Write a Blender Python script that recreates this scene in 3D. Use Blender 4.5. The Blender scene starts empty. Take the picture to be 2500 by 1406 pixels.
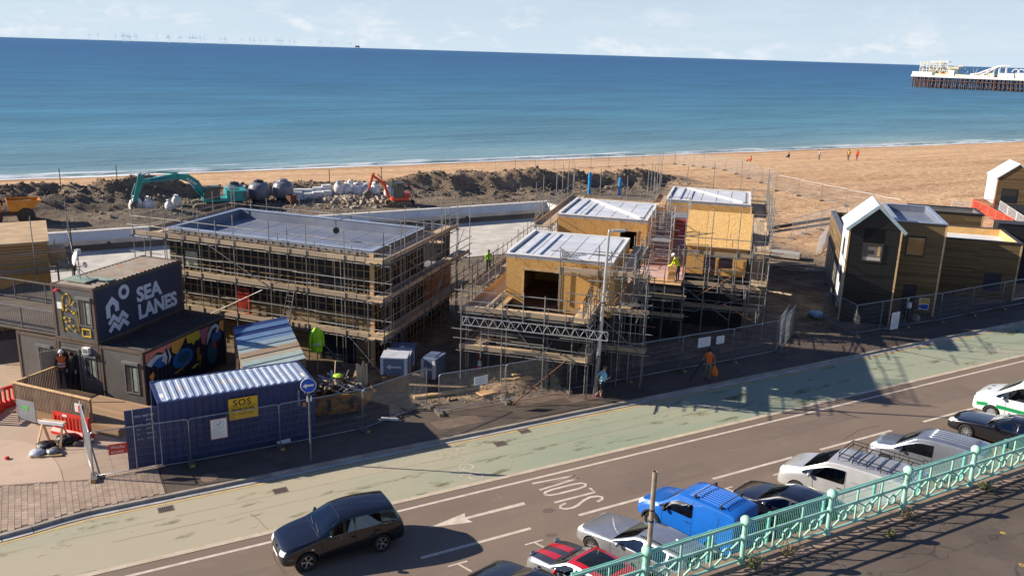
import bpy, bmesh, math, random
from math import radians, sin, cos, pi, atan2, sqrt
from mathutils import Vector, Matrix, Quaternion, noise as mnoise
from mathutils.bvhtree import BVHTree
random.seed(7)
SC = bpy.context.scene
COL = SC.collection
# x runs along the road to the right, y towards the sea, z up; origin below the camera
TH = radians(29.3)
CAMH = 16.0
cam_d = bpy.data.cameras.new('camera')
cam = bpy.data.objects.new('camera', cam_d)
COL.objects.link(cam)
cam_d.sensor_width = 36.0
cam_d.lens = 30.24
cam_d.clip_start = 0.1
cam_d.clip_end = 60000
_roll = math.atan2(70, 2300)
_P = math.atan(575 * cos(_roll) / 2100)
_r0 = Vector((cos(TH), -sin(TH), 0)); _f0 = Vector((sin(TH), cos(TH), 0)); _z = Vector((0, 0, 1))
_f = _f0 * cos(_P) - _z * sin(_P)
_u = _f0 * sin(_P) + _z * cos(_P)
_r2 = _r0 * cos(_roll) + _u * sin(_roll)
_u2 = -_r0 * sin(_roll) + _u * cos(_roll)
cam.matrix_world = Matrix(((_r2.x, _u2.x, -_f.x, 0), (_r2.y, _u2.y, -_f.y, 0), (_r2.z, _u2.z, -_f.z, CAMH), (0, 0, 0, 1)))
SC.camera = cam
SUN_EL = radians(25.2)
SHADOW = radians(-33.1)            # direction in which shadows fall
world = bpy.data.worlds.new('World'); SC.world = world; world.use_nodes = True
_n = world.node_tree.nodes; _l = world.node_tree.links
_n.clear()
_out = _n.new('ShaderNodeOutputWorld'); _bg = _n.new('ShaderNodeBackground')
_sky = _n.new('ShaderNodeTexSky'); _sky.sky_type = 'NISHITA'; _sky.sun_disc = False
_sky.sun_elevation = SUN_EL
_sky.sun_rotation = radians(90) - (SHADOW + pi)
_sky.air_density = 1.0; _sky.dust_density = 0.15; _sky.ozone_density = 4.0; _sky.altitude = 10
_bg.inputs['Strength'].default_value = 0.055
# thin cloud: a low bank of small cumulus round the horizon and faint streaks higher up
_tc = _n.new('ShaderNodeTexCoord'); _sep = _n.new('ShaderNodeSeparateXYZ')
_l.new(_tc.outputs['Generated'], _sep.inputs[0])
_map = _n.new('ShaderNodeMapping'); _map.inputs['Scale'].default_value = (1, 1, 2.6)
_l.new(_tc.outputs['Generated'], _map.inputs[0])
_cn = _n.new('ShaderNodeTexNoise'); _cn.inputs['Scale'].default_value = 16; _cn.inputs['Detail'].default_value = 9; _cn.inputs['Roughness'].default_value = 0.62
_l.new(_map.outputs[0], _cn.inputs['Vector'])
_cr = _n.new('ShaderNodeValToRGB'); _cr.color_ramp.elements[0].position = 0.52; _cr.color_ramp.elements[1].position = 0.68; _cr.color_ramp.elements[1].color = (.62, .62, .62, 1)
_l.new(_cn.outputs['Fac'], _cr.inputs[0])
_band = _n.new('ShaderNodeValToRGB')
_e = _band.color_ramp.elements; _e[0].position = 0.0; _e[0].color = (0.7, 0.7, 0.7, 1); _e[1].position = 0.07; _e[1].color = (0, 0, 0, 1)
_x = _e.new(0.018); _x.color = (1, 1, 1, 1); _x = _e.new(0.035); _x.color = (0.55, 0.55, 0.55, 1)
_l.new(_sep.outputs['Z'], _band.inputs[0])
_m1 = _n.new('ShaderNodeMath'); _m1.operation = 'MULTIPLY'
_l.new(_cr.outputs[0], _m1.inputs[0]); _l.new(_band.outputs[0], _m1.inputs[1])
_map2 = _n.new('ShaderNodeMapping'); _map2.inputs['Scale'].default_value = (1, 1, 9)
_l.new(_tc.outputs['Generated'], _map2.inputs[0])
_cn2 = _n.new('ShaderNodeTexNoise'); _cn2.inputs['Scale'].default_value = 4.5; _cn2.inputs['Detail'].default_value = 8; _cn2.inputs['Roughness'].default_value = 0.6
_l.new(_map2.outputs[0], _cn2.inputs['Vector'])
_cr2 = _n.new('ShaderNodeValToRGB'); _cr2.color_ramp.elements[0].position = 0.5; _cr2.color_ramp.elements[1].position = 0.85
_cr2.color_ramp.elements[1].color = (0.3, 0.3, 0.3, 1)
_l.new(_cn2.outputs['Fac'], _cr2.inputs[0])
_m2 = _n.new('ShaderNodeMath'); _m2.operation = 'MAXIMUM'
_l.new(_m1.outputs[0], _m2.inputs[0]); _l.new(_cr2.outputs[0], _m2.inputs[1])
_mx = _n.new('ShaderNodeMix'); _mx.data_type = 'RGBA'
_wb = _n.new('ShaderNodeMix'); _wb.data_type = 'RGBA'; _wb.blend_type = 'MULTIPLY'; _wb.inputs['Factor'].default_value = 1.0
_l.new(_sky.outputs[0], _wb.inputs['A']); _wb.inputs['B'].default_value = (0.78, 0.90, 1.22, 1)
# pale sea haze low down, the same all round
_hz = _n.new('ShaderNodeMix'); _hz.data_type = 'RGBA'; _hr = _n.new('ShaderNodeValToRGB'); _he = _hr.color_ramp.elements
_he[0].position = 0.0; _he[0].color = (.95, .95, .95, 1); _he[1].position = 0.36; _he[1].color = (0, 0, 0, 1); _x = _he.new(0.09); _x.color = (.68, .68, .68, 1)
_ab = _n.new('ShaderNodeMath'); _ab.operation = 'ABSOLUTE'; _l.new(_sep.outputs['Z'], _ab.inputs[0]); _l.new(_ab.outputs[0], _hr.inputs[0])
_l.new(_hr.outputs[0], _hz.inputs['Factor']); _l.new(_wb.outputs['Result'], _hz.inputs['A']); _hz.inputs['B'].default_value = (7.3, 8.7, 10.0, 1)
_l.new(_m2.outputs[0], _mx.inputs['Factor']); _l.new(_hz.outputs['Result'], _mx.inputs['A'])
_mx.inputs['B'].default_value = (10.9, 11.0, 11.1, 1)
_l.new(_mx.outputs['Result'], _bg.inputs['Color'])
_l.new(_bg.outputs[0], _out.inputs[0])
sun_d = bpy.data.lights.new('sun', 'SUN'); sun_d.energy = 5.0; sun_d.angle = radians(0.53); sun_d.color = (1.0, 0.90, 0.76)
sun = bpy.data.objects.new('sun', sun_d); COL.objects.link(sun)
_L = Vector((cos(SHADOW) * cos(SUN_EL), sin(SHADOW) * cos(SUN_EL), -sin(SUN_EL)))
sun.rotation_euler = _L.to_track_quat('-Z', 'Y').to_euler()
sun.location = (-40, 60, 40)
SC.view_settings.view_transform = 'Standard'; SC.view_settings.look = 'None'
SC.view_settings.exposure = 0.75; SC.view_settings.gamma = 1.0
SC.view_settings.use_curve_mapping = False
SC.cycles.max_bounces = 8; SC.cycles.transparent_max_bounces = 16
SC.cycles.sample_clamp_indirect = 6
MATS = {}
def S(r, g, b):                     # sRGB 0-255 -> linear
    f = lambda c: (c / 12.92 if c <= 0.04045 else ((c + 0.055) / 1.055) ** 2.4)
    return (f(r / 255), f(g / 255), f(b / 255))
def pm(name, c1, c2=None, scale=3.0, rough=0.75, bump=0.0, bscale=None, metal=0.0, spec=0.5, coat=0.0,
       stretch=(1, 1, 1), coord='Position', rnd=0.0, detail=5, lo=0.35, hi=0.65, c3=None, scale3=30, f3=(0.6, 0.7), rough2=None):
    """principled material: two colours mixed by noise, optional third as specks, bump, per-object brightness spread"""
    if name in MATS: return MATS[name]
    m = bpy.data.materials.new(name); m.use_nodes = True; MATS[name] = m
    nt = m.node_tree; n = nt.nodes; l = nt.links
    b = n['Principled BSDF']
    b.inputs['Roughness'].default_value = rough; b.inputs['Metallic'].default_value = metal
    b.inputs['Specular IOR Level'].default_value = spec; b.inputs['Coat Weight'].default_value = coat
    b.inputs['Coat Roughness'].default_value = 0.03
    m.diffuse_color = (*c1, 1)
    if coord == 'Position':
        g = n.new('ShaderNodeNewGeometry'); src = g.outputs['Position']
    else:
        g = n.new('ShaderNodeTexCoord'); src = g.outputs[coord]
    mp = n.new('ShaderNodeMapping'); mp.inputs['Scale'].default_value = stretch
    l.new(src, mp.inputs[0])
    if coord != 'Position' and rnd:
        oi0 = n.new('ShaderNodeObjectInfo'); vm = n.new('ShaderNodeVectorMath'); vm.operation = 'SCALE'
        cv = n.new('ShaderNodeCombineXYZ')
        for k in range(3): l.new(oi0.outputs['Random'], cv.inputs[k])
        l.new(cv.outputs[0], vm.inputs[0]); vm.inputs['Scale'].default_value = 37.0
        l.new(vm.outputs[0], mp.inputs['Location'])
    col = None
    if c2 is not None:
        t = n.new('ShaderNodeTexNoise'); t.inputs['Scale'].default_value = scale; t.inputs['Detail'].default_value = detail
        t.inputs['Roughness'].default_value = 0.6
        l.new(mp.outputs[0], t.inputs['Vector'])
        r = n.new('ShaderNodeValToRGB'); r.color_ramp.elements[0].position = lo; r.color_ramp.elements[1].position = hi
        r.color_ramp.elements[0].color = (*c1, 1); r.color_ramp.elements[1].color = (*c2, 1)
        l.new(t.outputs['Fac'], r.inputs[0]); col = r.outputs[0]
    else:
        rgb = n.new('ShaderNodeRGB'); rgb.outputs[0].default_value = (*c1, 1); col = rgb.outputs[0]
    if c3 is not None:
        t3 = n.new('ShaderNodeTexNoise'); t3.inputs['Scale'].default_value = scale3; t3.inputs['Detail'].default_value = 6
        t3.inputs['Roughness'].default_value = 0.65
        l.new(mp.outputs[0], t3.inputs['Vector'])
        r3 = n.new('ShaderNodeMapRange'); r3.inputs['From Min'].default_value = f3[0]; r3.inputs['From Max'].default_value = f3[1]
        l.new(t3.outputs['Fac'], r3.inputs['Value'])
        mx = n.new('ShaderNodeMix'); mx.data_type = 'RGBA'
        l.new(r3.outputs[0], mx.inputs['Factor']); l.new(col, mx.inputs['A']); mx.inputs['B'].default_value = (*c3, 1)
        col = mx.outputs['Result']
    if rnd:
        oi = n.new('ShaderNodeObjectInfo'); mr = n.new('ShaderNodeMapRange')
        mr.inputs['To Min'].default_value = 1 - rnd; mr.inputs['To Max'].default_value = 1 + rnd
        l.new(oi.outputs['Random'], mr.inputs['Value'])
        hv = n.new('ShaderNodeHueSaturation'); l.new(mr.outputs[0], hv.inputs['Value']); l.new(col, hv.inputs['Color'])
        col = hv.outputs[0]
    l.new(col, b.inputs['Base Color'])
    if rough2 is not None:
        tr = n.new('ShaderNodeTexNoise'); tr.inputs['Scale'].default_value = scale * 1.7; l.new(mp.outputs[0], tr.inputs['Vector'])
        rr = n.new('ShaderNodeMapRange'); rr.inputs['From Min'].default_value = .35; rr.inputs['From Max'].default_value = .65
        rr.inputs['To Min'].default_value = rough; rr.inputs['To Max'].default_value = rough2
        l.new(tr.outputs['Fac'], rr.inputs['Value']); l.new(rr.outputs[0], b.inputs['Roughness'])
    if bump:
        tb = n.new('ShaderNodeTexNoise'); tb.inputs['Scale'].default_value = bscale or scale * 6; tb.inputs['Detail'].default_value = 6
        tb.inputs['Roughness'].default_value = 0.65
        l.new(mp.outputs[0], tb.inputs['Vector'])
        bp = n.new('ShaderNodeBump'); bp.inputs['Strength'].default_value = 1.0; bp.inputs['Distance'].default_value = bump
        l.new(tb.outputs['Fac'], bp.inputs['Height']); l.new(bp.outputs[0], b.inputs['Normal'])
    return m
def glass(name, col, rough=0.03, trans=0.0, alpha=1.0):
    if name in MATS: return MATS[name]
    m = bpy.data.materials.new(name); m.use_nodes = True; MATS[name] = m
    b = m.node_tree.nodes['Principled BSDF']; b.inputs['Base Color'].default_value = (*col, 1)
    b.inputs['Roughness'].default_value = rough; b.inputs['Specular IOR Level'].default_value = 0.6
    b.inputs['Transmission Weight'].default_value = trans; b.inputs['Alpha'].default_value = alpha
    b.inputs['IOR'].default_value = 1.45
    return m
def frame(z, x=None):
    z = Vector(z).normalized()
    x = Vector(x) if x is not None else (Vector((0, 0, 1)) if abs(z.z) < 0.95 else Vector((1, 0, 0)))
    y = z.cross(x).normalized(); x = y.cross(z).normalized()
    return x, y, z
class MB:
    def __init__(s): s.v = []; s.f = []; s.m = []
    def add(s, vs, fs, m=0):
        o = len(s.v); s.v += [tuple(p) for p in vs]; s.f += [tuple(i + o for i in f) for f in fs]; s.m += [m] * len(fs); return s
    def box(s, c, size, rz=0.0, m=0, mat=None):
        a, b, d = size[0] / 2, size[1] / 2, size[2] / 2
        pts = [Vector((x, y, z)) for x in (-a, a) for y in (-b, b) for z in (-d, d)]
        R = mat if mat is not None else Matrix.Rotation(rz, 3, 'Z')
        c = Vector(c)
        return s.add([R @ p + c for p in pts], [(0, 1, 3, 2), (4, 6, 7, 5), (0, 4, 5, 1), (2, 3, 7, 6), (0, 2, 6, 4), (1, 5, 7, 3)], m)
    def box2(s, p0, p1, m=0):
        return s.box([(a + b) / 2 for a, b in zip(p0, p1)], [abs(b - a) for a, b in zip(p0, p1)], m=m)
    def bar(s, p0, p1, w, h, up=(0, 0, 1), m=0):
        p0 = Vector(p0); p1 = Vector(p1); d = (p1 - p0)
        z = d.normalized(); upv = Vector(up)
        if abs(z.dot(upv.normalized())) > 0.98: upv = Vector((1, 0, 0))
        x = z.cross(upv).normalized(); y = x.cross(z).normalized()
        q = []
        for p in (p0, p1):
            for a, b in ((-1, -1), (1, -1), (1, 1), (-1, 1)): q.append(p + x * (a * w / 2) + y * (b * h / 2))
        return s.add(q, [(3, 2, 1, 0), (4, 5, 6, 7), (0, 1, 5, 4), (1, 2, 6, 5), (2, 3, 7, 6), (3, 0, 4, 7)], m)
    def tube(s, p0, p1, r, r1=None, n=8, cap=True, m=0):
        p0 = Vector(p0); p1 = Vector(p1); r1 = r if r1 is None else r1
        x, y, z = frame(p1 - p0)
        v = [p0 + (x * cos(2 * pi * i / n) + y * sin(2 * pi * i / n)) * r for i in range(n)] + \
            [p1 + (x * cos(2 * pi * i / n) + y * sin(2 * pi * i / n)) * r1 for i in range(n)]
        f = [(i, (i + 1) % n, n + (i + 1) % n, n + i) for i in range(n)]
        if cap: f += [tuple(range(n - 1, -1, -1)), tuple(range(n, 2 * n))]
        return s.add(v, f, m)
    def path(s, pts, r, n=6, m=0, closed=False):
        pts = [Vector(p) for p in pts]
        k = len(pts); vs = []
        px = None
        for i, p in enumerate(pts):
            a = pts[i - 1] if (i > 0 or closed) else p; b = pts[(i + 1) % k] if (i < k - 1 or closed) else p
            x, y, z = frame(b - a, px); px = x
            rr = r[i] if isinstance(r, (list, tuple)) else r
            vs += [p + (x * cos(2 * pi * j / n) + y * sin(2 * pi * j / n)) * rr for j in range(n)]
        fs = []
        for i in range(k if closed else k - 1):
            i2 = (i + 1) % k
            for j in range(n):
                fs.append((i * n + j, i * n + (j + 1) % n, i2 * n + (j + 1) % n, i2 * n + j))
        if not closed: fs += [tuple(range(n - 1, -1, -1)), tuple(range((k - 1) * n, k * n))]
        return s.add(vs, fs, m)
    def prism(s, poly, z0, z1, m=0):
        n = len(poly)
        v = [(p[0], p[1], z0) for p in poly] + [(p[0], p[1], z1) for p in poly]
        f = [(i, (i + 1) % n, n + (i + 1) % n, n + i) for i in range(n)] + [tuple(range(n - 1, -1, -1)), tuple(range(n, 2 * n))]
        return s.add(v, f, m)
    def extrude(s, poly3, vec, m=0):
        n = len(poly3); vec = Vector(vec)
        v = [Vector(p) for p in poly3]; v += [p + vec for p in v]
        f = [(i, (i + 1) % n, n + (i + 1) % n, n + i) for i in range(n)] + [tuple(range(n - 1, -1, -1)), tuple(range(n, 2 * n))]
        return s.add(v, f, m)
    def lathe(s, prof, c=(0, 0, 0), n=16, axis='Z', m=0, cap=True):
        c = Vector(c); vs = []
        for r, h in prof:
            for i in range(n):
                a = 2 * pi * i / n
                p = (r * cos(a), r * sin(a), h)
                if axis == 'Y': p = (r * cos(a), h, r * sin(a))
                if axis == 'X': p = (h, r * cos(a), r * sin(a))
                vs.append(c + Vector(p))
        k = len(prof)
        fs = [(i * n + j, i * n + (j + 1) % n, (i + 1) * n + (j + 1) % n, (i + 1) * n + j) for i in range(k - 1) for j in range(n)]
        if cap: fs += [tuple(range(n - 1, -1, -1)), tuple(range((k - 1) * n, k * n))]
        return s.add(vs, fs, m)
    def mesh(s, name, mats=None, smooth=False, fix=True):
        me = bpy.data.meshes.new(name); me.from_pydata(s.v, [], s.f)
        if fix:
            bm = bmesh.new(); bm.from_mesh(me); bmesh.ops.recalc_face_normals(bm, faces=bm.faces); bm.to_mesh(me); bm.free()
        if mats is not None:
            if not isinstance(mats, (list, tuple)): mats = [mats]
            for x in mats: me.materials.append(x)
            if len(mats) > 1: me.polygons.foreach_set('material_index', s.m)
        if smooth: me.polygons.foreach_set('use_smooth', [True] * len(me.polygons))
        me.update(); return me
    def build(s, name, mats, parent=None, smooth=False, fix=True):
        return link(name, s.mesh(name, mats, smooth, fix), parent)
def link(name, me, parent=None, mat=None):
    o = bpy.data.objects.new(name, me); COL.objects.link(o)
    if parent is not None: o.parent = parent
    if mat is not None: o.matrix_local = mat
    return o
def tag(o, label, cat, group=None, kind=None):
    if label: o['label'] = label
    if cat: o['category'] = cat
    if group: o['group'] = group
    if kind: o['kind'] = kind
    return o
def struct(o): o['kind'] = 'structure'; return o
def stuff(o, label=None, cat=None):
    o['kind'] = 'stuff'
    if label: o['label'] = label
    if cat: o['category'] = cat
    return o
def thing(name, label, cat, loc=(0, 0, 0), rz=0.0, group=None):
    o = bpy.data.objects.new(name, None); COL.objects.link(o); o.empty_display_size = 0.2
    o.location = loc; o.rotation_euler = (0, 0, rz)
    return tag(o, label, cat, group)
def copy_tree(o, parent=None):
    c = o.copy(); COL.objects.link(c); c.parent = parent
    for ch in o.children: copy_tree(ch, c)
    return c
# shared unit pieces
_UNIT = {}
def unit(kind, mat):
    k = (kind, mat.name)
    if k not in _UNIT:
        b = MB()
        if kind == 'tube': b.tube((0, 0, 0), (0, 0, 1), 1.0, n=8)
        elif kind == 'tube6': b.tube((0, 0, 0), (0, 0, 1), 1.0, n=6)
        elif kind == 'tube5': b.tube((0, 0, 0), (0, 0, 1), 1.0, n=5)
        elif kind == 'box': b.box((0, 0, 0), (1, 1, 1))
        me = b.mesh('unit_' + kind, mat)
        if kind.startswith('tube'):
            for p in me.polygons: p.use_smooth = len(p.vertices) == 4
        _UNIT[k] = me
    return _UNIT[k]
def ptube(name, p0, p1, r, mat, parent=None, kind='tube'):
    p0 = Vector(p0); p1 = Vector(p1); d = p1 - p0; x, y, z = frame(d); L = d.length
    M = Matrix(((x.x * r, y.x * r, z.x * L, p0.x), (x.y * r, y.y * r, z.y * L, p0.y), (x.z * r, y.z * r, z.z * L, p0.z), (0, 0, 0, 1)))
    return link(name, unit(kind, mat), parent, M)
def pbox(name, c, size, mat, parent=None, rz=0.0, R=None):
    R = R if R is not None else Matrix.Rotation(rz, 3, 'Z')
    M = (Matrix.Translation(Vector(c)) @ R.to_4x4() @ Matrix.Diagonal((size[0], size[1], size[2], 1)))
    return link(name, unit('box', mat), parent, M)
def pbar(name, p0, p1, w, h, mat, parent=None, up=(0, 0, 1)):
    """box from p0 to p1, w across, h along up; local x is the length"""
    p0 = Vector(p0); p1 = Vector(p1); d = p1 - p0; x = d.normalized(); upv = Vector(up)
    if abs(x.dot(upv.normalized())) > 0.98: upv = Vector((1, 0, 0))
    y = upv.cross(x).normalized(); z = x.cross(y).normalized(); c = (p0 + p1) / 2; L = d.length
    M = Matrix(((x.x * L, y.x * w, z.x * h, c.x), (x.y * L, y.y * w, z.y * h, c.y), (x.z * L, y.z * w, z.z * h, c.z), (0, 0, 0, 1)))
    return link(name, unit('box', mat), parent, M)
def text_mesh(txt, size=1.0, depth=0.0, font_scale_x=1.0, align='LEFT', offset=0.0, space=1.0):
    cu = bpy.data.curves.new('txt', 'FONT'); cu.body = txt; cu.size = size; cu.extrude = depth; cu.align_x = align; cu.offset = offset
    cu.space_character = space; cu.resolution_u = 3
    o = bpy.data.objects.new('txt', cu); COL.objects.link(o)
    dg = bpy.context.evaluated_depsgraph_get(); dg.update()
    me = bpy.data.meshes.new_from_object(o.evaluated_get(dg))
    bpy.data.objects.remove(o); bpy.data.curves.remove(cu)
    if font_scale_x != 1.0:
        for v in me.vertices: v.co.x *= font_scale_x
    return me
def put_text(name, txt, origin, right, up, size, mat, parent=None, sx=1.0, offset=0.0, space=1.0, align='LEFT', depth=0.002):
    me = text_mesh(txt, size, depth, sx, align, offset, space)
    me.materials.clear(); me.materials.append(mat)
    r = Vector(right).normalized(); u = Vector(up).normalized(); w = r.cross(u)
    M = Matrix(((r.x, u.x, w.x, origin[0]), (r.y, u.y, w.y, origin[1]), (r.z, u.z, w.z, origin[2]), (0, 0, 0, 1)))
    return link(name, me, parent, M)
def fbm(x, y, z=0.0, oct=4):
    s = 0.0; a = 0.5; f = 1.0
    for _ in range(oct):
        s += a * mnoise.noise((x * f, y * f, z)); a *= 0.5; f *= 2.0
    return s
def sstep(a, b, x):
    t = max(0.0, min(1.0, (x - a) / (b - a))); return t * t * (3 - 2 * t)
# == sea, beach, site ground, road
def sea_material():
    m = bpy.data.materials.new('sea_water'); m.use_nodes = True; n = m.node_tree.nodes; l = m.node_tree.links
    b = n['Principled BSDF']; b.inputs['Roughness'].default_value = 0.22; b.inputs['IOR'].default_value = 1.33
    b.inputs['Specular IOR Level'].default_value = 0.0
    g = n.new('ShaderNodeNewGeometry'); sp = n.new('ShaderNodeSeparateXYZ'); l.new(g.outputs['Position'], sp.inputs[0])
    def noise(scale, st, detail=4):
        mp = n.new('ShaderNodeMapping'); mp.inputs['Scale'].default_value = st; l.new(g.outputs['Position'], mp.inputs[0])
        t = n.new('ShaderNodeTexNoise'); t.inputs['Scale'].default_value = scale; t.inputs['Detail'].default_value = detail
        t.inputs['Roughness'].default_value = 0.6; l.new(mp.outputs[0], t.inputs['Vector']); return t.outputs['Fac']
    def math(op, a, bb):
        k = n.new('ShaderNodeMath'); k.operation = op
        for i, q in enumerate((a, bb)):
            if isinstance(q, (int, float)): k.inputs[i].default_value = q
            else: l.new(q, k.inputs[i])
        return k.outputs[0]
    # depth of water grows away from the shore (y = 137), wobbling along it
    big = noise(0.006, (0.5, 1, 1), 3)
    d = math('SUBTRACT', sp.outputs['Y'], 135.6)
    d2 = math('ADD', d, math('MULTIPLY', math('SUBTRACT', big, 0.5), 130.0))
    lg = math('LOGARITHM', math('MAXIMUM', d2, 1.0), 10.0)
    r = n.new('ShaderNodeValToRGB'); e = r.color_ramp.elements
    sc = 1 / 4.0
    stops = [(0.0, S(172, 178, 170)), (0.9, S(128, 156, 160)), (1.5, S(98, 138, 151)), (2.0, S(70, 124, 147)), (2.6, S(46, 104, 140)), (3.4, S(34, 90, 134)), (4.0, S(42, 96, 139))]  # far stops are raised to paint haze over the distant water
    e[0].position = stops[0][0] * sc; e[0].color = (*stops[0][1], 1); e[1].position = stops[-1][0] * sc; e[1].color = (*stops[-1][1], 1)
    for p, c in stops[1:-1]:
        q = e.new(p * sc); q.color = (*c, 1)
    l.new(math('MULTIPLY', lg, sc), r.inputs[0])
    # drifting patches
    pt = noise(0.035, (0.34, 1, 1), 10)
    hv = n.new('ShaderNodeHueSaturation'); l.new(r.outputs[0], hv.inputs['Color'])
    mr = n.new('ShaderNodeMapRange'); mr.inputs['From Min'].default_value = .3; mr.inputs['From Max'].default_value = .7
    mr.inputs['To Min'].default_value = .80; mr.inputs['To Max'].default_value = 1.26; l.new(pt, mr.inputs['Value']); l.new(mr.outputs[0], hv.inputs['Value'])
    # foam: broken white lines close to the shore
    fn = noise(0.35, (0.16, 1, 1), 6)
    sh = math('ADD', d, math('MULTIPLY', math('SUBTRACT', noise(0.045, (1, 0.2, 1), 3), 0.5), 5.0))
    def tri(c, hw): return math('SUBTRACT', 1.0, math('DIVIDE', math('ABSOLUTE', math('SUBTRACT', sh, c), 0), hw))
    core = math('ADD', tri(1.0, 3.2), math('MULTIPLY', math('SUBTRACT', fn, 0.5), 1.6))
    broken = math('ADD', math('MULTIPLY', tri(6.5, 4.0), 0.6), math('MULTIPLY', math('SUBTRACT', fn, 0.62), 3.4))
    fm = math('MAXIMUM', core, broken)
    fr = n.new('ShaderNodeMapRange'); fr.inputs['From Min'].default_value = 0.15; fr.inputs['From Max'].default_value = 0.6; l.new(fm, fr.inputs['Value'])
    mx = n.new('ShaderNodeMix'); mx.data_type = 'RGBA'; l.new(fr.outputs[0], mx.inputs['Factor']); l.new(hv.outputs[0], mx.inputs['A'])
    mx.inputs['B'].default_value = (0.86, 0.87, 0.87, 1)
    l.new(mx.outputs['Result'], b.inputs['Base Color'])
    # waves
    w1 = noise(0.16, (0.35, 1, 1), 6); w2 = noise(0.03, (0.3, 1, 1), 3); w3 = noise(1.1, (0.6, 1, 1), 3)
    hsum = math('ADD', math('ADD', math('MULTIPLY', w1, 0.9), math('MULTIPLY', w2, 1.6)), math('MULTIPLY', w3, 0.10))
    bp = n.new('ShaderNodeBump'); bp.inputs['Strength'].default_value = 1.0; bp.inputs['Distance'].default_value = 1.0
    l.new(hsum, bp.inputs['Height']); l.new(bp.outputs[0], b.inputs['Normal'])
    gl = n.new('ShaderNodeBsdfGlossy'); gl.inputs['Roughness'].default_value = 0.28; l.new(bp.outputs[0], gl.inputs['Normal'])
    ms = n.new('ShaderNodeMixShader'); ms.inputs[0].default_value = 0.20; l.new(b.outputs[0], ms.inputs[1]); l.new(gl.outputs[0], ms.inputs[2])
    l.new(ms.outputs[0], n['Material Output'].inputs[0])
    return m
mb = MB()
SEA_Z = -3.0
us = [-30000, -8000, -2000, -500, -100, 0, 100, 200, 300, 500, 900, 2000, 8000, 40000]
vs = [118, 130, 140, 160, 200, 300, 500, 900, 2000, 6000, 20000, 45000]
vv = [(u, v, SEA_Z) for v in vs for u in us]
ff = [(j * len(us) + i, j * len(us) + i + 1, (j + 1) * len(us) + i + 1, (j + 1) * len(us) + i) for j in range(len(vs) - 1) for i in range(len(us) - 1)]
mb.add(vv, ff); struct(mb.build('sea', sea_material(), fix=False))
# small breaking wave along the shore: a low rounded roll of water with a foam back
mb = MB(); prof = [(-1.3, 0.0), (-0.9, 0.22), (-0.5, 0.36), (0.1, 0.34), (0.8, 0.16), (1.6, 0.0)]
k = 0; rows = []
for i in range(0, 121):
    u = -10 + i * 2.5
    a = max(0.12, 0.75 + 1.3 * fbm(u * 0.05, 3.1)); off = 1.8 * fbm(u * 0.03, 9.0) + 0.5 * fbm(u * 0.3, 2.0)
    rows.append([(u, 139.4 + off + p[0], SEA_Z + 0.01 + p[1] * a) for p in prof])
np_ = len(prof)
mb.add([p for r in rows for p in r], [(i * np_ + j, (i + 1) * np_ + j, (i + 1) * np_ + j + 1, i * np_ + j + 1) for i in range(len(rows) - 1) for j in range(np_ - 1)])
surf_m = pm('surf_foam', S(225, 232, 232), S(120, 150, 150), scale=0.5, rough=0.5, bump=0.05, bscale=6, stretch=(0.35, 1.4, 1), lo=0.42, hi=0.6)
struct(mb.build('breaking_wave', surf_m, smooth=True, fix=False))
POOL = (-26.0, 49.2, 60.5, 80.6)      # u0,u1,v0,v1
heaps = [(5.5, 93.5, 6.5, 3.0, 1.5), (10.5, 95, 4.0, 2.6, .8), (-3, 94, 5, 4, 1.3), (0, 90, 3.5, 2.5, .7), (22, 97, 7, 3, 0.3), (38, 92, 3.0, 2.2, .8), (42, 91.5, 3.6, 2.4, .9), (46.5, 90.8, 3.2, 2.2, .9),
         (51, 89.8, 2.6, 2.0, 1.0), (54.5, 88.6, 2.0, 1.8, .8), (58, 88.2, 2.2, 2.0, 1.0), (62.5, 87.5, 2.2, 1.9, .9), (66.5, 86.8, 2.6, 2.0, 1.0), (8, 87, 4.5, 1.8, 0.6), (14.5, 91.0, 2.2, 1.4, 0.5)]
def bankline(u):
    return 93.2 - 0.27 * min(18, max(0, u - 26)) - 0.12 * max(0, u - 44) + 1.6 * fbm(u * 0.11, 1.7) + 1.3 * fbm(u * 0.42, 5.1)
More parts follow.
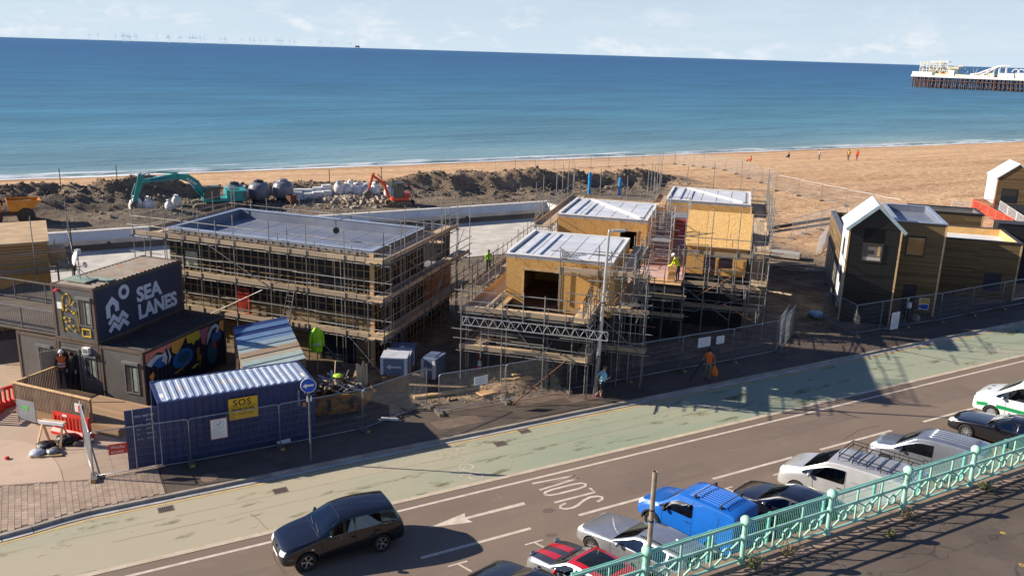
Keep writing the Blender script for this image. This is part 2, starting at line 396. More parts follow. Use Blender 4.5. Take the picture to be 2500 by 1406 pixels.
def ground_h(u, v):
    z = 0.06
    # beach surface
    bz = 0.12 + 0.85 * sstep(52, 92, v)
    bz -= 3.97 * max(0.0, v - 92) / 45.0
    bz += 0.10 * fbm(u * 0.12, v * 0.16) + 0.16 * sstep(60, 75, v) * fbm(u * 0.035, v * 0.3)
    # dug-out building site
    ue = 60 + 12 * sstep(72, 84, v)
    dug = (1 - sstep(ue - 5, ue + 1, u)) * (1 - sstep(0, 1, (v - bankline(u)) / 1.7))
    site = 0.06 + (0.10 * fbm(u * 0.5, v * 0.5) + 0.05 * fbm(u * 1.4, v * 0.9)) * sstep(55, 84, v)
    site += 0.22 * sstep(82, 88, v) * (1 - sstep(70, 76, u)) * (0.5 + fbm(u * 0.3, v * 0.5, 4.0))
    z = site * dug + bz * (1 - dug)
    for hu, hv, su, sv, hh in heaps:
        d = ((u - hu) / su) ** 2 + ((v - hv) / sv) ** 2
        if d < 2.2: z += hh * max(0.0, 1 - sqrt(d) * .72) * (1 + 0.8 * fbm(u * 0.6, v * 0.6, 2.0))
    edge = 1 - sstep(0, 1, abs(v - bankline(u) - 0.8) / 6.0)
    amp = (1 - sstep(70, 76, u)) * max(.25, .75 + 1.6 * fbm(u * .07, 11.0))
    if u < 76: z += .55 * amp * math.exp(-((v - bankline(u) - 2.2) / 2.4) ** 2)
    if u < 76: z += edge * amp * (0.9 * (0.30 - abs(fbm(u * 0.30, v * 0.42, 7.0)) * 2.0) + 0.45 * (0.2 - abs(fbm(u * .9, v * .9, 3.0)) * 1.4) + .14 * fbm(u * 2.6, v * 2.6, 1.0))
    if POOL[0] - .3 < u < POOL[1] + .3 and POOL[2] - .3 < v < POOL[3] + .3: z = -2.6
    return z, max(dug, 0.85 * edge if u < 74 else 0)
def axis(segs):
    out = []
    for a, b, st in segs:
        k = max(1, round((b - a) / st)); out += [a + (b - a) * i / k for i in range(k)]
    out.append(segs[-1][1]); return out
ua = axis([(-60, -8, 4), (-8, 80, 0.36), (80, 130, 1.6), (130, 330, 6), (330, 900, 40)])
va = axis([(34.05, 58, 2.0), (58, 82, 1.0), (82, 102, 0.30), (102, 144, 1.5)])
verts = []; dugs = []
for v in va:
    for u in ua:
        z, dg_ = ground_h(u, v); verts.append((u, v, z))
        dugs.append(dg_)
nu = len(ua)
faces = [(j * nu + i, j * nu + i + 1, (j + 1) * nu + i + 1, (j + 1) * nu + i) for j in range(len(va) - 1) for i in range(nu - 1)]
me = bpy.data.meshes.new('beach'); me.from_pydata(verts, [], faces)
at = me.attributes.new('yard', 'FLOAT', 'POINT'); at.data.foreach_set('value', [(1 - sstep(50, 58, q[1])) * (1 - sstep(48, 58, q[0])) for q in verts])
at = me.attributes.new('dug', 'FLOAT', 'POINT'); at.data.foreach_set('value', dugs)
me.polygons.foreach_set('use_smooth', [True] * len(me.polygons))
def beach_material():
    m = bpy.data.materials.new('shingle'); m.use_nodes = True; n = m.node_tree.nodes; l = m.node_tree.links
    b = n['Principled BSDF']; b.inputs['Roughness'].default_value = 0.92; b.inputs['Specular IOR Level'].default_value = 0.15
    g = n.new('ShaderNodeNewGeometry')
    def noise(scale, st=(1, 1, 1), detail=5, rough=0.62):
        mp = n.new('ShaderNodeMapping'); mp.inputs['Scale'].default_value = st; l.new(g.outputs['Position'], mp.inputs[0])
        t = n.new('ShaderNodeTexNoise'); t.inputs['Scale'].default_value = scale; t.inputs['Detail'].default_value = detail
        t.inputs['Roughness'].default_value = rough; l.new(mp.outputs[0], t.inputs['Vector']); return t.outputs['Fac']
    def ramp(f, stops):
        r = n.new('ShaderNodeValToRGB'); e = r.color_ramp.elements
        e[0].position = stops[0][0]; e[0].color = (*stops[0][1], 1); e[1].position = stops[-1][0]; e[1].color = (*stops[-1][1], 1)
        for p, c in stops[1:-1]: e.new(p).color = (*c, 1)
        l.new(f, r.inputs[0]); return r.outputs[0]
    def mix(f, a, c):
        k = n.new('ShaderNodeMix'); k.data_type = 'RGBA'; l.new(f, k.inputs['Factor']); l.new(a, k.inputs['A']); l.new(c, k.inputs['B']); return k.outputs['Result']
    peb = ramp(noise(1.1, (.7, 1, 1), 9, 0.85), [(0.36, S(120, 88, 62)), (0.48, S(198, 158, 120)), (0.6, S(240, 206, 166))])
    peb2 = ramp(noise(0.30, (0.10, 1, 1), 6), [(0.34, S(168, 128, 92)), (0.62, S(232, 194, 152))])
    pebc = n.new('ShaderNodeMix'); pebc.data_type = 'RGBA'; pebc.inputs['Factor'].default_value = 0.42; l.new(peb, pebc.inputs['A']); l.new(peb2, pebc.inputs['B'])
    dugc = ramp(noise(0.55, (0.6, 1, 1), 8, 0.7), [(0.28, S(84, 76, 67)), (0.5, S(126, 113, 98)), (0.72, S(158, 142, 122))])
    at_ = n.new('ShaderNodeAttribute'); at_.attribute_name = 'dug'
    base = mix(at_.outputs['Fac'], pebc.outputs['Result'], dugc)
    sp = n.new('ShaderNodeSeparateXYZ'); l.new(g.outputs['Position'], sp.inputs[0])
    # wet band by the water
    wet = n.new('ShaderNodeMapRange'); wet.inputs['From Min'].default_value = 130; wet.inputs['From Max'].default_value = 137; l.new(sp.outputs['Y'], wet.inputs['Value'])
    wc = n.new('ShaderNodeRGB'); wc.outputs[0].default_value = (*S(142, 112, 84), 1)
    base = mix(wet.outputs[0], base, wc.outputs[0])
    # earth of the yard among the buildings
    yard = n.new('ShaderNodeAttribute'); yard.attribute_name = 'yard'
    ye = ramp(noise(0.7, (1, 1, 1), 8, 0.7), [(0.3, S(92, 78, 64)), (0.5, S(132, 116, 98)), (0.7, S(170, 152, 128))])
    base = mix(yard.outputs['Fac'], base, ye)
    l.new(base, b.inputs['Base Color'])
    hb = n.new('ShaderNodeMath'); hb.operation = 'ADD'
    f1 = noise(2.3, (1, 1, 1), 9, 0.75); f2 = noise(0.35, (0.5, 1, 1), 4)
    s1 = n.new('ShaderNodeMath'); s1.operation = 'MULTIPLY'; s1.inputs[1].default_value = 0.34; l.new(f1, s1.inputs[0])
    s2 = n.new('ShaderNodeMath'); s2.operation = 'MULTIPLY'; s2.inputs[1].default_value = 0.5; l.new(f2, s2.inputs[0])
    l.new(s1.outputs[0], hb.inputs[0]); l.new(s2.outputs[0], hb.inputs[1])
    bp = n.new('ShaderNodeBump'); bp.inputs['Strength'].default_value = 0.9; bp.inputs['Distance'].default_value = 1.0
    l.new(hb.outputs[0], bp.inputs['Height']); l.new(bp.outputs[0], b.inputs['Normal'])
    return m
me.materials.append(beach_material()); me.update()
beach = struct(link('beach', me))
conc = pm('pool_concrete', S(206, 200, 188), S(176, 170, 160), scale=0.6, rough=0.85, bump=0.004, bscale=18)
concb = pm('pool_wall_panel', S(188, 200, 214), S(168, 184, 204), scale=0.5, rough=0.7)
u0, u1, v0, v1 = POOL
pool = struct(thing('pool', None, None, (0, 0, 0)))
MB().box2((u0, v0, -1.75), (u1, v1, -1.5)).build('pool_floor', conc, pool)
pw = MB(); pw.box2((u0, v1, -2.0), (u1 + .3, v1 + .3, 0.10)); pw.box2((u1, v0, -2.0), (u1 + .3, v1 - .003, 0.10)); pw.box2((u0, v0 - .3, -2.0), (u1 + .3, v0, 0.1))
pw.build('pool_wall', conc, pool)
MB().box2((u0, v1 - .05, 0.103), (u1 + .45, v1 + .42, 0.22)).build('coping', pm('coping_white', S(226, 224, 218), S(206, 202, 194), scale=1.5, rough=0.7), pool)
i = 0
uu = u0
while uu < u1 - 0.1:                   # pale lining panels along the far wall
    MB().box2((uu + .012, v1 - 0.04, -0.62), (min(uu + 2.4, u1) - .012, v1 - 0.003, 0.08)).build('wall_panel', concb, pool); uu += 2.4
for uu in (5.0, 16.0, 28, 39.5):
    MB().lathe([(0.10, -0.06), (0.16, -0.05), (0.16, 0.0)], (uu, v1 - 0.004, -0.95), n=12, axis='Y').build('inlet', pm('inlet_dark', S(70, 70, 72), rough=.5), pool)
# == road, cycle lane, pavement
def streak_mat(name, base, dirt, algae, su, rough=0.85, amount=(0.56, 0.70), crack=True, dusty=None):
    """road surface: base mottled with dirt, algae-like stains stretched along the road, fine grit and cracks"""
    m = bpy.data.materials.new(name); m.use_nodes = True; n = m.node_tree.nodes; l = m.node_tree.links
    b = n['Principled BSDF']; b.inputs['Roughness'].default_value = rough; b.inputs['Specular IOR Level'].default_value = 0.25
    g = n.new('ShaderNodeNewGeometry')
    def noise(scale, st=(1, 1, 1), detail=6, rg=0.65):
        mp = n.new('ShaderNodeMapping'); mp.inputs['Scale'].default_value = st; l.new(g.outputs['Position'], mp.inputs[0])
        t = n.new('ShaderNodeTexNoise'); t.inputs['Scale'].default_value = scale; t.inputs['Detail'].default_value = detail
        t.inputs['Roughness'].default_value = rg; l.new(mp.outputs[0], t.inputs['Vector']); return t.outputs['Fac']
    def rng(f, a, c, x=0, y=1):
        k = n.new('ShaderNodeMapRange'); k.inputs['From Min'].default_value = a; k.inputs['From Max'].default_value = c
        k.inputs['To Min'].default_value = x; k.inputs['To Max'].default_value = y; l.new(f, k.inputs['Value']); return k.outputs[0]
    def mix(f, a, c):
        k = n.new('ShaderNodeMix'); k.data_type = 'RGBA'; l.new(f, k.inputs['Factor'])
        for s_, q in (('A', a), ('B', c)):
            if isinstance(q, tuple): k.inputs[s_].default_value = (*q, 1)
            else: l.new(q, k.inputs[s_])
        return k.outputs['Result']
    f0 = rng(noise(0.28, (su, 1, 1)), 0.36, 0.66)
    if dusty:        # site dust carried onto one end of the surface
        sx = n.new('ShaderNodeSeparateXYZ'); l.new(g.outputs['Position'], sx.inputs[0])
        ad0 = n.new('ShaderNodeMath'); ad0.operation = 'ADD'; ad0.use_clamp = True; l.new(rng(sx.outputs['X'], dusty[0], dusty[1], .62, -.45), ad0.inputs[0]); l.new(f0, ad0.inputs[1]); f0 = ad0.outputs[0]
    c = mix(f0, base, dirt)
    c = mix(rng(noise(1.3, (su, 1, 1), 9, 0.72), *amount), c, algae)
    sp = mix(rng(noise(26, detail=3), 0.60, 0.75, 0, 0.35), c, tuple(x * 0.45 for x in base))
    c = mix(rng(noise(17, detail=3), 0.66, 0.78, 0, 0.4), sp, tuple(min(1, x * 1.7) for x in base))
    if crack:
        mp = n.new('ShaderNodeMapping'); mp.inputs['Scale'].default_value = (0.12, 0.75, 1)
        nz = n.new('ShaderNodeTexNoise'); nz.inputs['Scale'].default_value = 1.2; l.new(g.outputs['Position'], nz.inputs['Vector'])
        ad = n.new('ShaderNodeMix'); ad.data_type = 'RGBA'; ad.blend_type = 'ADD'; ad.inputs['Factor'].default_value = 0.5
        l.new(g.outputs['Position'], mp.inputs[0]); l.new(mp.outputs[0], ad.inputs['A']); l.new(nz.outputs['Color'], ad.inputs['B'])
        v = n.new('ShaderNodeTexVoronoi'); v.feature = 'DISTANCE_TO_EDGE'; v.inputs['Scale'].default_value = 1.0; l.new(ad.outputs['Result'], v.inputs['Vector'])
        c = mix(rng(v.outputs['Distance'], 0.004, 0.012, 0.55, 0), c, tuple(x * 0.35 for x in base))
    l.new(c, b.inputs['Base Color'])
    bp = n.new('ShaderNodeBump'); bp.inputs['Distance'].default_value = 0.006; l.new(noise(60, detail=3), bp.inputs['Height']); l.new(bp.outputs[0], b.inputs['Normal'])
    return m
road_m = streak_mat('road_asphalt', S(134, 118, 104), S(122, 107, 95), S(146, 130, 115), 0.35, amount=(0.55, 0.8), crack=False)
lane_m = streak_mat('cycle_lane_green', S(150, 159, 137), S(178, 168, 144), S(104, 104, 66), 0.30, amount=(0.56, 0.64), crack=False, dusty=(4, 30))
pave_m = streak_mat('pavement_asphalt', S(88, 79, 71), S(112, 98, 86), S(74, 67, 61), 0.6, amount=(0.5, 0.75), crack=False)
apron_m = streak_mat('apron_concrete', S(190, 168, 146), S(176, 154, 134), S(158, 140, 124), 0.7, amount=(0.55, 0.75), crack=False)
white_m = pm('road_paint_white', S(222, 208, 190), S(196, 180, 164), scale=2.5, rough=0.7, c3=S(146, 126, 112), scale3=9, f3=(0.60, 0.72))
cream_m = pm('edge_strip_cream', S(206, 192, 168), S(184, 166, 142), scale=1.2, rough=0.8, c3=S(150, 130, 110), scale3=5, f3=(0.58, 0.72))
faint_m = pm('worn_paint', S(198, 190, 162), S(174, 170, 140), scale=4, rough=0.8)
yellow_m = pm('yellow_line', S(214, 178, 108), S(196, 164, 104), scale=2.0, rough=0.8, c3=S(160, 150, 120), scale3=5, f3=(0.52, 0.66))
kerb_m = pm('kerb_stone', S(176, 166, 154), S(146, 136, 124), scale=1.6, rough=0.8, bump=0.004, bscale=30, rnd=0.12)
gut_m = pm('gutter_stone', S(196, 190, 180), S(166, 160, 150), scale=1.4, rough=0.8, bump=0.003, bscale=30, rnd=0.10)
iron_m = pm('cast_iron', S(118, 104, 94), S(88, 78, 72), scale=9, rough=0.6)
def sheet(name, pts, z, mat, parent=None):
    return MB().add([(p[0], p[1], z) for p in pts], [tuple(range(len(pts)))]).build(name, mat, parent, fix=False)
road = struct(sheet('road', [(-160, 1), (500, 1), (500, 30.36), (-160, 30.36)], 0.0, road_m))
def kerb_v(u):            # the kerb swings slightly away from the road on the left
    return 30.5 - (0.45 * sstep(0.5, -2.5, u) if u < 0.5 else 0) - (0.6 * sstep(-2.5, -9, u) if u < -2.5 else 0)
# cycle lane sheet follows kerb
cu = [-60, -20, -9, -6, -4, -2.5, -1.5, -.5, .5, 10, 40, 120, 400]
mb = MB()
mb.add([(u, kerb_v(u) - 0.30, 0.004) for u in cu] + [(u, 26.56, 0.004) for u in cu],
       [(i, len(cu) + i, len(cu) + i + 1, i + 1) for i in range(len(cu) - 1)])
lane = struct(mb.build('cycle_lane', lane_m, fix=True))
# painted lines on the road
def line(name, u0, u1, va, vb, mat, z=0.008, parent=None, curve=None):
    n_ = max(1, int((u1 - u0) / 1.5)) if curve else 1
    us_ = [u0 + (u1 - u0) * i / n_ for i in range(n_ + 1)]
    f = curve or (lambda u: 0)
    mb = MB(); mb.add([(u, va + f(u), z) for u in us_] + [(u, vb + f(u), z) for u in us_], [(i, i + 1, n_ + 2 + i, n_ + 1 + i) for i in range(n_)])
    return mb.build(name, mat, parent)
line('edge_strip', -60, 300, 26.50, 26.72, cream_m, 0.012, road)
line('lane_line', -60, 300, 25.93, 26.06, white_m, 0.006, road)
line('yellow_line', -40, 300, 30.06 - 30.5, 30.16 - 30.5, yellow_m, 0.010, road, curve=kerb_v)
for a, b_ in [(-14, -9.5), (1.6, 5.8), (9.75, 13.9), (15.9, 20.2), (22.2, 26.6), (28.2, 32.8), (35.0, 39.4), (41.4, 45.8), (48, 52.4)]:
    line('dash_line', a, b_, 22.84, 22.98, white_m, 0.006, road)
# bay corner marks
for k in range(-1, 12):
    u = 10.70 + 2.86 * k
    mb = MB(); mb.add([(u - .36, 22.05, .006), (u + .34, 22.05, .006), (u + .34, 22.12, .006), (u - .36, 22.12, .006)], [(0, 1, 2, 3)])
    mb.add([(u - .03, 22.046, .006), (u + .05, 22.046, .006), (u + .24, 21.5, .006), (u + .16, 21.5, .006)], [(0, 1, 2, 3)])
    mb.build('bay_mark', white_m, road)
# straight arrow pointing along the traffic
MB().add([(u, v, .006) for u, v in [(10.70, 24.5), (12.28, 24.84), (12.16, 24.57), (14.58, 24.60), (14.55, 24.40), (12.16, 24.43), (12.28, 24.16)]], [(0, 1, 2), (0, 2, 5), (0, 5, 6), (2, 3, 4, 5)]).build('direction_arrow', white_m, road)
# SLOW, for drivers heading left
def stroke(mb, pts, w, z=0.006):
    pts = [Vector((p[0], p[1], 0)) for p in pts]; L = []; R = []
    for i, p in enumerate(pts):
        a = pts[max(0, i - 1)]; b_ = pts[min(len(pts) - 1, i + 1)]; d = (b_ - a).normalized(); nn = Vector((-d.y, d.x, 0)) * w / 2
        L.append(p + nn); R.append(p - nn)
    k = len(pts)
    mb.add([(p.x, p.y, z) for p in L + R], [(i, i + 1, k + i + 1, k + i) for i in range(k - 1)])
def txt_pt(x, y):  # letter space: x to the reader's right, y up, 0..1 high -> road
    return (17.42 - 1.85 * y, 23.42 + x)
letters = {
 'S': [[(0.40, .80), (0.33, .95), (0.2, 1.0), (0.07, .93), (0.03, .78), (0.09, .64), (0.3, .40), (0.38, .22), (0.33, .07), (0.2, 0.0), (0.07, .05), (0.0, .2)]],
 'L': [[(0.02, 1), (0.02, .02), (0.36, .02)]],
 'O': [[(0.2, 1), (0.07, .94), (0.02, .75), (0.02, .25), (0.07, .06), (0.2, 0), (0.33, .06), (0.38, .25), (0.38, .75), (0.33, .94), (0.2, 1)]],
 'W': [[(0.0, 1), (0.13, 0.0), (0.26, .9), (0.39, 0.0), (0.52, 1)]]}
mb = MB(); x0 = 0.0
for ch, adv in (('S', .62), ('L', .50), ('O', .58), ('W', .5)):
    for st in letters[ch]: stroke(mb, [txt_pt(x0 + p[0] * 1.06, p[1]) for p in st], 0.115)
    x0 += adv
mb.build('slow_lettering', white_m, road)
# bicycle symbols
def bicycle(u, v, s, mat):
    mb = MB()
    def ring(cx, cy, r):
        stroke(mb, [T(cx + r * cos(a * pi / 10), cy + r * sin(a * pi / 10)) for a in range(21)], 0.05, 0.009)
    def T(x, y): return (u - 0.72 * s * y * 1.5, v + s * x)
    ring(-0.42, 0.2, 0.26); ring(0.42, 0.2, 0.26)
    for a in ([(-.42, .2), (-.18, .55), (.28, .55), (.42, .2)], [(-.18, .55), (-.02, .2), (.28, .55)], [(-.42, .2), (-.02, .2)], [(-.24, .68), (-.1, .68)], [(.28, .55), (.25, .72), (.4, .76)]):
        stroke(mb, [T(*p) for p in a], 0.05, 0.009)
    mb.build('bicycle_symbol', mat, lane)
bicycle(14.1, 27.6, 1.0, white_m); bicycle(14.2, 29.1, 1.0, faint_m); bicycle(47.4, 29.1, 1.0, white_m); bicycle(48.6, 27.6, 1.0, white_m)
# long joints in the lane surfacing, slightly ragged
jm = pm('joint_dirt', S(132, 122, 98), S(104, 96, 76), scale=3, rough=.9)
for (v_, ua_, ub_, w_) in ((29.05, -6, 24, .014), (28.25, 1, 60, .016)):
    x = ua_
    while x < ub_:
        L_ = random.uniform(3, 9); mb = MB(); stroke(mb, [(x + L_ * i / 24, v_ + .05 * fbm((x + L_ * i / 24) * 1.3, v_) , 0) for i in range(25)], w_ * random.uniform(.6, 1.3), .0065); mb.build('surface_joint', jm, lane); x += L_ + random.uniform(.1, .6)
for (pts_) in ([(5.6, 24.0), (5.5, 25.0), (5.75, 26.2)], [(5.75, 26.8), (5.6, 27.6), (5.4, 28.2)], [(30, 23.2), (31.5, 23.6), (33, 23.5)], [(19.5, 22.4), (20.5, 22.2), (22.0, 22.5)]):
    mb = MB(); fine = []
    for i in range(len(pts_) - 1):
        for j in range(6): f = j / 6; fine.append((pts_[i][0] * (1 - f) + pts_[i + 1][0] * f + random.uniform(-.03, .03), pts_[i][1] * (1 - f) + pts_[i + 1][1] * f + random.uniform(-.03, .03)))
    stroke(mb, fine, .016, .0055); mb.build('crack', pm('crack_dark', S(86, 74, 66), rough=.9), road)
# mended strips and stains on the carriageway
pa = streak_mat('road_patch', S(126, 111, 99), S(116, 102, 91), S(138, 123, 110), 0.6, amount=(.5, .8), crack=False)
for (a_, b_, c_, d_, r_) in ((18.6, 23.3, 4.2, .9, .02), (3.0, 23.4, 2.6, 1.3, -.03), (27.0, 24.6, 5.5, .7, .0), (38, 24.0, 3.0, 1.2, .02)):
    q = [(0, 0), (c_, 0), (c_ + .05, d_), (-.04, d_)]; sheet('repair_patch', [(a_ + x * cos(r_) - y * sin(r_), b_ + x * sin(r_) + y * cos(r_)) for x, y in q], .0035, pa, road)
st_m = pm('oil_stain', S(104, 90, 80), S(122, 107, 96), scale=6, rough=.6)
rs = random.Random(6)
for k in range(26):
    u_, v_ = rs.uniform(4, 38), rs.choice([rs.uniform(20.5, 22.6), rs.uniform(23.2, 25.6)]); r_ = rs.uniform(.03, .16)
    sheet('oil_stain', [(u_ + r_ * 1.6 * cos(i * pi / 6) * rs.uniform(.7, 1.2), v_ + r_ * sin(i * pi / 6) * rs.uniform(.7, 1.2)) for i in range(12)], .0046, st_m, road)
gm = pm('gum_spot', S(190, 178, 164), rough=.8); mbg = MB()
for k in range(240):
    u_, v_ = rs.uniform(2, 45), rs.uniform(13, 30); r_ = rs.uniform(.008, .022)
    mbg.add([(u_ + r_ * cos(i * pi / 3), v_ + r_ * sin(i * pi / 3), .0075) for i in range(6)], [tuple(range(6))])
stuff(mbg.build('gum_spots', gm, road, fix=False))
# gully gratings in the lane
def grate(u, v, w=0.52, h=0.40):
    t = struct(thing('gully_grate', None, None, (u, v, 0)))
    fr = MB()
    for a, b_, c_, d_ in ((-w/2, w/2, -h/2, -h/2 + .05), (-w/2, w/2, h/2 - .05, h/2), (-w/2, -w/2 + .05, -h/2 + .05, h/2 - .05), (w/2 - .05, w/2, -h/2 + .05, h/2 - .05)):
        fr.box2((a, c_, 0.006), (b_, d_, .014))
    fr.build('grate_frame', iron_m, t)
    MB().add([(-w/2, -h/2, .006), (w/2, -h/2, .006), (w/2, h/2, .006), (-w/2, h/2, .006)], [(0, 1, 2, 3)]).build('pit', pm('pit_dark', S(30, 28, 26), rough=.9), t)
    for k in range(7): pbox('grate_bar', (-w/2 + .085 + k * (w - .17) / 6, 0, .011), (.03, h - .1, .006), iron_m, t)
for q in ((16.1, 29.3), (6.8, 29.3), (2.85, 29.72), (17.65, 29.95)): grate(*q)
# pavement: asphalt slab, kerb stones, gutter stones
pu = [3.05, 10, 40, 120, 400]
mb = MB(); mb.prism([(u, kerb_v(u) + .13) for u in pu] + [(400, 34.05), (3.05, 34.05)], -0.1, 0.10)
pavement = struct(mb.build('pavement', pave_m))
kl = MB().box2((-.448, 0, -.1), (.448, .126, .122)).mesh('kerb_stone', kerb_m)
gl = MB().box2((-.446, -.25, -.05), (.446, -.004, .016)).mesh('gutter_stone', gut_m)
uu = -13.0
while uu < 92:
    a = kerb_v(uu); b_ = kerb_v(uu + .9); rz = atan2(b_ - a, .9)
    M = Matrix.Translation((uu + .45, (a + b_) / 2, random.uniform(-.004, .004))) @ Matrix.Rotation(rz, 4, 'Z')
    link('kerb_stone', kl, pavement, M); link('gutter_stone', gl, pavement, M); uu += .9
stuff(MB().box2((92, 30.5, -.1), (400, 30.63, .12)).build('kerb_run', kerb_m, pavement))
# brick paved crossing on the left
bed = MB().prism([(-14, kerb_v(-14) + .13), (-6, kerb_v(-6) + .13), (-2.5, kerb_v(-2.5) + .13), (0.5, kerb_v(.5) + .13), (3.03, kerb_v(3) + .13), (3.03, 33.0), (0.8, 33.0), (-2.5, 33.9), (-14, 36.5)], -.1, 0.088)
brick_paving = struct(bed.build('brick_paving', pm('paver_joint', S(126, 104, 90), S(106, 88, 76), scale=8, rough=.9)))
pav_m = pm('paver_brick', S(178, 156, 136), S(152, 132, 116), scale=1.1, rough=0.85, bump=0.003, bscale=40, rnd=0.12)
pl = MB().box2((-.0945, -.0945, 0), (.0945, .0945, .02)).mesh('paver', pav_m)
cnt = 0; rest = MB(); cand = []
for iu in range(-40, 16):
    for iv in range(0, 20):
        u = iu * .2 + .1 - .02; v = 30.2 + iv * .2 + (0.1 if iu % 2 else 0)
        vmax = 33.0 if u > 0.8 else (33.0 + (0.8 - u) * 0.28)
        if kerb_v(u) + .24 < v < vmax - .1 and u < 2.9: cand.append((u, v))
cand.sort(key=lambda p: (p[0] + 1.0) ** 2 + (p[1] - 31.2) ** 2 if p[0] > -4.2 else 1e6 + p[0] ** 2)
for k, (u, v) in enumerate(cand):
    z = 0.086 + random.uniform(-.002, .003)
    if k < 300: link('paver', pl, brick_paving, Matrix.Translation((u, v, z)) @ Matrix.Rotation(random.uniform(-.015, .015), 4, 'Z'))
    else: rest.box((u, v, z + .01), (.189, .189, .02))
stuff(rest.build('paver_field', pav_m, brick_paving))
# concrete apron with a curved slab edge
arc = [(-16, 36.8), (-2.5, 33.95), (0.6, 33.05)]
mb = MB(); mb.prism([(-30, 34.0), (-14, 36.55), (-2.5, 33.95), (0.8, 33.03), (3.03, 33.03), (3.03, 40), (3.0, 52), (-30, 52)], -.1, 0.082)
apron = struct(mb.build('apron', apron_m))
slab = [(-14, 36.6), (-2.5, 34.0), (-0.25, 33.35)] + [(-0.25 - 2.6 * (1 - cos(a)), 33.35 + 5.0 * sin(a)) for a in [i * pi / 2 / 9 for i in range(1, 10)]] + [(-14, 38.4)]
MB().prism(slab, 0.05, 0.094).build('apron_slab', streak_mat('apron_slab', S(202, 178, 156), S(188, 164, 144), S(172, 150, 132), 0.6, amount=(0.55, 0.75), crack=False), apron)
mh = struct(thing('manhole_cover', None, None, (4.63, 31.25, .1)))
MB().lathe([(.33, 0), (.33, .006), (.30, .008)], n=24).build('cover', pm('manhole_iron', S(150, 126, 108), S(116, 98, 86), scale=14, rough=.7, bump=.01, bscale=40), mh)
# paving slabs showing in the lit gap of the pavement
for (a, b_, c_, d_) in ((14.2, 31.4, 2.2, .9), (18.9, 32.2, 2.6, 1.1), (21.2, 31.5, 1.7, .7)):
    MB().box2((a, b_, .099), (a + c_, b_ + d_, .106)).build('repair_patch', pm('patch_tar', S(128, 108, 92), S(106, 90, 78), scale=2, rough=.9), pavement)
# == upper walkway with green iron railing
DZ = 5.6
deck_m = streak_mat('deck_asphalt', S(94, 83, 74), S(112, 101, 92), S(80, 71, 64), 1.0, amount=(0.5, 0.72), crack=True)
dk = struct(MB().box2((-30, 2.5, DZ - .45), (70, 12.02, DZ)).build('walkway_deck', deck_m))
MB().box2((-30, 11.3, DZ + .002), (70, 11.98, DZ + .05)).build('deck_edge', pm('deck_edge_stone', S(170, 142, 122), S(138, 116, 100), scale=1.5, rough=.9, c3=S(90, 80, 60), scale3=5), dk)
for k in range(-3, 8):
    MB().lathe([(.28, 0), (.28, .3), (.16, .4), (.14, 4.4), (.24, 4.7), (.3, 5.15)], (k * 7.0, 11.5, 0), n=12).build('column', pm('terrace_column', S(168, 200, 186), S(140, 172, 160), scale=4, rough=.6), dk)
# lichen rings
lich = pm('lichen', S(214, 170, 60), S(190, 160, 90), scale=12, rough=.9)
for u, v, r in ((15.1, 9.55, .05), (16.15, 8.6, .06), (16.0, 8.25, .05), (17.9, 8.9, .05), (12.1, 10.0, .04), (18.8, 9.9, .04)):
    mb = MB(); pts = [(u + r * cos(i * pi / 6) * random.uniform(.8, 1.2), v + r * sin(i * pi / 6) * random.uniform(.8, 1.2), DZ + .004) for i in range(13)]; pts[-1] = pts[0]
    stroke(mb, pts, .035, DZ + .004); mb.build('lichen_ring', lich, dk)
rail_m = pm('railing_green_paint', S(168, 214, 192), S(142, 194, 172), scale=2.5, rough=0.5, c3=S(128, 104, 72), scale3=6, f3=(0.60, 0.72))
mesh_m = pm('mesh_green', S(118, 190, 180), S(100, 170, 160), scale=3, rough=0.5)
RV = 11.65
def railing(u0, n):
    t = thing('iron_railing', 'mint green cast iron railing with ringed crosses along the upper walkway', 'railing', (0, 0, 0))
    post = MB(); post.lathe([(.085, 0), (.085, .06), (.055, .1), (.05, .55), (.075, .6), (.075, .66), (.055, .7), (.055, .98), (.03, 1.0)], n=12)
    post = post.mesh('post', rail_m, smooth=False)
    cap = MB().lathe([(.0, -.09), (.06, -.085), (.115, -.05), (.125, 0), (.115, .05), (.06, .085), (.0, .09)], n=14, axis='X').mesh('post_cap', rail_m, smooth=True)
    ring = MB().path([(.125 * cos(a * pi / 8), 0, .125 * sin(a * pi / 8)) for a in range(16)], .026, n=6, closed=True).mesh('ring', rail_m, smooth=True)
    B = 2.6
    for k in range(n + 1):
        u = u0 + k * B
        p = link('post', post, t, Matrix.Translation((u, RV, DZ + .03)))
        link('post_cap', cap, p, Matrix.Translation((0, 0, 1.02)))
    for k in range(n):
        u = u0 + k * B
        ptube('top_rail', (u + .06, RV, DZ + 1.0), (u + B - .06, RV, DZ + 1.0), .032, rail_m, t)
        ptube('middle_rail', (u + .06, RV, DZ + .65), (u + B - .06, RV, DZ + .65), .034, rail_m, t)
        pbox('bottom_rail', (u + B / 2, RV, DZ + .13), (B - .11, .05, .035), rail_m, t)
        s = (B - .1) / 3
        for j in range(3):
            a = u + .05 + j * s; c = a + s / 2; zc = (.65 + .13) / 2 + DZ
            if j:
                ptube('stanchion', (a, RV, DZ + .13), (a, RV, DZ + 1.0), .024, rail_m, t, 'tube6')
            link('ring', ring, t, Matrix.Translation((c, RV, zc)))
            for sx in (-1, 1):
                for sz in (-1, 1):
                    p1 = Vector((c + sx * (s / 2 - .02), RV, zc + sz * .245)); d = (p1 - Vector((c, RV, zc))).normalized()
                    pbar('diagonal_bar', Vector((c, RV, zc)) + d * .13, p1, .035, .035, rail_m, t, up=(0, 1, 0))
    return t
rl = railing(9.75 - 2.6 * 3, 15)
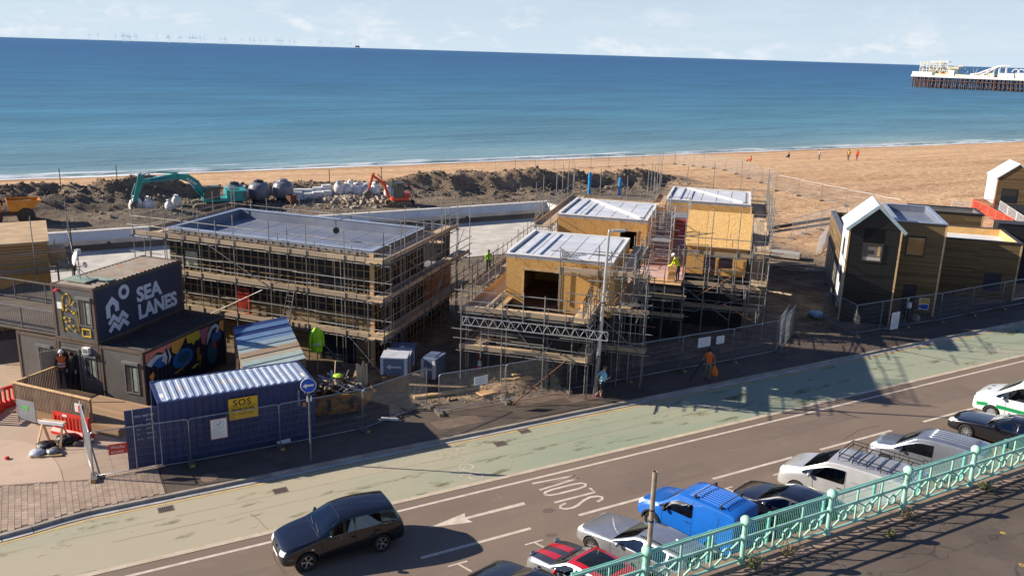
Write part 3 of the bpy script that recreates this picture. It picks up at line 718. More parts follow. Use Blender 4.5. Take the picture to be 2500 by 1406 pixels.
# wire mesh fence behind the railing, one object for each panel
PO = ['first', 'second', 'third', 'fourth', 'fifth', 'sixth', 'seventh', 'eighth', 'ninth']
for k in range(0, 9):
    ua_ = 8.4 + k * 1.75 ; ub = ua_ + 1.75
    if ua_ > 31: break
    t = thing('mesh_fence_panel', 'turquoise wire mesh panel behind the iron railing, %s from the left' % PO[k], 'mesh fence', (ua_, 12.16, DZ), group='turquoise mesh panels behind the railing')
    mb = MB()
    for i in range(30):
        x = .02 + i * (1.71 / 29); mb.tube((x, 0, -.30), (x, 0, .62), .0035, n=3, cap=False)
    for z in (-.3, -.05, .2, .45, .62): mb.tube((0, .004, z), (1.75, .004, z), .004, n=3, cap=False)
    mb.build('wire_mesh', mesh_m, t, fix=False)
    pbox('fence_post', (0.0, .035, .05), (.07, .05, 1.2), mesh_m, t)
    pbox('top_strip', (.875, .012, .64), (1.7, .03, .03), mesh_m, t)
# bare pole fixed beside a railing post
t = thing('steel_pole', 'bare rusty steel pole rising beside the green railing', 'pole', (9.88, RV + .10, DZ))
prof = MB(); prof.lathe([(.05, 0), (.05, 2.7), (.042, 2.7), (.042, 2.3)], n=12)
prof.build('shaft', pm('galv_pole', S(168, 156, 136), S(136, 120, 98), scale=5, rough=.6, c3=S(96, 66, 44), scale3=9, f3=(.6, .72)), t)
MB().lathe([(.058, 0), (.058, .035)], (0, 0, 1.62), n=12).build('clamp', pm('black_strap', S(40, 38, 36), rough=.6), t)
MB().lathe([(.058, 0), (.058, .03)], (0, 0, 1.86), n=12).build('clamp', MATS['black_strap'], t)
# weeds at the foot of the railing
def weed(u, v, h, seed, label, dry):
    rnd = random.Random(seed)
    t = thing('weed', label, 'weed', (u, v, DZ))
    st = MB(); lf = MB()
    for k in range(26):
        a = rnd.uniform(0, 2 * pi); L = h * rnd.uniform(.5, 1.1); lean = rnd.uniform(.2, .9)
        p = Vector((0, 0, 0)); pts = [p.copy()]
        d = Vector((cos(a) * lean, sin(a) * lean, 1)).normalized()
        for i in range(4):
            d = (d + Vector((rnd.uniform(-.3, .3), rnd.uniform(-.3, .3), rnd.uniform(-.2, .15)))).normalized(); p = p + d * L / 4; pts.append(p.copy())
            for q in range(4 if not dry else 2):
                c = p + Vector([rnd.uniform(-.05, .05) for _ in range(3)]); e1 = Vector([rnd.uniform(-1, 1) for _ in range(3)]).normalized() * rnd.uniform(.015, .035); e2 = Vector([rnd.uniform(-1, 1) for _ in range(3)]).normalized() * .014
                lf.add([c - e1, c + e2, c + e1, c - e2], [(0, 1, 2, 3)])
        st.path(pts, .004, n=3)
    st.build('stem', pm('weed_stem', S(120, 98, 70), S(92, 76, 56), scale=20, rough=.9), t, fix=False)
    lf.build('foliage', pm('weed_dry', S(150, 136, 100), S(110, 104, 70), scale=14, rough=.9) if dry else pm('weed_leaf', S(92, 106, 58), S(126, 132, 84), scale=14, rough=.8), t, fix=False)
weed(13.5, 11.42, .50, 1, 'straggly dry weed at the foot of the railing near the left end', True)
weed(17.3, 11.32, .36, 2, 'brown dead weed tuft below a railing post, middle of the walkway edge', True)
weed(20.35, 11.34, .28, 3, 'pale grey-green weed tuft nearest the right end of the railing', False)
weed(12.45, 11.42, .42, 4, 'leafy green weed sprouting by the railing post next to the blue van', False)
weed(16.3, 11.0, .14, 5, 'low green moss-like weed on the sunlit walkway', False)
# == timber buildings under construction, scaffolds
tube_m = pm('scaffold_tube', S(156, 154, 150), S(118, 116, 112), scale=1.5, rough=0.5, metal=0.4, c3=S(112, 84, 60), scale3=5, f3=(0.60, 0.72), rnd=0.18)
rust_tube_m = pm('rusty_tube', S(150, 104, 70), S(112, 78, 56), scale=3, rough=0.7, metal=0.2, rnd=0.15)
board_m = pm('scaffold_board', S(208, 184, 150), S(160, 136, 108), scale=2.2, rough=0.85, stretch=(1, 8, 3), coord='Object', rnd=0.22, lo=.25, hi=.75, c3=S(214, 192, 160), scale3=3)
toe_m = pm('toe_board', S(184, 163, 135), S(136, 118, 98), scale=2.2, rough=0.85, stretch=(1, 3, 6), coord='Object', rnd=0.2, lo=.25, hi=.75)
batten_m = pm('batten_timber', S(164, 138, 98), S(128, 106, 74), scale=2.0, rough=0.85, rnd=0.15)
black_m = pm('breather_membrane', S(34, 34, 40), S(22, 22, 26), scale=0.8, rough=0.7, bump=0.01, bscale=3)
clad_m = pm('larch_cladding', S(150, 128, 92), S(104, 86, 60), scale=2.0, rough=0.8, stretch=(1.2, 6, 6), coord='Object', rnd=0.26, lo=.25, hi=.75)
roofmem_m = pm('roof_membrane', S(126, 132, 146), S(108, 114, 128), scale=0.5, rough=0.42, bump=0.004, bscale=3, c3=S(140, 136, 128), scale3=.9, f3=(.58, .75))
roofedge_m = pm('roof_edge', S(150, 160, 178), S(132, 142, 160), scale=1, rough=0.35)
osb_m = pm('osb_board', S(222, 174, 102), S(186, 136, 72), scale=9, rough=0.8, bump=0.004, bscale=30, stretch=(1, 1, 1.6), detail=7, lo=.3, hi=.7, c3=S(222, 182, 122), scale3=16, f3=(.55, .68), rnd=.13)
ply_m = pm('plywood', S(214, 176, 128), S(188, 148, 102), scale=2.5, rough=0.7, rnd=.12)
timb_m = pm('new_timber', S(214, 180, 132), S(184, 148, 104), scale=3, rough=0.8, rnd=.18)
inswhite_m = pm('insulation_white', S(214, 216, 220), S(196, 200, 206), scale=1.2, rough=0.6, rnd=.05)
whitetrim_m = pm('white_trim', S(240, 238, 232), S(224, 222, 216), scale=2, rough=0.6)
dark_in = pm('dark_interior', S(58, 46, 40), S(40, 32, 28), scale=1, rough=.9)
wglass_m = glass('window_glass', (0.03, 0.035, 0.04), 0.02)
class Frame2:
    """skewed plan frame: T(a,b,z) -> scene"""
    def __init__(s, o, ang1, ang2):
        s.o = Vector((o[0], o[1], 0)); s.e1 = Vector((cos(radians(ang1)), sin(radians(ang1)), 0)); s.e2 = Vector((cos(radians(ang2)), sin(radians(ang2)), 0))
    def __call__(s, a, b, z=0.0): return s.o + s.e1 * a + s.e2 * b + Vector((0, 0, z))
def blockbox(mb, T, a0, a1, b0, b1, z0, z1, m=0):
    p = [T(a, b, z) for a in (a0, a1) for b in (b0, b1) for z in (z0, z1)]
    return mb.add(p, [(0, 1, 3, 2), (4, 6, 7, 5), (0, 4, 5, 1), (2, 3, 7, 6), (0, 2, 6, 4), (1, 5, 7, 3)], m)
def tbox(name, T, a0, a1, b0, b1, z0, z1, mat, parent):
    return blockbox(MB(), T, a0, a1, b0, b1, z0, z1).build(name, mat, parent)
coupler_me = None
def coupler(parent, p):
    global coupler_me
    if coupler_me is None: coupler_me = MB().box((0, 0, 0), (.085, .085, .10)).mesh('coupler', pm('coupler_steel', S(96, 92, 86), S(70, 60, 52), scale=20, rough=.6, metal=.5))
    return link('coupler', coupler_me, parent, Matrix.Translation(p))
def scaffold_run(par, A, B, inward, levels, ztop, width=0.95, bay=2.1, base=0.05, rails=True, toe=True, boards=True, inner=True, brace=(), ext=0.0, seed=0, railz=(0.5, 1.0), topvar=0.5, nb=4, wall_levels=None, couplers=True, inner_top=None):
    rnd = random.Random(seed * 31 + 5)
    A = Vector((A[0], A[1], 0)); B = Vector((B[0], B[1], 0)); d = (B - A); L = d.length; d.normalize()
    w = Vector((inward[0], inward[1], 0)).normalized() * width
    n = max(1, round(L / bay)); up = Vector((0, 0, 1))
    for i in range(n + 1):
        p = A + d * (L * i / n)
        zt = ztop + rnd.uniform(-topvar, topvar)
        ptube('standard', p + up * base, p + up * zt, .0245, tube_m, par)
        if inner:
            ptube('standard', p + w + up * base, p + w + up * ((inner_top or levels[-1] + .15) + rnd.uniform(-.1, .6)), .0245, tube_m, par)
        for z in levels:
            if couplers: coupler(par, p + up * (z - .10) + d * .03)
            k = 0.20 + rnd.uniform(-.05, .12)
            wv = w.normalized()
            ptube('transom', p - wv * k + up * (z - .06) + d * .05, p + w + wv * .12 + up * (z - .06) + d * .05, .0245, tube_m, par)
            if i < n:
                q = p + d * (L / n * .5)
                if rails and rnd.random() < .55: ptube('puncheon', q - wv * .03 + up * (z - .35), q - wv * .03 + up * (z + 1.15 + rnd.uniform(-.1, .3)), .0245, tube_m, par)
                ptube('transom', q - wv * (k * .8) + up * (z - .06), q + w + wv * .1 + up * (z - .06), .0245, tube_m, par)
    for z in levels:
        e0 = rnd.uniform(.1, .45) + ext; e1 = rnd.uniform(.1, .45) + ext
        ptube('ledger', A - d * e0 + up * (z - .11), B + d * e1 + up * (z - .11), .0245, tube_m, par)
        if inner: ptube('ledger', A - d * e1 + w + up * (z - .11), B + d * e0 + w + up * (z - .11), .0245, tube_m, par)
        if rails:
            for h in railz:
                # rails of several lengths lapped together
                x = -rnd.uniform(.15, .5)
                while x < L:
                    x2 = min(L + rnd.uniform(.15, .5), x + rnd.uniform(4.2, 6.2))
                    off = rnd.uniform(-.03, .03)
                    ptube('guard_rail', A + d * x + up * (z + h + off), A + d * x2 + up * (z + h + off), .0245, tube_m, par); x = x2 - .25 if x2 < L else L
        if boards:
            wv = w.normalized()
            for j in range(nb):
                x = -.12 + rnd.uniform(-.1, .1)
                while x < L + .1:
                    x2 = min(L + .15, x + rnd.uniform(3.2, 3.9))
                    c = wv * (.06 + (j + .5) * (width - .1) / nb)
                    zz = z + .02 + rnd.uniform(0, .012)
                    pbar('deck_board', A + d * (x + .01) + c + up * zz, A + d * (x2 - .01) + c + up * zz, (width - .1) / nb - .012, .038, board_m, par); x = x2
        if toe:
            x = -.1
            while x < L + .05:
                x2 = min(L + .12, x + rnd.uniform(3.0, 3.9)); off = rnd.uniform(-.015, .02)
                pbar('toe_board', A + d * (x + .008) + up * (z + .10 + off) + w.normalized() * .035, A + d * (x2 - .008) + up * (z + .10 + rnd.uniform(-.015, .02)) + w.normalized() * .035, .038, .225, toe_m, par); x = x2
    for (x0, z0, x1, z1) in brace:
        ptube('brace', A + d * x0 - w.normalized() * .05 + up * z0, A + d * x1 - w.normalized() * .05 + up * z1, .0245, tube_m, par)
def battens(par, p0, d, nrm, L, z0, z1, dv=0.45, dh=0.42, holes=(), mat=None):
    """counter battens on a wall: verticals flat on the membrane, horizontals over them"""
    mat = mat or batten_m; d = Vector(d); nrm = Vector(nrm); p0 = Vector((p0[0], p0[1], 0)); up = Vector((0, 0, 1))
    def inhole(x, z): return any(h[0] - .01 < x < h[1] + .01 and h[2] - .01 < z < h[3] + .01 for h in holes)
    k = 0; x = 0.03
    while x < L:
        segs = [(z0, z1)]
        for h in holes:
            if h[0] < x < h[1]: segs = [(a, b) for s0, s1 in segs for a, b in ((s0, min(s1, h[2])), (max(s0, h[3]), s1)) if b - a > .05]
        for a, b in segs: pbar('batten', p0 + d * x + nrm * .02 + up * a, p0 + d * x + nrm * .02 + up * b, .05, .038, mat, par, up=nrm)
        x += dv
    z = z0 + .12
    while z < z1:
        segs = [(0.0, L)]
        for h in holes:
            if h[2] < z < h[3]: segs = [(a, b) for s0, s1 in segs for a, b in ((s0, min(s1, h[0])), (max(s0, h[1]), s1)) if b - a > .05]
        for a, b in segs: pbar('batten', p0 + d * a + nrm * .058 + up * z, p0 + d * b + nrm * .058 + up * z, .038, .036, mat, par, up=nrm)
        z += dh
def cladding(par, p0, d, nrm, L, z0, z1, bh=0.145, holes=(), mat=None, off=.075, joints=True, seed=1):
    mat = mat or clad_m; d = Vector(d); nrm = Vector(nrm); p0 = Vector((p0[0], p0[1], 0)); up = Vector((0, 0, 1)); rnd = random.Random(seed)
    z = z0
    while z < z1 - .02:
        h = min(bh, z1 - z); zc = z + h / 2
        segs = [(0.0, L)]
        for hh in holes:
            if hh[2] < zc < hh[3]: segs = [(a, b) for s0, s1 in segs for a, b in ((s0, min(s1, hh[0])), (max(s0, hh[1]), s1)) if b - a > .05]
        for a, b in segs:
            x = a
            while x < b - .02:
                x2 = min(b, x + (rnd.uniform(2.4, 4.2) if joints else 99))
                if b - x2 < .5: x2 = b
                pbar('cladding_board', p0 + d * (x + .003) + nrm * (off + rnd.uniform(-.003, .003)) + up * zc, p0 + d * (x2 - .003) + nrm * (off + rnd.uniform(-.003, .003)) + up * zc, h - .012, .024, mat, par, up=nrm); x = x2
        z += bh
F1 = Frame2((14.4, 40.06), 130.8, 43.6)
L1, D1, H1 = 12.7, 6.6, 6.18
b1 = thing('timber_building', 'two storey battened black building with grey flat roof inside left scaffold', 'building', (F1.o.x, F1.o.y, 0))
def P1(name, a0, a1, bb0, bb1, z0, z1, mat, par=None):
    o = tbox(name, F1, a0, a1, bb0, bb1, z0, z1, mat, b1 if par is None else par)
    if par is None: o.matrix_parent_inverse = Matrix.Translation(-F1.o)
    return o
def fixp(root):          # children of a thing were built in scene coordinates
    inv = Matrix.Translation(-Vector(root.location))
    for c in root.children: c.matrix_parent_inverse = inv
P1('wall', 0, L1, 0, D1, 0, 5.62, black_m)
for nm, a in (('parapet', (0, L1, 0, .26)), ('parapet', (0, L1, D1 - .26, D1)), ('parapet', (0, .26, .262, D1 - .262)), ('parapet', (L1 - .26, L1, .262, D1 - .262))):
    P1(nm, *a, 5.62, H1, roofmem_m)
mb = MB()
for a in ((-.05, L1 + .05, -.07, .29), (-.05, L1 + .05, D1 - .29, D1 + .05), (-.05, .29, .292, D1 - .292), (L1 - .29, L1 + .05, .292, D1 - .292)): blockbox(mb, F1, a[0], a[1], a[2], a[3], H1, H1 + .03)
mb.build('roof_edging', roofedge_m, b1)
P1('roof', .262, L1 - .262, .262, D1 - .262, 5.60, 5.66, roofmem_m)
for k in range(1, 8): tbox('roof_seam', F1, .3 + k * 1.5, .36 + k * 1.5, .3, D1 - .3, 5.66, 5.668, roofmem_m, b1)
nf = -(F1.e1.cross(Vector((0, 0, 1)))); nf = nf if nf.dot(F1.e2) < 0 else -nf
ns = F1.e2.cross(Vector((0, 0, 1))); ns = ns if ns.dot(F1.e1) < 0 else -ns
holes_up = [(1.6, 3.0, 3.55, 4.75), (10.7, 11.7, 4.1, 5.1)]
battens(b1, F1(0, 0), F1.e1, nf, L1, 2.62, 6.1, .455, .40, holes_up)
cladding(b1, F1(0, 0), F1.e1, nf, L1, 0.08, 2.60, .145, [(1.0, 3.0, 0, 2.3)])
battens(b1, F1(0, 0), F1.e2, ns, D1, 0.1, 6.1, .455, .45)
for z0 in (0, 3.4): tbox('corner_post', F1, -.10, .12, -.10, -.004, z0 + .02, z0 + 2.7, timb_m, b1)
for (x0, x1, z0, z1) in holes_up + [(1.0, 3.0, .1, 2.3)]:
    w_ = tbox('window' if z0 > 1 else 'sliding_door', F1, x0 + .03, x1 - .03, -.05, -.004, z0 + .03, z1 - .03, pm('window_frame_dark', S(44, 46, 50), rough=.4), b1)
    if z0 > 1: tbox('pane', F1, x0 + .1, x1 - .1, -.055, -.045, z0 + .1, z1 - .1, wglass_m if x0 < 5 else pm('hazy_pane', S(176, 178, 150), S(150, 156, 136), scale=2, rough=.3), w_)
    else:
        for q in ((x0 + .1, (x0 + x1) / 2 - .04), ((x0 + x1) / 2 + .04, x1 - .1)): tbox('pane', F1, q[0], q[1], -.057, -.045, z0 + .12, z1 - .1, wglass_m, w_)
# low rear wing with terrace
P1('rear_wing', 0, 5.5, D1 + .003, 10.6, 0, 3.2, black_m)
P1('terrace_deck', .05, 5.4, D1 + .02, 10.5, 3.2, 3.26, pm('grey_deck', S(150, 150, 154), S(120, 120, 126), scale=1, rough=.7))
P1('terrace_wall', 0, .2, 9.0, 10.6, 3.262, 5.5, black_m)
P1('terrace_wall', .202, 5.5, 10.4, 10.6, 3.262, 5.4, black_m)
cladding(b1, F1(0, D1 + .02), F1.e2, ns, 4.0, 1.3, 3.2, .145, mat=pm('orange_cladding', S(186, 130, 84), S(150, 98, 60), scale=2, rough=.8, stretch=(1.2, 6, 6), coord='Object', rnd=.2))
battens(b1, F1(0, D1 + .02), F1.e2, ns, 4.0, 0.1, 1.3, .5, .45)
fixp(b1)
for c in b1.children:
    for g in c.children: g.matrix_parent_inverse = Matrix.Identity(4)
# scaffold round it
s1 = thing('scaffold', 'steel tube scaffold wrapped round the left grey-roofed timber building', 'scaffold')
LV = [1.95, 3.9, 5.85]
W1 = lambda a, b: F1(a, b)[:2]
scaffold_run(s1, W1(-1.1, -.95), W1(L1 + 1.6, -.95), F1.e2, LV, 7.55, .8, 2.1, seed=1, topvar=.35, brace=[(10.5, 5.8, 6.3, 3.7), (10.6, 1.9, 7.1, 3.7), (0.1, .1, 2.0, 1.9), (4.2, 1.9, 2.2, .1)])
scaffold_run(s1, W1(-1.1, -.95), W1(-1.1, 11.2), F1.e1, LV[:2], 7.3, .9, 2.1, seed=2, topvar=.4, brace=[(3.0, 5.4, 6.6, 3.3), (5.2, 1.7, 7.8, 3.6), (8.4, 3.4, 11.0, 5.6)])
scaffold_run(s1, W1(-1.1, -.95), W1(-1.1, 9.0), F1.e1, LV[2:], 7.5, .95, 2.4, seed=3, inner=False, topvar=.3)
scaffold_run(s1, W1(L1 + 1.3, 0), W1(L1 + 1.3, D1 + 1), -F1.e1, LV[2:], 7.2, .95, 2.1, seed=4, topvar=.3)
scaffold_run(s1, W1(-.6, D1 + 1.3), W1(L1 + 1.3, D1 + 1.3), -F1.e2, [5.2], 7.0, .9, 2.4, seed=5, topvar=.3, toe=False)
# ladder and raking tubes
for k in range(2): ptube('ladder_stile', F1(4.75 + k * .4, -1.3, .1), F1(3.9 + k * .4, -1.05, 4.4), .02, tube_m, s1)
for i in range(14):
    f = (i + .5) / 14; ptube('ladder_rung', F1(4.75 - .85 * f, -1.3 + .25 * f, .1 + 4.3 * f), F1(5.15 - .85 * f, -1.3 + .25 * f, .1 + 4.3 * f), .012, tube_m, s1, 'tube6')
# gin wheel with its rope, on a standard at the front
gw = thing('gin_wheel', 'black gin wheel with rope hung on the front scaffold of the grey roof', 'pulley', F1(1.35, -1.25, 7.35))
MB().lathe([(.03, -.03), (.14, -.03), (.16, -.02), (.13, 0), (.16, .02), (.14, .03), (.03, .03)], n=18, axis='Y').build('wheel', pm('gin_black', S(32, 38, 36), rough=.5), gw)
ptube('hook', (0, 0, .2), (0, 0, .45), .02, MATS['gin_black'], gw)
ptube('arm', (-.1, 0, .45), (.9, .2, .62), .0245, tube_m, gw)
for dx in (-.15, .15): ptube('rope', (dx, 0, 0), (dx * 1.1 + .04, -.1, -7.1), .010, pm('rope', S(170, 160, 140), rough=.9), gw, 'tube5')
ob = thing('barrier_gate', 'red plastic pedestrian barrier stood upright on the left scaffold deck', 'barrier', F1(7.6, -.55, 1.99), radians(130.8))
red_m = pm('barrier_red', S(206, 62, 40), S(180, 48, 32), scale=3, rough=.5)
for x in (-.38, .38): pbox('side_frame', (x, 0, .75), (.07, .05, 1.5), red_m, ob)
for z in (.04, .3, 1.2, 1.46): pbox('cross_bar', (0, 0, z), (.69, .045, .08), red_m, ob)
for k in range(9): pbox('slat', (-.28 + k * .07, 0, .75), (.025, .03, .82), red_m, ob)
F2 = Frame2((20.6, 37.4), -44, 46)
UPV = Vector((0, 0, 1))
n2f = -F2.e2; n2l = -F2.e1; n2r = F2.e1
gf = thing('ground_floor_block', 'black membrane ground floor storey under the three OSB boxes', 'building', F2(0, 0))
def G2(name, *a, mat=black_m): return tbox(name, F2, *a, mat, gf)
G2('wall_block', 0, 5.5, 0, 18.4, 0, 3.25); G2('front_bay', 0.2, 4.2, -2.2, -.003, 0, 3.2)
for a in ((.2, 4.2, -2.2, -2.05), (.2, .35, -2.047, -.01), (4.05, 4.2, -2.047, -.01)): G2('bay_parapet', *a, 3.203, 3.75)
for a in ((.15, 4.25, -2.25, -2.0), (4.0, 4.25, -1.997, -.01), (.15, .4, -1.997, -.01)): G2('coping_timber', *a, 3.752, 3.84, mat=timb_m)
G2('wall_block', 5.503, 8.4, 7.85, 27.1, 0, 3.25); G2('wall_block', 8.403, 12.0, 11.0, 27.1, 0, 3.25)
deckply_m = pm('terrace_ply', S(190, 150, 138), S(170, 132, 122), scale=.8, rough=.7, rnd=.05)
G2('terrace_floor', 5.52, 8.4, 7.8, 21, 3.253, 3.29, mat=deckply_m)
G2('terrace_floor', 0.02, 5.5, 6.02, 12.05, 3.253, 3.29, mat=deckply_m)
for k, (a0, a1) in enumerate(((5.53, 6.9), (6.91, 8.38))): G2('deck_sheet', a0, a1, 7.76, 8.9, 3.292, 3.31, mat=ply_m)
for t in (8.95, 10.2): G2('deck_sheet', 5.6, 8.3, t, t + 1.2, 3.291, 3.302, mat=pm('terrace_sheet', S(206, 176, 164), S(186, 152, 142), scale=1, rough=.7, rnd=.06))
for a in ((.9, 1.9), (2.3, 3.6)):  # dark openings
    w_ = G2('window', a[0], a[1], -2.235, -2.203, .9, 2.1, mat=MATS['window_frame_dark'])
    tbox('pane', F2, a[0] + .08, a[1] - .08, -2.25, -2.237, .98, 2.02, wglass_m, w_)
for a in ((6.0, 7.4, 7.82), (9.0, 10.6, 10.97)):
    w_ = G2('window', a[0], a[1], a[2] - .03, a[2] + .025, .2, 2.3, mat=MATS['window_frame_dark'])
    tbox('pane', F2, a[0] + .08, a[1] - .08, a[2] - .045, a[2] - .033, .28, 2.22, wglass_m, w_)
fixp(gf)
for c in gf.children:
    for g in c.children: g.matrix_parent_inverse = Matrix.Identity(4)
def osb_box(name, label, a0, a1, b0, b1, z0, z1, opening=None, side_open=None, roofbar=True):
    t = thing(name, label, 'building', F2(a0, b0, z0))
    def B(nm, *a, mat=osb_m): return tbox(nm, F2, *a, mat, t)
    th = .16
    # sheets of board, each its own piece, on front and left walls
    def sheets(lo, hi, put, hole=None):
        x = lo
        while x < hi - .01:
            x2 = min(hi, x + 1.22)
            if hole and x2 > hole[0] and x < hole[1]:
                if x < hole[0]: put(x, hole[0], z0, z1)
                put(max(x, hole[0]), min(x2, hole[1]), hole[3], z1)
                if hole[2] > z0 + .05: put(max(x, hole[0]), min(x2, hole[1]), z0, hole[2])
                if x2 > hole[1]: put(hole[1], x2, z0, z1)
            else: put(x, x2, z0, z1)
            x = x2
    g = .004
    sheets(a0, a1, lambda p, q, zz0, zz1: B('board_sheet', p + g, q - g, b0, b0 + th - .003, zz0 + .002, zz1), opening)
    sheets(b0 + th, b1, lambda p, q, zz0, zz1: B('board_sheet', a0, a0 + th - .003, p + g, q - g, zz0 + .002, zz1))
    sheets(b0 + th, b1, lambda p, q, zz0, zz1: B('board_sheet', a1 - th + .003, a1, p + g, q - g, zz0 + .002, zz1), side_open)
    B('rear_wall', a0 + th, a1 - th, b1 - th, b1, z0 + .002, z1)
    B('inner_floor', a0 + th, a1 - th, b0 + th, b1 - th, z0 + .005, z0 + .04, mat=pm('inner_ply', S(176, 134, 98), S(150, 112, 80), scale=1, rough=.8))
    B('roof', a0 + .003, a1 - .003, b0 + .003, b1 - .003, z1 + .002, z1 + .16, mat=pm('roof_joint', S(150, 152, 158), rough=.7))
    # insulation slabs with open joints on the roof
    nx = 5; ny = 3
    for i in range(nx):
        for j in range(ny):
            x0 = a0 + .35 + i * (a1 - a0 - .7) / nx; x1 = a0 + .35 + (i + 1) * (a1 - a0 - .7) / nx; y0 = b0 + .2 + j * (b1 - b0 - .4) / ny; y1 = b0 + .2 + (j + 1) * (b1 - b0 - .4) / ny
            B('insulation_slab', x0 + .025, x1 - .025, y0 + .025, y1 - .025, z1 + .162, z1 + .19 + random.uniform(0, .008), mat=inswhite_m)
    # upstands: raised white kerbs along the edges
    B('roof_kerb', a0, a1, b0 - .02, b0 + .12, z1 + .163, z1 + .22, mat=whitetrim_m)
    B('roof_kerb', a0, a0 + .14, b0 + .123, b1, z1 + .163, z1 + .30, mat=whitetrim_m)
    B('roof_kerb', a1 - .14, a1, b0 + .123, b1, z1 + .163, z1 + .26, mat=whitetrim_m)
    B('roof_kerb', a0 + .143, a1 - .143, b1 - .14, b1, z1 + .163, z1 + .26, mat=whitetrim_m)
    B('roof_ridge', a0 + .75, a0 + .95, b0 + .3, b1 - .3, z1 + .20, z1 + .27, mat=inswhite_m)
    B('roof_ridge', a0 + 1.55, a0 + 1.68, b0 + .3, b1 - .3, z1 + .20, z1 + .26, mat=inswhite_m)
    if roofbar: pbar('white_batten', F2(a0 + 1.2, b1 - .5, z1 + .30), F2(a1 - .5, b0 + .55, z1 + .24), .26, .10, whitetrim_m, t)
    if opening:
        pbar('lintel', F2(opening[0] - .1, b0 - .02, opening[3] + .06), F2(opening[1] + .1, b0 - .02, opening[3] + .06), .03, .10, timb_m, t)
        for x in opening[:2]: pbar('jamb', F2(x, b0 - .02, opening[2] + .01), F2(x, b0 - .02, opening[3]), .03, .06, timb_m, t, up=F2.e1)
    for k in range(5):
        x = a0 + .5 + k * (a1 - a0 - 1) / 4; pbar('fixing_strap', F2(x, b0 - .02, z1 + .1), F2(x + .1, b0 - .12, z1 - .12), .03, .01, pm('strap_brown', S(120, 84, 50), rough=.8), t)
    fixp(t); return t
osb_box('osb_box', 'nearest OSB box with wide open doorway and white insulated roof behind the lamp post', 0, 5.5, 0, 6.0, 3.3, 5.95, opening=(.95, 2.85, 3.32, 5.35), roofbar=False)
osb_box('osb_box', 'middle OSB box with small square window opening beside the access tower', 0.1, 5.8, 12.1, 18.4, 3.3, 5.95, opening=(4.1, 5.2, 4.2, 5.35))
osb_box('osb_box', 'farthest OSB box with white roof nearest the open beach', 6.1, 12.0, 21.1, 27.1, 3.3, 5.95)
# lean-to hut with a steep OSB roof slope
t = thing('osb_hut', 'OSB hut with steep bare board roof slope facing the road', 'building', F2(8.4, 11.0, 3.3))
def BH(nm, *a, mat=osb_m): return tbox(nm, F2, *a, mat, t)
for a in ((8.4, 9.45), (10.15, 10.35), (11.15, 11.95)): BH('board_sheet', a[0] + .004, a[1] - .004, 11.0, 11.14, 3.302, 5.2)
BH('board_sheet', 9.45, 10.15, 11.0, 11.14, 4.75, 5.2); BH('board_sheet', 10.35, 11.15, 11.0, 11.14, 4.6, 5.2)
BH('board_sheet', 10.35, 11.15, 11.0, 11.14, 3.302, 3.75)
MB().extrude([F2(8.4, 11.145, 3.302), F2(8.4, 15.2, 3.302), F2(8.4, 15.2, 5.3), F2(8.4, 12.65, 6.78), F2(8.4, 11.145, 5.25)], F2.e1 * .14).build('side_wall', osb_m, t)
MB().extrude([F2(11.82, 11.145, 3.302), F2(11.82, 15.2, 3.302), F2(11.82, 15.2, 5.3), F2(11.82, 12.65, 6.78), F2(11.82, 11.145, 5.25)], F2.e1 * .14).build('side_wall', osb_m, t)
osbr_m = pm('osb_pale', S(228, 186, 118), S(196, 150, 86), scale=9, rough=.8, detail=7, c3=S(240, 206, 150), scale3=16, f3=(.55, .68), rnd=.05)
for k, (x0, x1) in enumerate(((8.25, 9.45), (9.46, 10.7), (10.71, 12.1))):
    MB().extrude([F2(x0, 10.75, 5.08), F2(x0, 12.65, 6.92), F2(x0, 12.78, 6.80), F2(x0, 10.87, 4.96)], F2.e1 * (x1 - x0 - .008)).build('roof_sheet', osbr_m, t)
    MB().extrude([F2(x0, 12.66, 6.93), F2(x0, 15.4, 5.3), F2(x0, 15.3, 5.2), F2(x0, 12.79, 6.80)], F2.e1 * (x1 - x0 - .008)).build('roof_sheet', osbr_m, t)
BH('inner_floor', 8.55, 11.8, 11.15, 15, 3.303, 3.33, mat=deckply_m)
fixp(t)
# timber upstand round the terrace behind the middle box
t = thing('plywood_upstand', 'raw plywood upstand box behind the middle OSB roof', 'upstand', F2(0, 18.5))
for a in ((0, 5.6, 22.4, 22.55), (0, .15, 18.45, 22.39), (5.45, 5.6, 18.45, 22.39)): tbox('ply_panel', F2, *a, 3.3, 5.6, ply_m, t)
tbox('rear_block', F2, .16, 5.44, 18.45, 22.39, 3.3, 5.0, black_m, t)
fixp(t)
W2 = lambda a, b: F2(a, b)[:2]
sA = thing('scaffold', 'steel tube scaffold with lattice beam wrapping the near OSB box above the fence', 'scaffold', F2(1, -3))
scaffold_run(sA, W2(-1.3, -3.25), W2(4.9, -3.25), F2.e2, [1.95, 3.9], 5.15, .85, 2.05, seed=11, topvar=.15, brace=[(4.0, 1.9, 2.1, 4.0)])
scaffold_run(sA, W2(5.0, -3.2), W2(5.0, 0), -F2.e1, [1.95, 3.9], 5.6, .8, 1.6, seed=12, topvar=.3)
scaffold_run(sA, W2(4.9, -.95), W2(7.3, -.95), F2.e2, [1.95, 3.9, 5.7], 7.0, .85, 1.2, seed=13, topvar=.3, brace=[(0, 3.8, 2.3, 1.9)])
scaffold_run(sA, W2(3.0, -.95), W2(4.9, -.95), F2.e2, [5.7], 7.0, .85, 1.9, seed=14, topvar=.3, base=3.9)
scaffold_run(sA, W2(6.6, -.5), W2(6.6, 6.2), -F2.e1, [3.9, 5.7], 7.1, .85, 2.1, seed=15, topvar=.3, brace=[(.2, 5.6, 2.5, 3.8)])
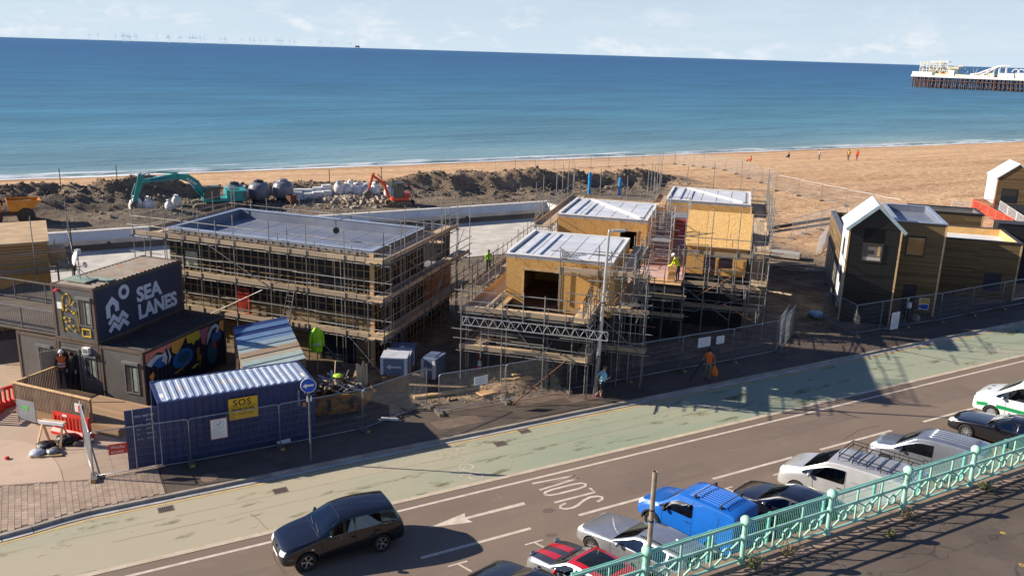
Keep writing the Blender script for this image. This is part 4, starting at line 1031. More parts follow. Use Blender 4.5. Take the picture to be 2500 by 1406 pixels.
scaffold_run(sA, W2(-1.25, -2.2), W2(-1.25, 11.8), F2.e1, [1.95, 3.75], 5.6, 1.05, 2.2, seed=16, topvar=.4, brace=[(1.5, 5.2, 3.2, 3.6)])
# aluminium lattice beam
P, Q = F2(-1.2, -3.36, 3.62), F2(5.9, -3.36, 3.62); dd = (Q - P);
al_m = pm('aluminium', S(206, 208, 210), S(180, 182, 184), scale=4, rough=.35, metal=.6)
ptube('beam_chord', P, Q, .026, al_m, sA); ptube('beam_chord', P - UPV * .42, Q - UPV * .42, .026, al_m, sA)
for k in range(16):
    a = P + dd * (k / 16); b_ = P + dd * ((k + .5) / 16); c_ = P + dd * ((k + 1) / 16)
    ptube('beam_lacing', a - UPV * .42, b_, .016, al_m, sA, 'tube6'); ptube('beam_lacing', b_, c_ - UPV * .42, .016, al_m, sA, 'tube6')
for f in (0, .33, .66, 1): ptube('beam_upright', P + dd * f - UPV * .42, P + dd * f, .016, al_m, sA, 'tube6')
ptube('rusty_brace', F2(1.9, -5.2, .2), F2(4.0, -3.35, 2.0), .03, rust_tube_m, sA)
ptube('rusty_brace', F2(5.5, -1.2, 4.0), F2(6.6, -.5, 5.6), .026, rust_tube_m, sA)
fixp(sA)
sB = thing('scaffold', 'dense steel scaffold rising in front of the steep-roofed OSB hut', 'scaffold', F2(10, 9.5))
scaffold_run(sB, W2(6.4, 6.85), W2(8.6, 6.85), F2.e2, [1.6, 2.7], 4.6, .85, 1.1, seed=21, topvar=.5)
scaffold_run(sB, W2(8.0, 9.55), W2(12.9, 9.55), F2.e2, [1.6, 2.95], 5.3, .9, 1.65, seed=22, topvar=.3, brace=[(.4, 2.8, 3.2, 1.0), (.6, 5.0, 3.5, 2.9)])
scaffold_run(sB, W2(8.3, 10.0), W2(12.9, 10.0), F2.e2, [4.75], 7.4, .6, 1.55, seed=23, topvar=.4, base=2.95, nb=2)
scaffold_run(sB, W2(13.2, 9.3), W2(13.2, 27.8), -F2.e1, [3.3, 5.2], 7.6, .95, 2.1, seed=24, topvar=.6, brace=[(2, 5.2, 4, 3.2), (6.2, 3.2, 8.3, 6.9), (12, 3.3, 14.2, 5.1)])
for k in range(7): ptube('stub_tube', F2(13.0, 12.5 + k * 2.1, 5.0 + .25 * (k % 3)), F2(13.9 + .3 * (k % 2), 12.4 + k * 2.1, 5.0 + .25 * (k % 3)), .0245, tube_m, sB)
pbar('projecting_board', F2(12.6, 9.7, 3.05), F2(14.6, 9.0, 3.05), .22, .05, board_m, sB)
fixp(sB)
sC = thing('scaffold', 'tall steel scaffold round the far OSB boxes on the beach side', 'scaffold', F2(6, 22))
scaffold_run(sC, W2(13.2, 28.3), W2(5.0, 28.3), -F2.e2, [5.2], 8.2, .95, 2.05, seed=31, topvar=.7)
scaffold_run(sC, W2(4.9, 28.3), W2(4.9, 19.4), F2.e1, [5.2], 8.2, .95, 2.1, seed=32, topvar=.6)
scaffold_run(sC, W2(5.0, 23.3), W2(-1.1, 23.3), -F2.e2, [5.2], 7.4, .8, 2.0, seed=33, topvar=.6)
scaffold_run(sC, W2(-1.15, 23.2), W2(-1.15, 11.0), F2.e1, [3.6, 5.5], 7.9, 1.0, 2.05, seed=34, topvar=.7, brace=[(6, 3.5, 8, 5.4)])
fixp(sC)
# walkway scaffold running from the boxes towards the pool
sD = thing('scaffold_walkway', 'low plank walkway scaffold between the two buildings, by the pool', 'scaffold', (24, 49, 0))
scaffold_run(sD, (21.6, 43.2), (31.5, 53.0), (.70, -.71), [3.0], 4.3, 1.0, 2.1, seed=41, topvar=.3)
scaffold_run(sD, (31.5, 53.0), (33.2, 55.2), (.78, -.62), [4.2], 5.6, 1.0, 2.1, seed=42, topvar=.3)
fixp(sD)
# aluminium access tower
tw = thing('access_tower', 'aluminium ladder frame access tower standing on the terrace between OSB boxes', 'access tower', F2(6.9, 12, 3.3))
X0, X1, Y0, Y1 = 6.15, 7.35, 11.0, 13.2
for (s_, t_) in ((X0, Y0), (X1, Y0), (X0, Y1), (X1, Y1)): ptube('upright', F2(s_, t_, 3.31), F2(s_, t_, 7.0), .027, al_m, tw)
for t_ in (Y0, Y1):
    for k in range(13): ptube('rung', F2(X0, t_, 3.5 + k * .28), F2(X1, t_, 3.5 + k * .28), .017, al_m, tw, 'tube6')
for s_ in (X0, X1):
    for z in (3.6, 5.0, 6.0, 6.5): ptube('side_rail', F2(s_, Y0, z), F2(s_, Y1, z), .02, al_m, tw, 'tube6')
    ptube('diagonal', F2(s_, Y0, 3.6), F2(s_, Y1, 5.0), .02, al_m, tw, 'tube6'); ptube('diagonal', F2(s_, Y1, 5.0), F2(s_, Y0, 6.0), .02, al_m, tw, 'tube6')
tbox('platform', F2, X0 + .05, X1 - .05, Y0 + .05, Y1 - .05, 5.0, 5.05, pm('tower_deck', S(130, 130, 134), rough=.6), tw)
fixp(tw)
tw2 = thing('access_tower', 'second aluminium tower frame, set behind the first against the far OSB box', 'access tower', F2(7.4, 18, 3.3))
X0, X1, Y0, Y1 = 6.6, 8.0, 16.6, 18.8
for (s_, t_) in ((X0, Y0), (X1, Y0), (X0, Y1), (X1, Y1)): ptube('upright', F2(s_, t_, 3.31), F2(s_, t_, 6.9), .027, al_m, tw2)
for t_ in (Y0, Y1):
    for k in range(12): ptube('rung', F2(X0, t_, 3.5 + k * .29), F2(X1, t_, 3.5 + k * .29), .017, al_m, tw2, 'tube6')
for s_ in (X0, X1):
    for z in (3.6, 5.0, 6.4): ptube('side_rail', F2(s_, Y0, z), F2(s_, Y1, z), .02, al_m, tw2, 'tube6')
    ptube('diagonal', F2(s_, Y0, 3.6), F2(s_, Y1, 5.0), .02, al_m, tw2, 'tube6')
tbox('platform', F2, X0 + .05, X1 - .05, Y0 + .05, Y1 - .05, 5.6, 5.65, MATS['tower_deck'], tw2)
fixp(tw2)
# red sheet leaning by the tower, blocks by the worker, debris net
tag(tbox('red_sheet', F2, 7.0, 8.3, 20.6, 20.7, 3.32, 4.9, pm('red_sheet', S(216, 62, 40), S(190, 46, 32), scale=1.5, rough=.6), None), 'bright red sheet propped behind the aluminium access tower', 'sheet')
for k in range(5): tag(pbox('insulation_block', F2(7.75, 8.75, 3.40 + k * .18), (.42, .34, .165), pm('block_tan', S(206, 164, 112), S(180, 138, 92), scale=4, rough=.8, rnd=.15), None, radians(-44 + 4 * (k % 3))), ['tan timber block at the bottom of the stack by the worker in yellow', 'second tan timber block up in the stack by the worker', 'middle tan timber block in the stack by the worker', 'fourth tan timber block up in the stack by the worker', 'topmost tan timber block in the stack by the worker'][k], 'block', 'timber blocks stacked on the terrace')
net_m = pm('debris_net', S(58, 56, 54), S(40, 38, 36), scale=6, rough=.9)
def debris_net(label, pts_top, drop, seed):
    """a real open weave: crossing strands with sag"""
    rnd = random.Random(seed); t = thing('debris_net', label, 'netting', pts_top[0])
    n_ = 16; m_ = 9; g = []
    o = Vector(pts_top[0])
    for i in range(n_ + 1):
        f = i / n_; k = f * (len(pts_top) - 1); a = int(min(k, len(pts_top) - 2)); p = Vector(pts_top[a]).lerp(Vector(pts_top[a + 1]), k - a)
        g.append([p - o + Vector((rnd.uniform(-.03, .03), rnd.uniform(-.03, .03), -drop * j / m_ - .1 * sin(pi * f) * (1 - j / m_))) for j in range(m_ + 1)])
    mb = MB()
    for i in range(n_ + 1): mb.path(g[i], .012, n=3)
    for j in range(m_ + 1): mb.path([g[i][j] for i in range(n_ + 1)], .012, n=3)
    mb.build('net_weave', net_m, t, fix=False); return t
debris_net('grey debris net drooping over the near white roof from the scaffold', [F2(3.0, -.6, 6.75), F2(3.2, .5, 6.4), F2(3.9, 1.2, 6.2)], .5, 1)
debris_net('grey debris net strung down the scaffold right of the terrace bay', [F2(4.6, -3.0, 4.9), F2(4.7, -.9, 5.6)], 1.0, 2)
debris_net('grey debris net tied along the scaffold right of the near OSB box', [F2(6.6, -.3, 6.6), F2(6.6, 2.6, 6.7)], .8, 3)
fl = thing('timber_building', 'orange timber clad building behind scaffold at the far left edge', 'building', (-6, 54, 0))
MB().box2((-14, 54.0, 0), (0.2, 60.0, 4.6)).build('wall', osb_m, fl)
z = 3.95
while z < 4.95:
    pbar('cladding_board', (-14, 53.94, z), (0.15, 53.94, z), .12, .03, pm('slat_orange', S(206, 160, 110), S(176, 128, 80), scale=2, rough=.8, stretch=(1, 6, 6), coord='Object', rnd=.15), fl, up=(0, -1, 0)); z += .15
for u in (-12, -9.6, -7.2, -4.8, -2.4, 0): pbar('wall_panel_joint', (u, 53.98, .05), (u, 53.98, 3.8), .05, .02, timb_m, fl, up=(0, -1, 0))
MB().box2((-14.2, 53.7, 4.95), (0.3, 60.2, 5.05)).build('roof', pm('ply_roof', S(196, 168, 130), S(170, 142, 108), scale=1, rough=.8), fl)
MB().box2((.21, 55.0, 3.3), (1.1, 56.2, 4.3)).build('cabinet', ply_m, fl)
fixp(fl)
sE = thing('scaffold', 'steel scaffold in front of the orange timber wall at the far left edge', 'scaffold', (-4, 53, 0))
scaffold_run(sE, (-10, 52.9), (1.4, 52.9), (0, 1), [3.55], 6.6, .8, 1.9, seed=51, topvar=.6)
scaffold_run(sE, (1.4, 52.9), (1.4, 58), (-1, 0), [3.55], 6.4, .8, 2.4, seed=52, topvar=.6)
fixp(sE)
rnd = random.Random(91)
for par, n_, lo, hi, zr in ((sA, 26, (4.6, -3.4), (7.4, 1.5), (1.8, 6.6)), (sA, 14, (-1.6, -3.5), (4.8, -3.1), (1.2, 4.6)), (sB, 34, (6.3, 6.6), (13.4, 10.6), (1.2, 6.4)), (sB, 18, (12.8, 11), (13.5, 27), (3.0, 7.0))):
    inv = Matrix.Translation(-Vector(par.location))
    for k in range(n_):
        p = F2(rnd.uniform(lo[0], hi[0]), rnd.uniform(lo[1], hi[1]), rnd.uniform(*zr)); d = (F2.e1 if rnd.random() < .55 else F2.e2) * rnd.choice((-1, 1)); L_ = rnd.uniform(1.0, 2.6)
        if rnd.random() < .22: d = (d + UPV * rnd.uniform(-.9, .9)).normalized()
        o = ptube('loose_end_tube', p - d * L_ / 2, p + d * L_ / 2, .0245, tube_m if rnd.random() < .8 else rust_tube_m, par); o.matrix_parent_inverse = inv
# == finished timber kiosks (right)
F3 = Frame2((44.06, 35.77), -45, 45)
n3f = -F3.e2; n3l = -F3.e1
greyroof_m = pm('pale_roof_sheet', S(214, 222, 228), S(196, 206, 214), scale=1.2, rough=.45)
fascia_m = pm('fascia_sage', S(168, 186, 190), S(150, 168, 172), scale=2, rough=.5)
hclad_m = pm('brown_cladding', S(140, 114, 76), S(82, 65, 43), scale=2.0, rough=.8, stretch=(1.0, 7, 7), coord='Object', rnd=.30, lo=.22, hi=.78)
whitew_m = pm('white_sheathing', S(226, 228, 226), S(206, 208, 206), scale=1.2, rough=.6)
t = thing('gabled_hut', 'tall black gabled hut with pale roof and one bright square window', 'building', F3(0, 0))
MB().extrude([F3(0.02, .05, 0), F3(2.98, .05, 0), F3(2.98, .05, 6.2), F3(1.5, .05, 7.5), F3(.02, .05, 6.2)], F3.e2 * 3.9).build('wall_core', black_m, t)
# black facing panels with recessed joints, some unstained
panel_m = pm('black_facing', S(26, 23, 21), S(15, 14, 14), scale=1.0, rough=.5, rnd=.18, c3=S(66, 46, 32), scale3=.9, f3=(.6, .78))
zs = [0.05, 1.02, 2.05, 3.08, 4.02, 5.08, 6.15]
for i in range(6):
    z0, z1 = zs[i] + .01, zs[i + 1] - .012
    cols = [(0.06, 1.0), (1.0, 2.1), (2.1, 2.94)] if i % 2 else [(0.06, 1.5), (1.5, 2.94)]
    if i == 4: cols = [(0.06, .84), (2.08, 2.94)]
    for a, b_ in cols: tbox('facing_panel', F3, a + .006, b_ - .006, -.004, .047, z0, z1, panel_m, t)
tbox('facing_panel', F3, .846, 2.07, -.004, .047, 5.27, 6.14, panel_m, t)
MB().extrude([F3(.1, -.004, 6.17), F3(2.9, -.004, 6.17), F3(1.5, -.004, 7.38)], F3.e2 * .05).build('gable_panel', panel_m, t)
for a in (-.04, 2.945): tbox('corner_board', F3, a, a + .095, -.03, .08, .02, 6.25, timb_m, t)
w_ = MB()
for a in ((.86, 2.06, 4.06, 4.14), (.86, 2.06, 5.15, 5.24), (.86, .93, 4.143, 5.147), (1.99, 2.06, 4.143, 5.147)): blockbox(w_, F3, a[0], a[1], -.07, .045, a[2], a[3])
wf = w_.build('window_frame', pm('frame_bronze', S(84, 78, 72), S(60, 56, 52), scale=3, rough=.3, metal=.4), t)
pane = tbox('pane', F3, .94, 1.98, -.012, .0, 4.15, 5.14, glass('clear_reflect', S(120, 112, 102), .04), t)
tbox('inner_sill', F3, .95, 1.97, -.02, -.013, 4.16, 4.36, pm('sill_grey', S(190, 180, 168), rough=.7), t); tbox('inner_reveal', F3, 1.76, 1.92, -.02, -.013, 4.45, 5.1, timb_m, t)
tbox('inner_shade', F3, 1.2, 1.55, -.02, -.013, 4.55, 4.8, pm('dark_blind', S(50, 50, 54), rough=.7), t)
for s_ in (1, -1):
    if s_ == 1: pts = [F3(-.22, -.18, 6.03), F3(1.5, -.18, 7.62), F3(1.5, -.18, 7.50), F3(-.14, -.18, 5.93)]
    else: pts = [F3(3.22, -.18, 6.03), F3(1.503, -.18, 7.62), F3(1.503, -.18, 7.50), F3(3.14, -.18, 5.93)]
    MB().extrude(pts, F3.e2 * 4.2).build('roof_slope', greyroof_m, t)
    d = (pts[1] - pts[0]).normalized()
    pbar('bargeboard', pts[0] - F3.e2 * .03 - UPV * .03, pts[1] - F3.e2 * .03 - UPV * .03, .04, .2, fascia_m, t)
tbox('side_sheathing', F3, -.03, .017, .1, 3.9, .9, 6.1, whitew_m, t)
for k in range(1, 6): tbox('sheathing_joint', F3, -.036, -.029, .1, 3.9, .9 + k * .86, .92 + k * .86, fascia_m, t)
for (a, z0, z1) in ((1.5, 4.0, 5.1), (1.3, 2.2, 3.3)):
    tbox('side_window', F3, -.06, -.032, a, a + .9, z0, z1, MATS['window_frame_dark'], t)
fixp(t)
# two-storey timber block
def timber_block(name, label, a0, a1, b0, b1, H, holes, roof_mat, par_h=.35, inner=None, left_wall=True, edge=None):
    t = thing(name, label, 'building', F3(a0, b0))
    tbox('wall_core', F3, a0, a1, b0, b1, 0, H - par_h, black_m, t)
    for a in ((a0, a1, b0, b0 + .2), (a0, a1, b1 - .2, b1), (a0, a0 + .2, b0 + .203, b1 - .203), (a1 - .2, a1, b0 + .203, b1 - .203)):
        tbox('parapet', F3, *a, H - par_h + .002, H, inner or roof_mat, t)
    tbox('roof', F3, a0 + .203, a1 - .203, b0 + .203, b1 - .203, H - par_h + .002, H - par_h + .03, roof_mat, t)
    mb = MB()
    for a in ((a0 - .12, a1 + .05, b0 - .12, b0 + .22), (a0 - .05, a1 + .05, b1 - .22, b1 + .03), (a0 - .05, a0 + .22, b0 + .223, b1 - .223), (a1 - .22, a1 + .05, b0 + .223, b1 - .223)): blockbox(mb, F3, *a, H, H + .05)
    mb.build('roof_edging', edge or roofedge_m, t)
    cladding(t, F3(a0, b0), F3.e1, n3f, a1 - a0, .06, H - .02, .135, [(h[0] - a0, h[1] - a0, h[2], h[3]) for h in holes], mat=hclad_m, off=.03, seed=int(a0 * 10))
    if left_wall: cladding(t, F3(a0, b1), -F3.e2, n3l, b1 - b0, H * .5 if left_wall == 'top' else .06, H - .02, .135, mat=hclad_m, off=.03, seed=7 + int(a0 * 10))
    tbox('corner_board', F3, a1 - .07, a1 + .04, b0 - .06, b0 + .05, .02, H - .02, timb_m, t)
    for h in holes:
        wf = MB()
        for a in ((h[0], h[1], h[2], h[2] + .07), (h[0], h[1], h[3] - .07, h[3]), (h[0], h[0] + .07, h[2] + .073, h[3] - .073), (h[1] - .07, h[1], h[2] + .073, h[3] - .073)): blockbox(wf, F3, a[0], a[1], b0 - .08, b0 - .004, a[2], a[3])
        w_ = wf.build('door_frame' if h[2] < .3 else 'window_frame', MATS['window_frame_dark'], t)
        tbox('door_leaf' if h[2] < .3 else 'pane', F3, h[0] + .072, h[1] - .072, b0 - .04, b0 - .02, h[2] + .072, h[3] - .072, h[4], w_)
    fixp(t)
    for c in t.children:
        for g in c.children: g.matrix_parent_inverse = Matrix.Identity(4)
    return t
amber = glass('amber_pane', S(176, 128, 78), .06); navy = pm('navy_panel', S(34, 38, 58), S(26, 28, 44), scale=1, rough=.35)
timber_block('timber_block', 'two storey brown timber block right of the black gabled hut', 3.05, 6.1, 3.3, 10.6, 6.2, [(3.87, 5.02, 4.0, 5.28, amber), (4.1, 4.9, .12, 2.05, navy)], roofmem_m, .45, left_wall='top')
timber_block('timber_block', 'low wide brown timber block with white roof at the right edge', 6.15, 12.3, 9.7, 15.3, 4.2, [(10.3, 11.36, .7, 1.97, navy)], whitew_m, .55, inner=pm('parapet_ply', S(226, 184, 120), S(204, 160, 98), scale=2, rough=.7), left_wall=False, edge=pm('dark_coping', S(66, 64, 66), S(50, 48, 50), scale=2, rough=.6))
timber_block('timber_block', 'sunlit low timber block behind the white flat roof', 6.3, 11.4, 17.6, 20.6, 4.85, [], pm('felt_roof', S(120, 118, 116), S(96, 94, 92), scale=1, rough=.8), .3, left_wall=False, edge=MATS['dark_coping'])
tg = thing('black_annexe', 'black walled annexe at the right edge beyond the low timber block', 'building', F3(12.5, 15.4))
tbox('wall', F3, 12.0, 18, 15.4, 16.8, 0, 4.6, black_m, tg); tbox('roof', F3, 11.95, 18.05, 15.35, 16.85, 4.603, 4.66, MATS['dark_coping'], tg); fixp(tg)
# dark low block left of the gabled hut
t = thing('timber_block', 'narrow dark parapet block running back behind the gabled hut', 'building', F3(0, 4.2))
tbox('wall_core', F3, .0, 2.9, 4.0, 14.6, 0, 4.2, black_m, t)
tbox('parapet', F3, .0, .3, 4.0, 14.6, 4.203, 4.72, pm('parapet_dark', S(60, 58, 60), S(44, 42, 44), scale=2, rough=.7), t)
tbox('parapet', F3, .303, 2.9, 14.3, 14.6, 4.203, 4.72, hclad_m, t)
tbox('roof', F3, .303, 2.9, 4.0, 14.297, 4.203, 4.24, roofmem_m, t)
tbox('coping', F3, -.06, .34, 4.0, 14.66, 4.722, 4.78, pm('lead_coping', S(112, 112, 118), S(88, 88, 94), scale=3, rough=.5), t)
cladding(t, F3(0, 14.6), -F3.e2, n3l, 10.4, 2.9, 4.7, .135, mat=hclad_m, off=.03, seed=9)
for k in range(4):
    tbox('door_panel', F3, -.05, -.004, 5.0 + k * 2.3, 6.9 + k * 2.3, .1, 2.7, pm('grey_sheet', S(120, 116, 110), S(92, 90, 86), scale=1, rough=.6, rnd=.2), t)
fixp(t)
# far gabled hut on the beach
t = thing('gabled_hut', 'far white-sided gabled hut with timber front at the right edge', 'building', F3(20.7, 54, 1))
ft, fe, fa = 54.0, 3.8, 5.35
MB().extrude([F3(20.7, ft, .6), F3(24.7, ft, .6), F3(24.7, ft, fe), F3(22.7, ft, fa), F3(20.7, ft, fe)], F3.e2 * 4.5).build('wall_core', black_m, t)
z = .9
while z < fa - .2:
    w = 2.0 if z < fe else 2.0 * (fa - z) / (fa - fe)
    segs = [(22.7 - w, 22.7 + w)]
    if .95 < z < 2.5: segs = [(22.7 - w, 21.3), (23.0, 22.7 + w)]
    for a, b_ in segs: pbar('cladding_board', F3(a, ft - .03, z), F3(b_, ft - .03, z), .14, .024, hclad_m, t, up=n3f)
    z += .155
tbox('window_frame', F3, 21.3, 23.0, ft - .06, ft - .004, .95, 2.5, MATS['window_frame_dark'], t); tbox('pane', F3, 21.4, 22.9, ft - .075, ft - .062, 1.05, 2.4, wglass_m, t)
tbox('side_sheathing', F3, 20.62, 20.69, ft, ft + 4.4, .7, 3.75, whitew_m, t)
for pts in ([F3(20.5, ft - .15, 3.72), F3(22.7, ft - .15, 5.47), F3(22.7, ft - .15, 5.36), F3(20.55, ft - .15, 3.62)], [F3(24.9, ft - .15, 3.72), F3(22.703, ft - .15, 5.47), F3(22.703, ft - .15, 5.36), F3(24.85, ft - .15, 3.62)]):
    MB().extrude(pts, F3.e2 * 4.8).build('roof_slope', greyroof_m, t)
tbox('corner_board', F3, 20.66, 20.78, ft - .06, ft - .003, .7, 3.75, timb_m, t)
tbox('base_block', F3, 20.75, 26, 47, 53.95, .0, .85, black_m, t)
fixp(t)
# barriers by the far hut
def slat_barrier(label, p0, p1, h, mat, group, cat='barrier', nm='pedestrian_barrier', feet=True):
    p0 = Vector(p0); p1 = Vector(p1); d = p1 - p0; L = d.length; d.normalize()
    t = thing(nm, label, cat, p0, 0, group)
    for z in (.16, h): pbar('rail', d * .0 + UPV * z, d * L + UPV * z, .05, .06, mat, t)
    for x in (0.03, L - .03): pbar('end_post', d * x + UPV * .02, d * x + UPV * h, .05, .05, mat, t)
    n_ = max(4, int(L / .13))
    for k in range(1, n_): pbar('slat', d * (L * k / n_) + UPV * .18, d * (L * k / n_) + UPV * (h - .02), .03, .04, mat, t, up=d)
    if feet:
        c = UPV.cross(d)
        for x in (.25, L - .25): pbar('foot', d * x - c * .3 + UPV * .04, d * x + c * .3 + UPV * .04, .08, .07, mat, t)
    return t
orange_m = pm('barrier_orange', S(232, 96, 72), S(214, 78, 58), scale=3, rough=.5, rnd=.06)
wbar_m = pm('barrier_grey', S(206, 206, 206), S(186, 186, 188), scale=3, rough=.4, metal=.3)
a, b_ = Vector((91.85, 58.5, .6)), Vector((85.7, 50.2, .35))
names = ['first from the far hut', 'second from the far hut', 'third from the far hut', 'fourth from the far hut', 'nearest the low timber block']
for k in range(5): slat_barrier('orange plastic barrier in the sloping row, ' + names[k], a.lerp(b_, k / 5 + .004), a.lerp(b_, (k + 1) / 5 - .004), 1.0, orange_m, 'orange barriers by the far hut')
slat_barrier('short orange barrier closing the top of the row below the white hut wall', (91.9, 58.7, .6), (94.2, 57.4, .6), 1.0, orange_m, 'orange barriers by the far hut')
slat_barrier('pale grey railing panel left of the orange barriers on the beach', (88.4, 58.8, .5), (89.6, 57.4, .5), 1.1, wbar_m, 'grey railing panels', 'railing', 'railing_panel', False)
a, b_ = Vector((93.6, 56.6, .6)), Vector((87.0, 49.6, .35))
for k in range(3): slat_barrier('pale grey railing panel in the ramp row, ' + ['by the far hut door', 'middle of the row', 'nearest the low timber block'][k], a.lerp(b_, k / 3 + .004), a.lerp(b_, (k + 1) / 3 - .004), 1.1, wbar_m, 'grey railing panels', 'railing', 'railing_panel', False)
# == shipping containers
navy_m = pm('container_navy', S(40, 55, 102), S(31, 45, 86), scale=1.2, rough=.5, c3=S(70, 84, 120), scale3=3, f3=(.62, .8))
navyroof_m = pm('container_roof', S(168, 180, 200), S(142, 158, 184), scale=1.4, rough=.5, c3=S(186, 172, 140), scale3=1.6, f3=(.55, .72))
slate_m = pm('container_slate', S(52, 60, 78), S(44, 52, 70), scale=1.2, rough=.55)
grey_c = pm('container_grey', S(100, 96, 92), S(84, 80, 76), scale=.9, rough=.6)
brown_f = pm('container_frame_brown', S(104, 88, 74), S(82, 68, 56), scale=2, rough=.7, c3=S(126, 92, 66), scale3=4)
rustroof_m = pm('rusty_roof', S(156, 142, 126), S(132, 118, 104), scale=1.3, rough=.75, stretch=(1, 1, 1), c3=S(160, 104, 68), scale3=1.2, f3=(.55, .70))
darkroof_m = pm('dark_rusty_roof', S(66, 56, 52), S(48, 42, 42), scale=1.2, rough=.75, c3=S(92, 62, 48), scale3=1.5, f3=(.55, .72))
def corrugated(mb, p0, d, nrm, L, z0, z1, pitch=.28, depth=.036):
    """trapezoid corrugations as real folds"""
    p0 = Vector(p0); d = Vector(d); nrm = Vector(nrm); xs = []; n_ = max(1, int(round(L / pitch))); pt = L / n_
    for k in range(n_): xs += [(k * pt, 0), (k * pt + pt * .28, 0), (k * pt + pt * .5, -1), (k * pt + pt * .78, -1)]
    xs.append((L, 0)); up = Vector((0, 0, 1)); v = []
    for x, o in xs: v += [p0 + d * x + nrm * (o * depth) + up * z0, p0 + d * x + nrm * (o * depth) + up * z1]
    mb.add(v, [(2 * i, 2 * i + 2, 2 * i + 3, 2 * i + 1) for i in range(len(xs) - 1)])
CW, CL, CH = 2.44, 6.06, 2.59
def container(T, t, wall_m, frame_m, roof_m, sides='FBLR', roof_dir='b'):
    """T maps (a across width 0..CW, b along length 0..CL, z)"""
    e1 = (T(1, 0, 0) - T(0, 0, 0)); e2 = (T(0, 1, 0) - T(0, 0, 0))
    for a in (0, CW - .12):
        for b in (0, CL - .12): blockbox(MB(), T, a, a + .12, b, b + .12, 0, CH).build('corner_post', frame_m, t)
    for z in (0.0, CH - .11):
        for b in (0.003, CL - .115): blockbox(MB(), T, .122, CW - .122, b, b + .112, z, z + .11).build('end_rail', frame_m, t)
        for a in (0.003, CW - .095): blockbox(MB(), T, a, a + .092, .122, CL - .122, z, z + .11).build('side_rail', frame_m, t)
    for a in (-.004, CW - .166):
        for b in (-.004, CL - .174): blockbox(MB(), T, a, a + .17, b, b + .178, CH + .001, CH + .02).build('corner_casting', frame_m, t)
    if 'L' in sides: mb = MB(); corrugated(mb, T(.02, .12, 0), e2, -e1, CL - .24, .11, CH - .11); mb.build('side_wall', wall_m, t, fix=False)
    if 'R' in sides: mb = MB(); corrugated(mb, T(CW - .02, .12, 0), e2, e1, CL - .24, .11, CH - .11); mb.build('side_wall', wall_m, t, fix=False)
    if 'B' in sides: mb = MB(); corrugated(mb, T(.12, CL - .02, 0), e1, e2, CW - .24, .11, CH - .11); mb.build('end_wall', wall_m, t, fix=False)
    # roof with pressed ribs
    mb = MB(); blockbox(mb, T, .09, CW - .09, .112, CL - .112, CH - .05, CH - .02); mb.build('roof', roof_m, t)
    n_ = 19
    for k in range(n_):
        b = .45 + k * (CL - .9) / (n_ - 1)
        p = [T(.18, b - .09, CH - .02), T(.18, b + .09, CH - .02), T(.18, b + .05, CH + .016), T(.18, b - .05, CH + .016)]
        MB().extrude(p, e1 * (CW - .36)).build('roof_rib', roof_m, t)
    blockbox(MB(), T, .05, CW - .05, .05, CL - .05, .05, .12).build('floor', dark_in, t)
TS = lambda a, b, z=0: Vector((3.2 + b, 33.03 + a, .12 + z))
sos = thing('storage_container', 'dark blue storage container with ribbed roof behind the roadside fence', 'container', (6.2, 34.2, .1))
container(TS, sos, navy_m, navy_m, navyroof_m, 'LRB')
for k in range(2):      # white stencil labels on the roof ends
    tbox('roof_label', lambda a, b, z: TS(a, b, z), .5, .95, .16 + k * 5.55, .30 + k * 5.55, CH - .018, CH - .010, whitetrim_m, sos)
# open door leaf swung out to the left, lettering on it
dr = MB().box2((2.0, 33.00, .2), (3.17, 33.06, 2.6)).build('door', navy_m, sos)
for x in (2.28, 2.95): ptube('lock_rod', (x, 32.975, .15), (x, 32.975, 2.68), .018, wbar_m, dr)
for z in (.6, 1.3, 2.0): pbox('door_rib', (2.58, 32.992, z), (1.1, .012, .05), navy_m, dr)
txt_m = pm('stencil_white', S(206, 210, 216), rough=.6)
put_text('door_lettering', 'VICU  060219 0', (2.33, 32.985, 2.28), (1, 0, 0), (0, 0, 1), .13, txt_m, dr, .80)
put_text('door_lettering', '22G1', (2.72, 32.985, 2.10), (1, 0, 0), (0, 0, 1), .12, txt_m, dr, .9)
for k, (a_, b_) in enumerate((('MAX.WT.', '30480 KG'), ('TARE', '2200 KG'), ('NET', '28280 KG'), ('CU.CAP.', '33.2 CU.M'))):
    z = 1.96 - k * .2
    put_text('door_lettering', a_, (2.36, 32.985, z), (1, 0, 0), (0, 0, 1), .065, txt_m, dr); put_text('door_lettering', b_, (2.72, 32.985, z), (1, 0, 0), (0, 0, 1), .075, txt_m, dr)
# vertical stencil marks on the long side
for k, (s, u) in enumerate((('VICU 060219 0', 8.55), ('22G1', 8.82))): put_text('side_lettering', s, (u, 33.0, 2.35), (0, 0, -1), (1, 0, 0), .11, txt_m, sos)
tbox('side_label', lambda a, b, z: TS(a, b, z), -.004, .012, 5.55, 5.68, 1.45, 1.62, pm('label_orange', S(226, 140, 50), rough=.6), sos)
fixp(sos)
for c in sos.children:
    for g in c.children: g.matrix_parent_inverse = Matrix.Identity(4)
def vsign(name, label, cat, u0, u1, z0, z1, v, mat, frame=None, rz=0.0, group=None):
    t = thing(name, label, cat, ((u0 + u1) / 2, v, (z0 + z1) / 2), rz, group)
    w, h = (u1 - u0), (z1 - z0); MB().box((0, 0, 0), (w, .012, h)).build('panel', mat, t)
    if frame:
        fm = MB()
        for a in ((0, h / 2, w + .06, .03), (0, -h / 2, w + .06, .03), (w / 2, 0, .03, h + .06), (-w / 2, 0, .03, h + .06)): fm.box((a[0], -.003, a[1]), (a[2], .022, a[3]))
        fm.build('frame', frame, t)
    return t
blk = pm('print_black', S(28, 26, 26), rough=.6); yel = pm('sign_yellow', S(232, 184, 38), S(216, 166, 30), scale=3, rough=.6)
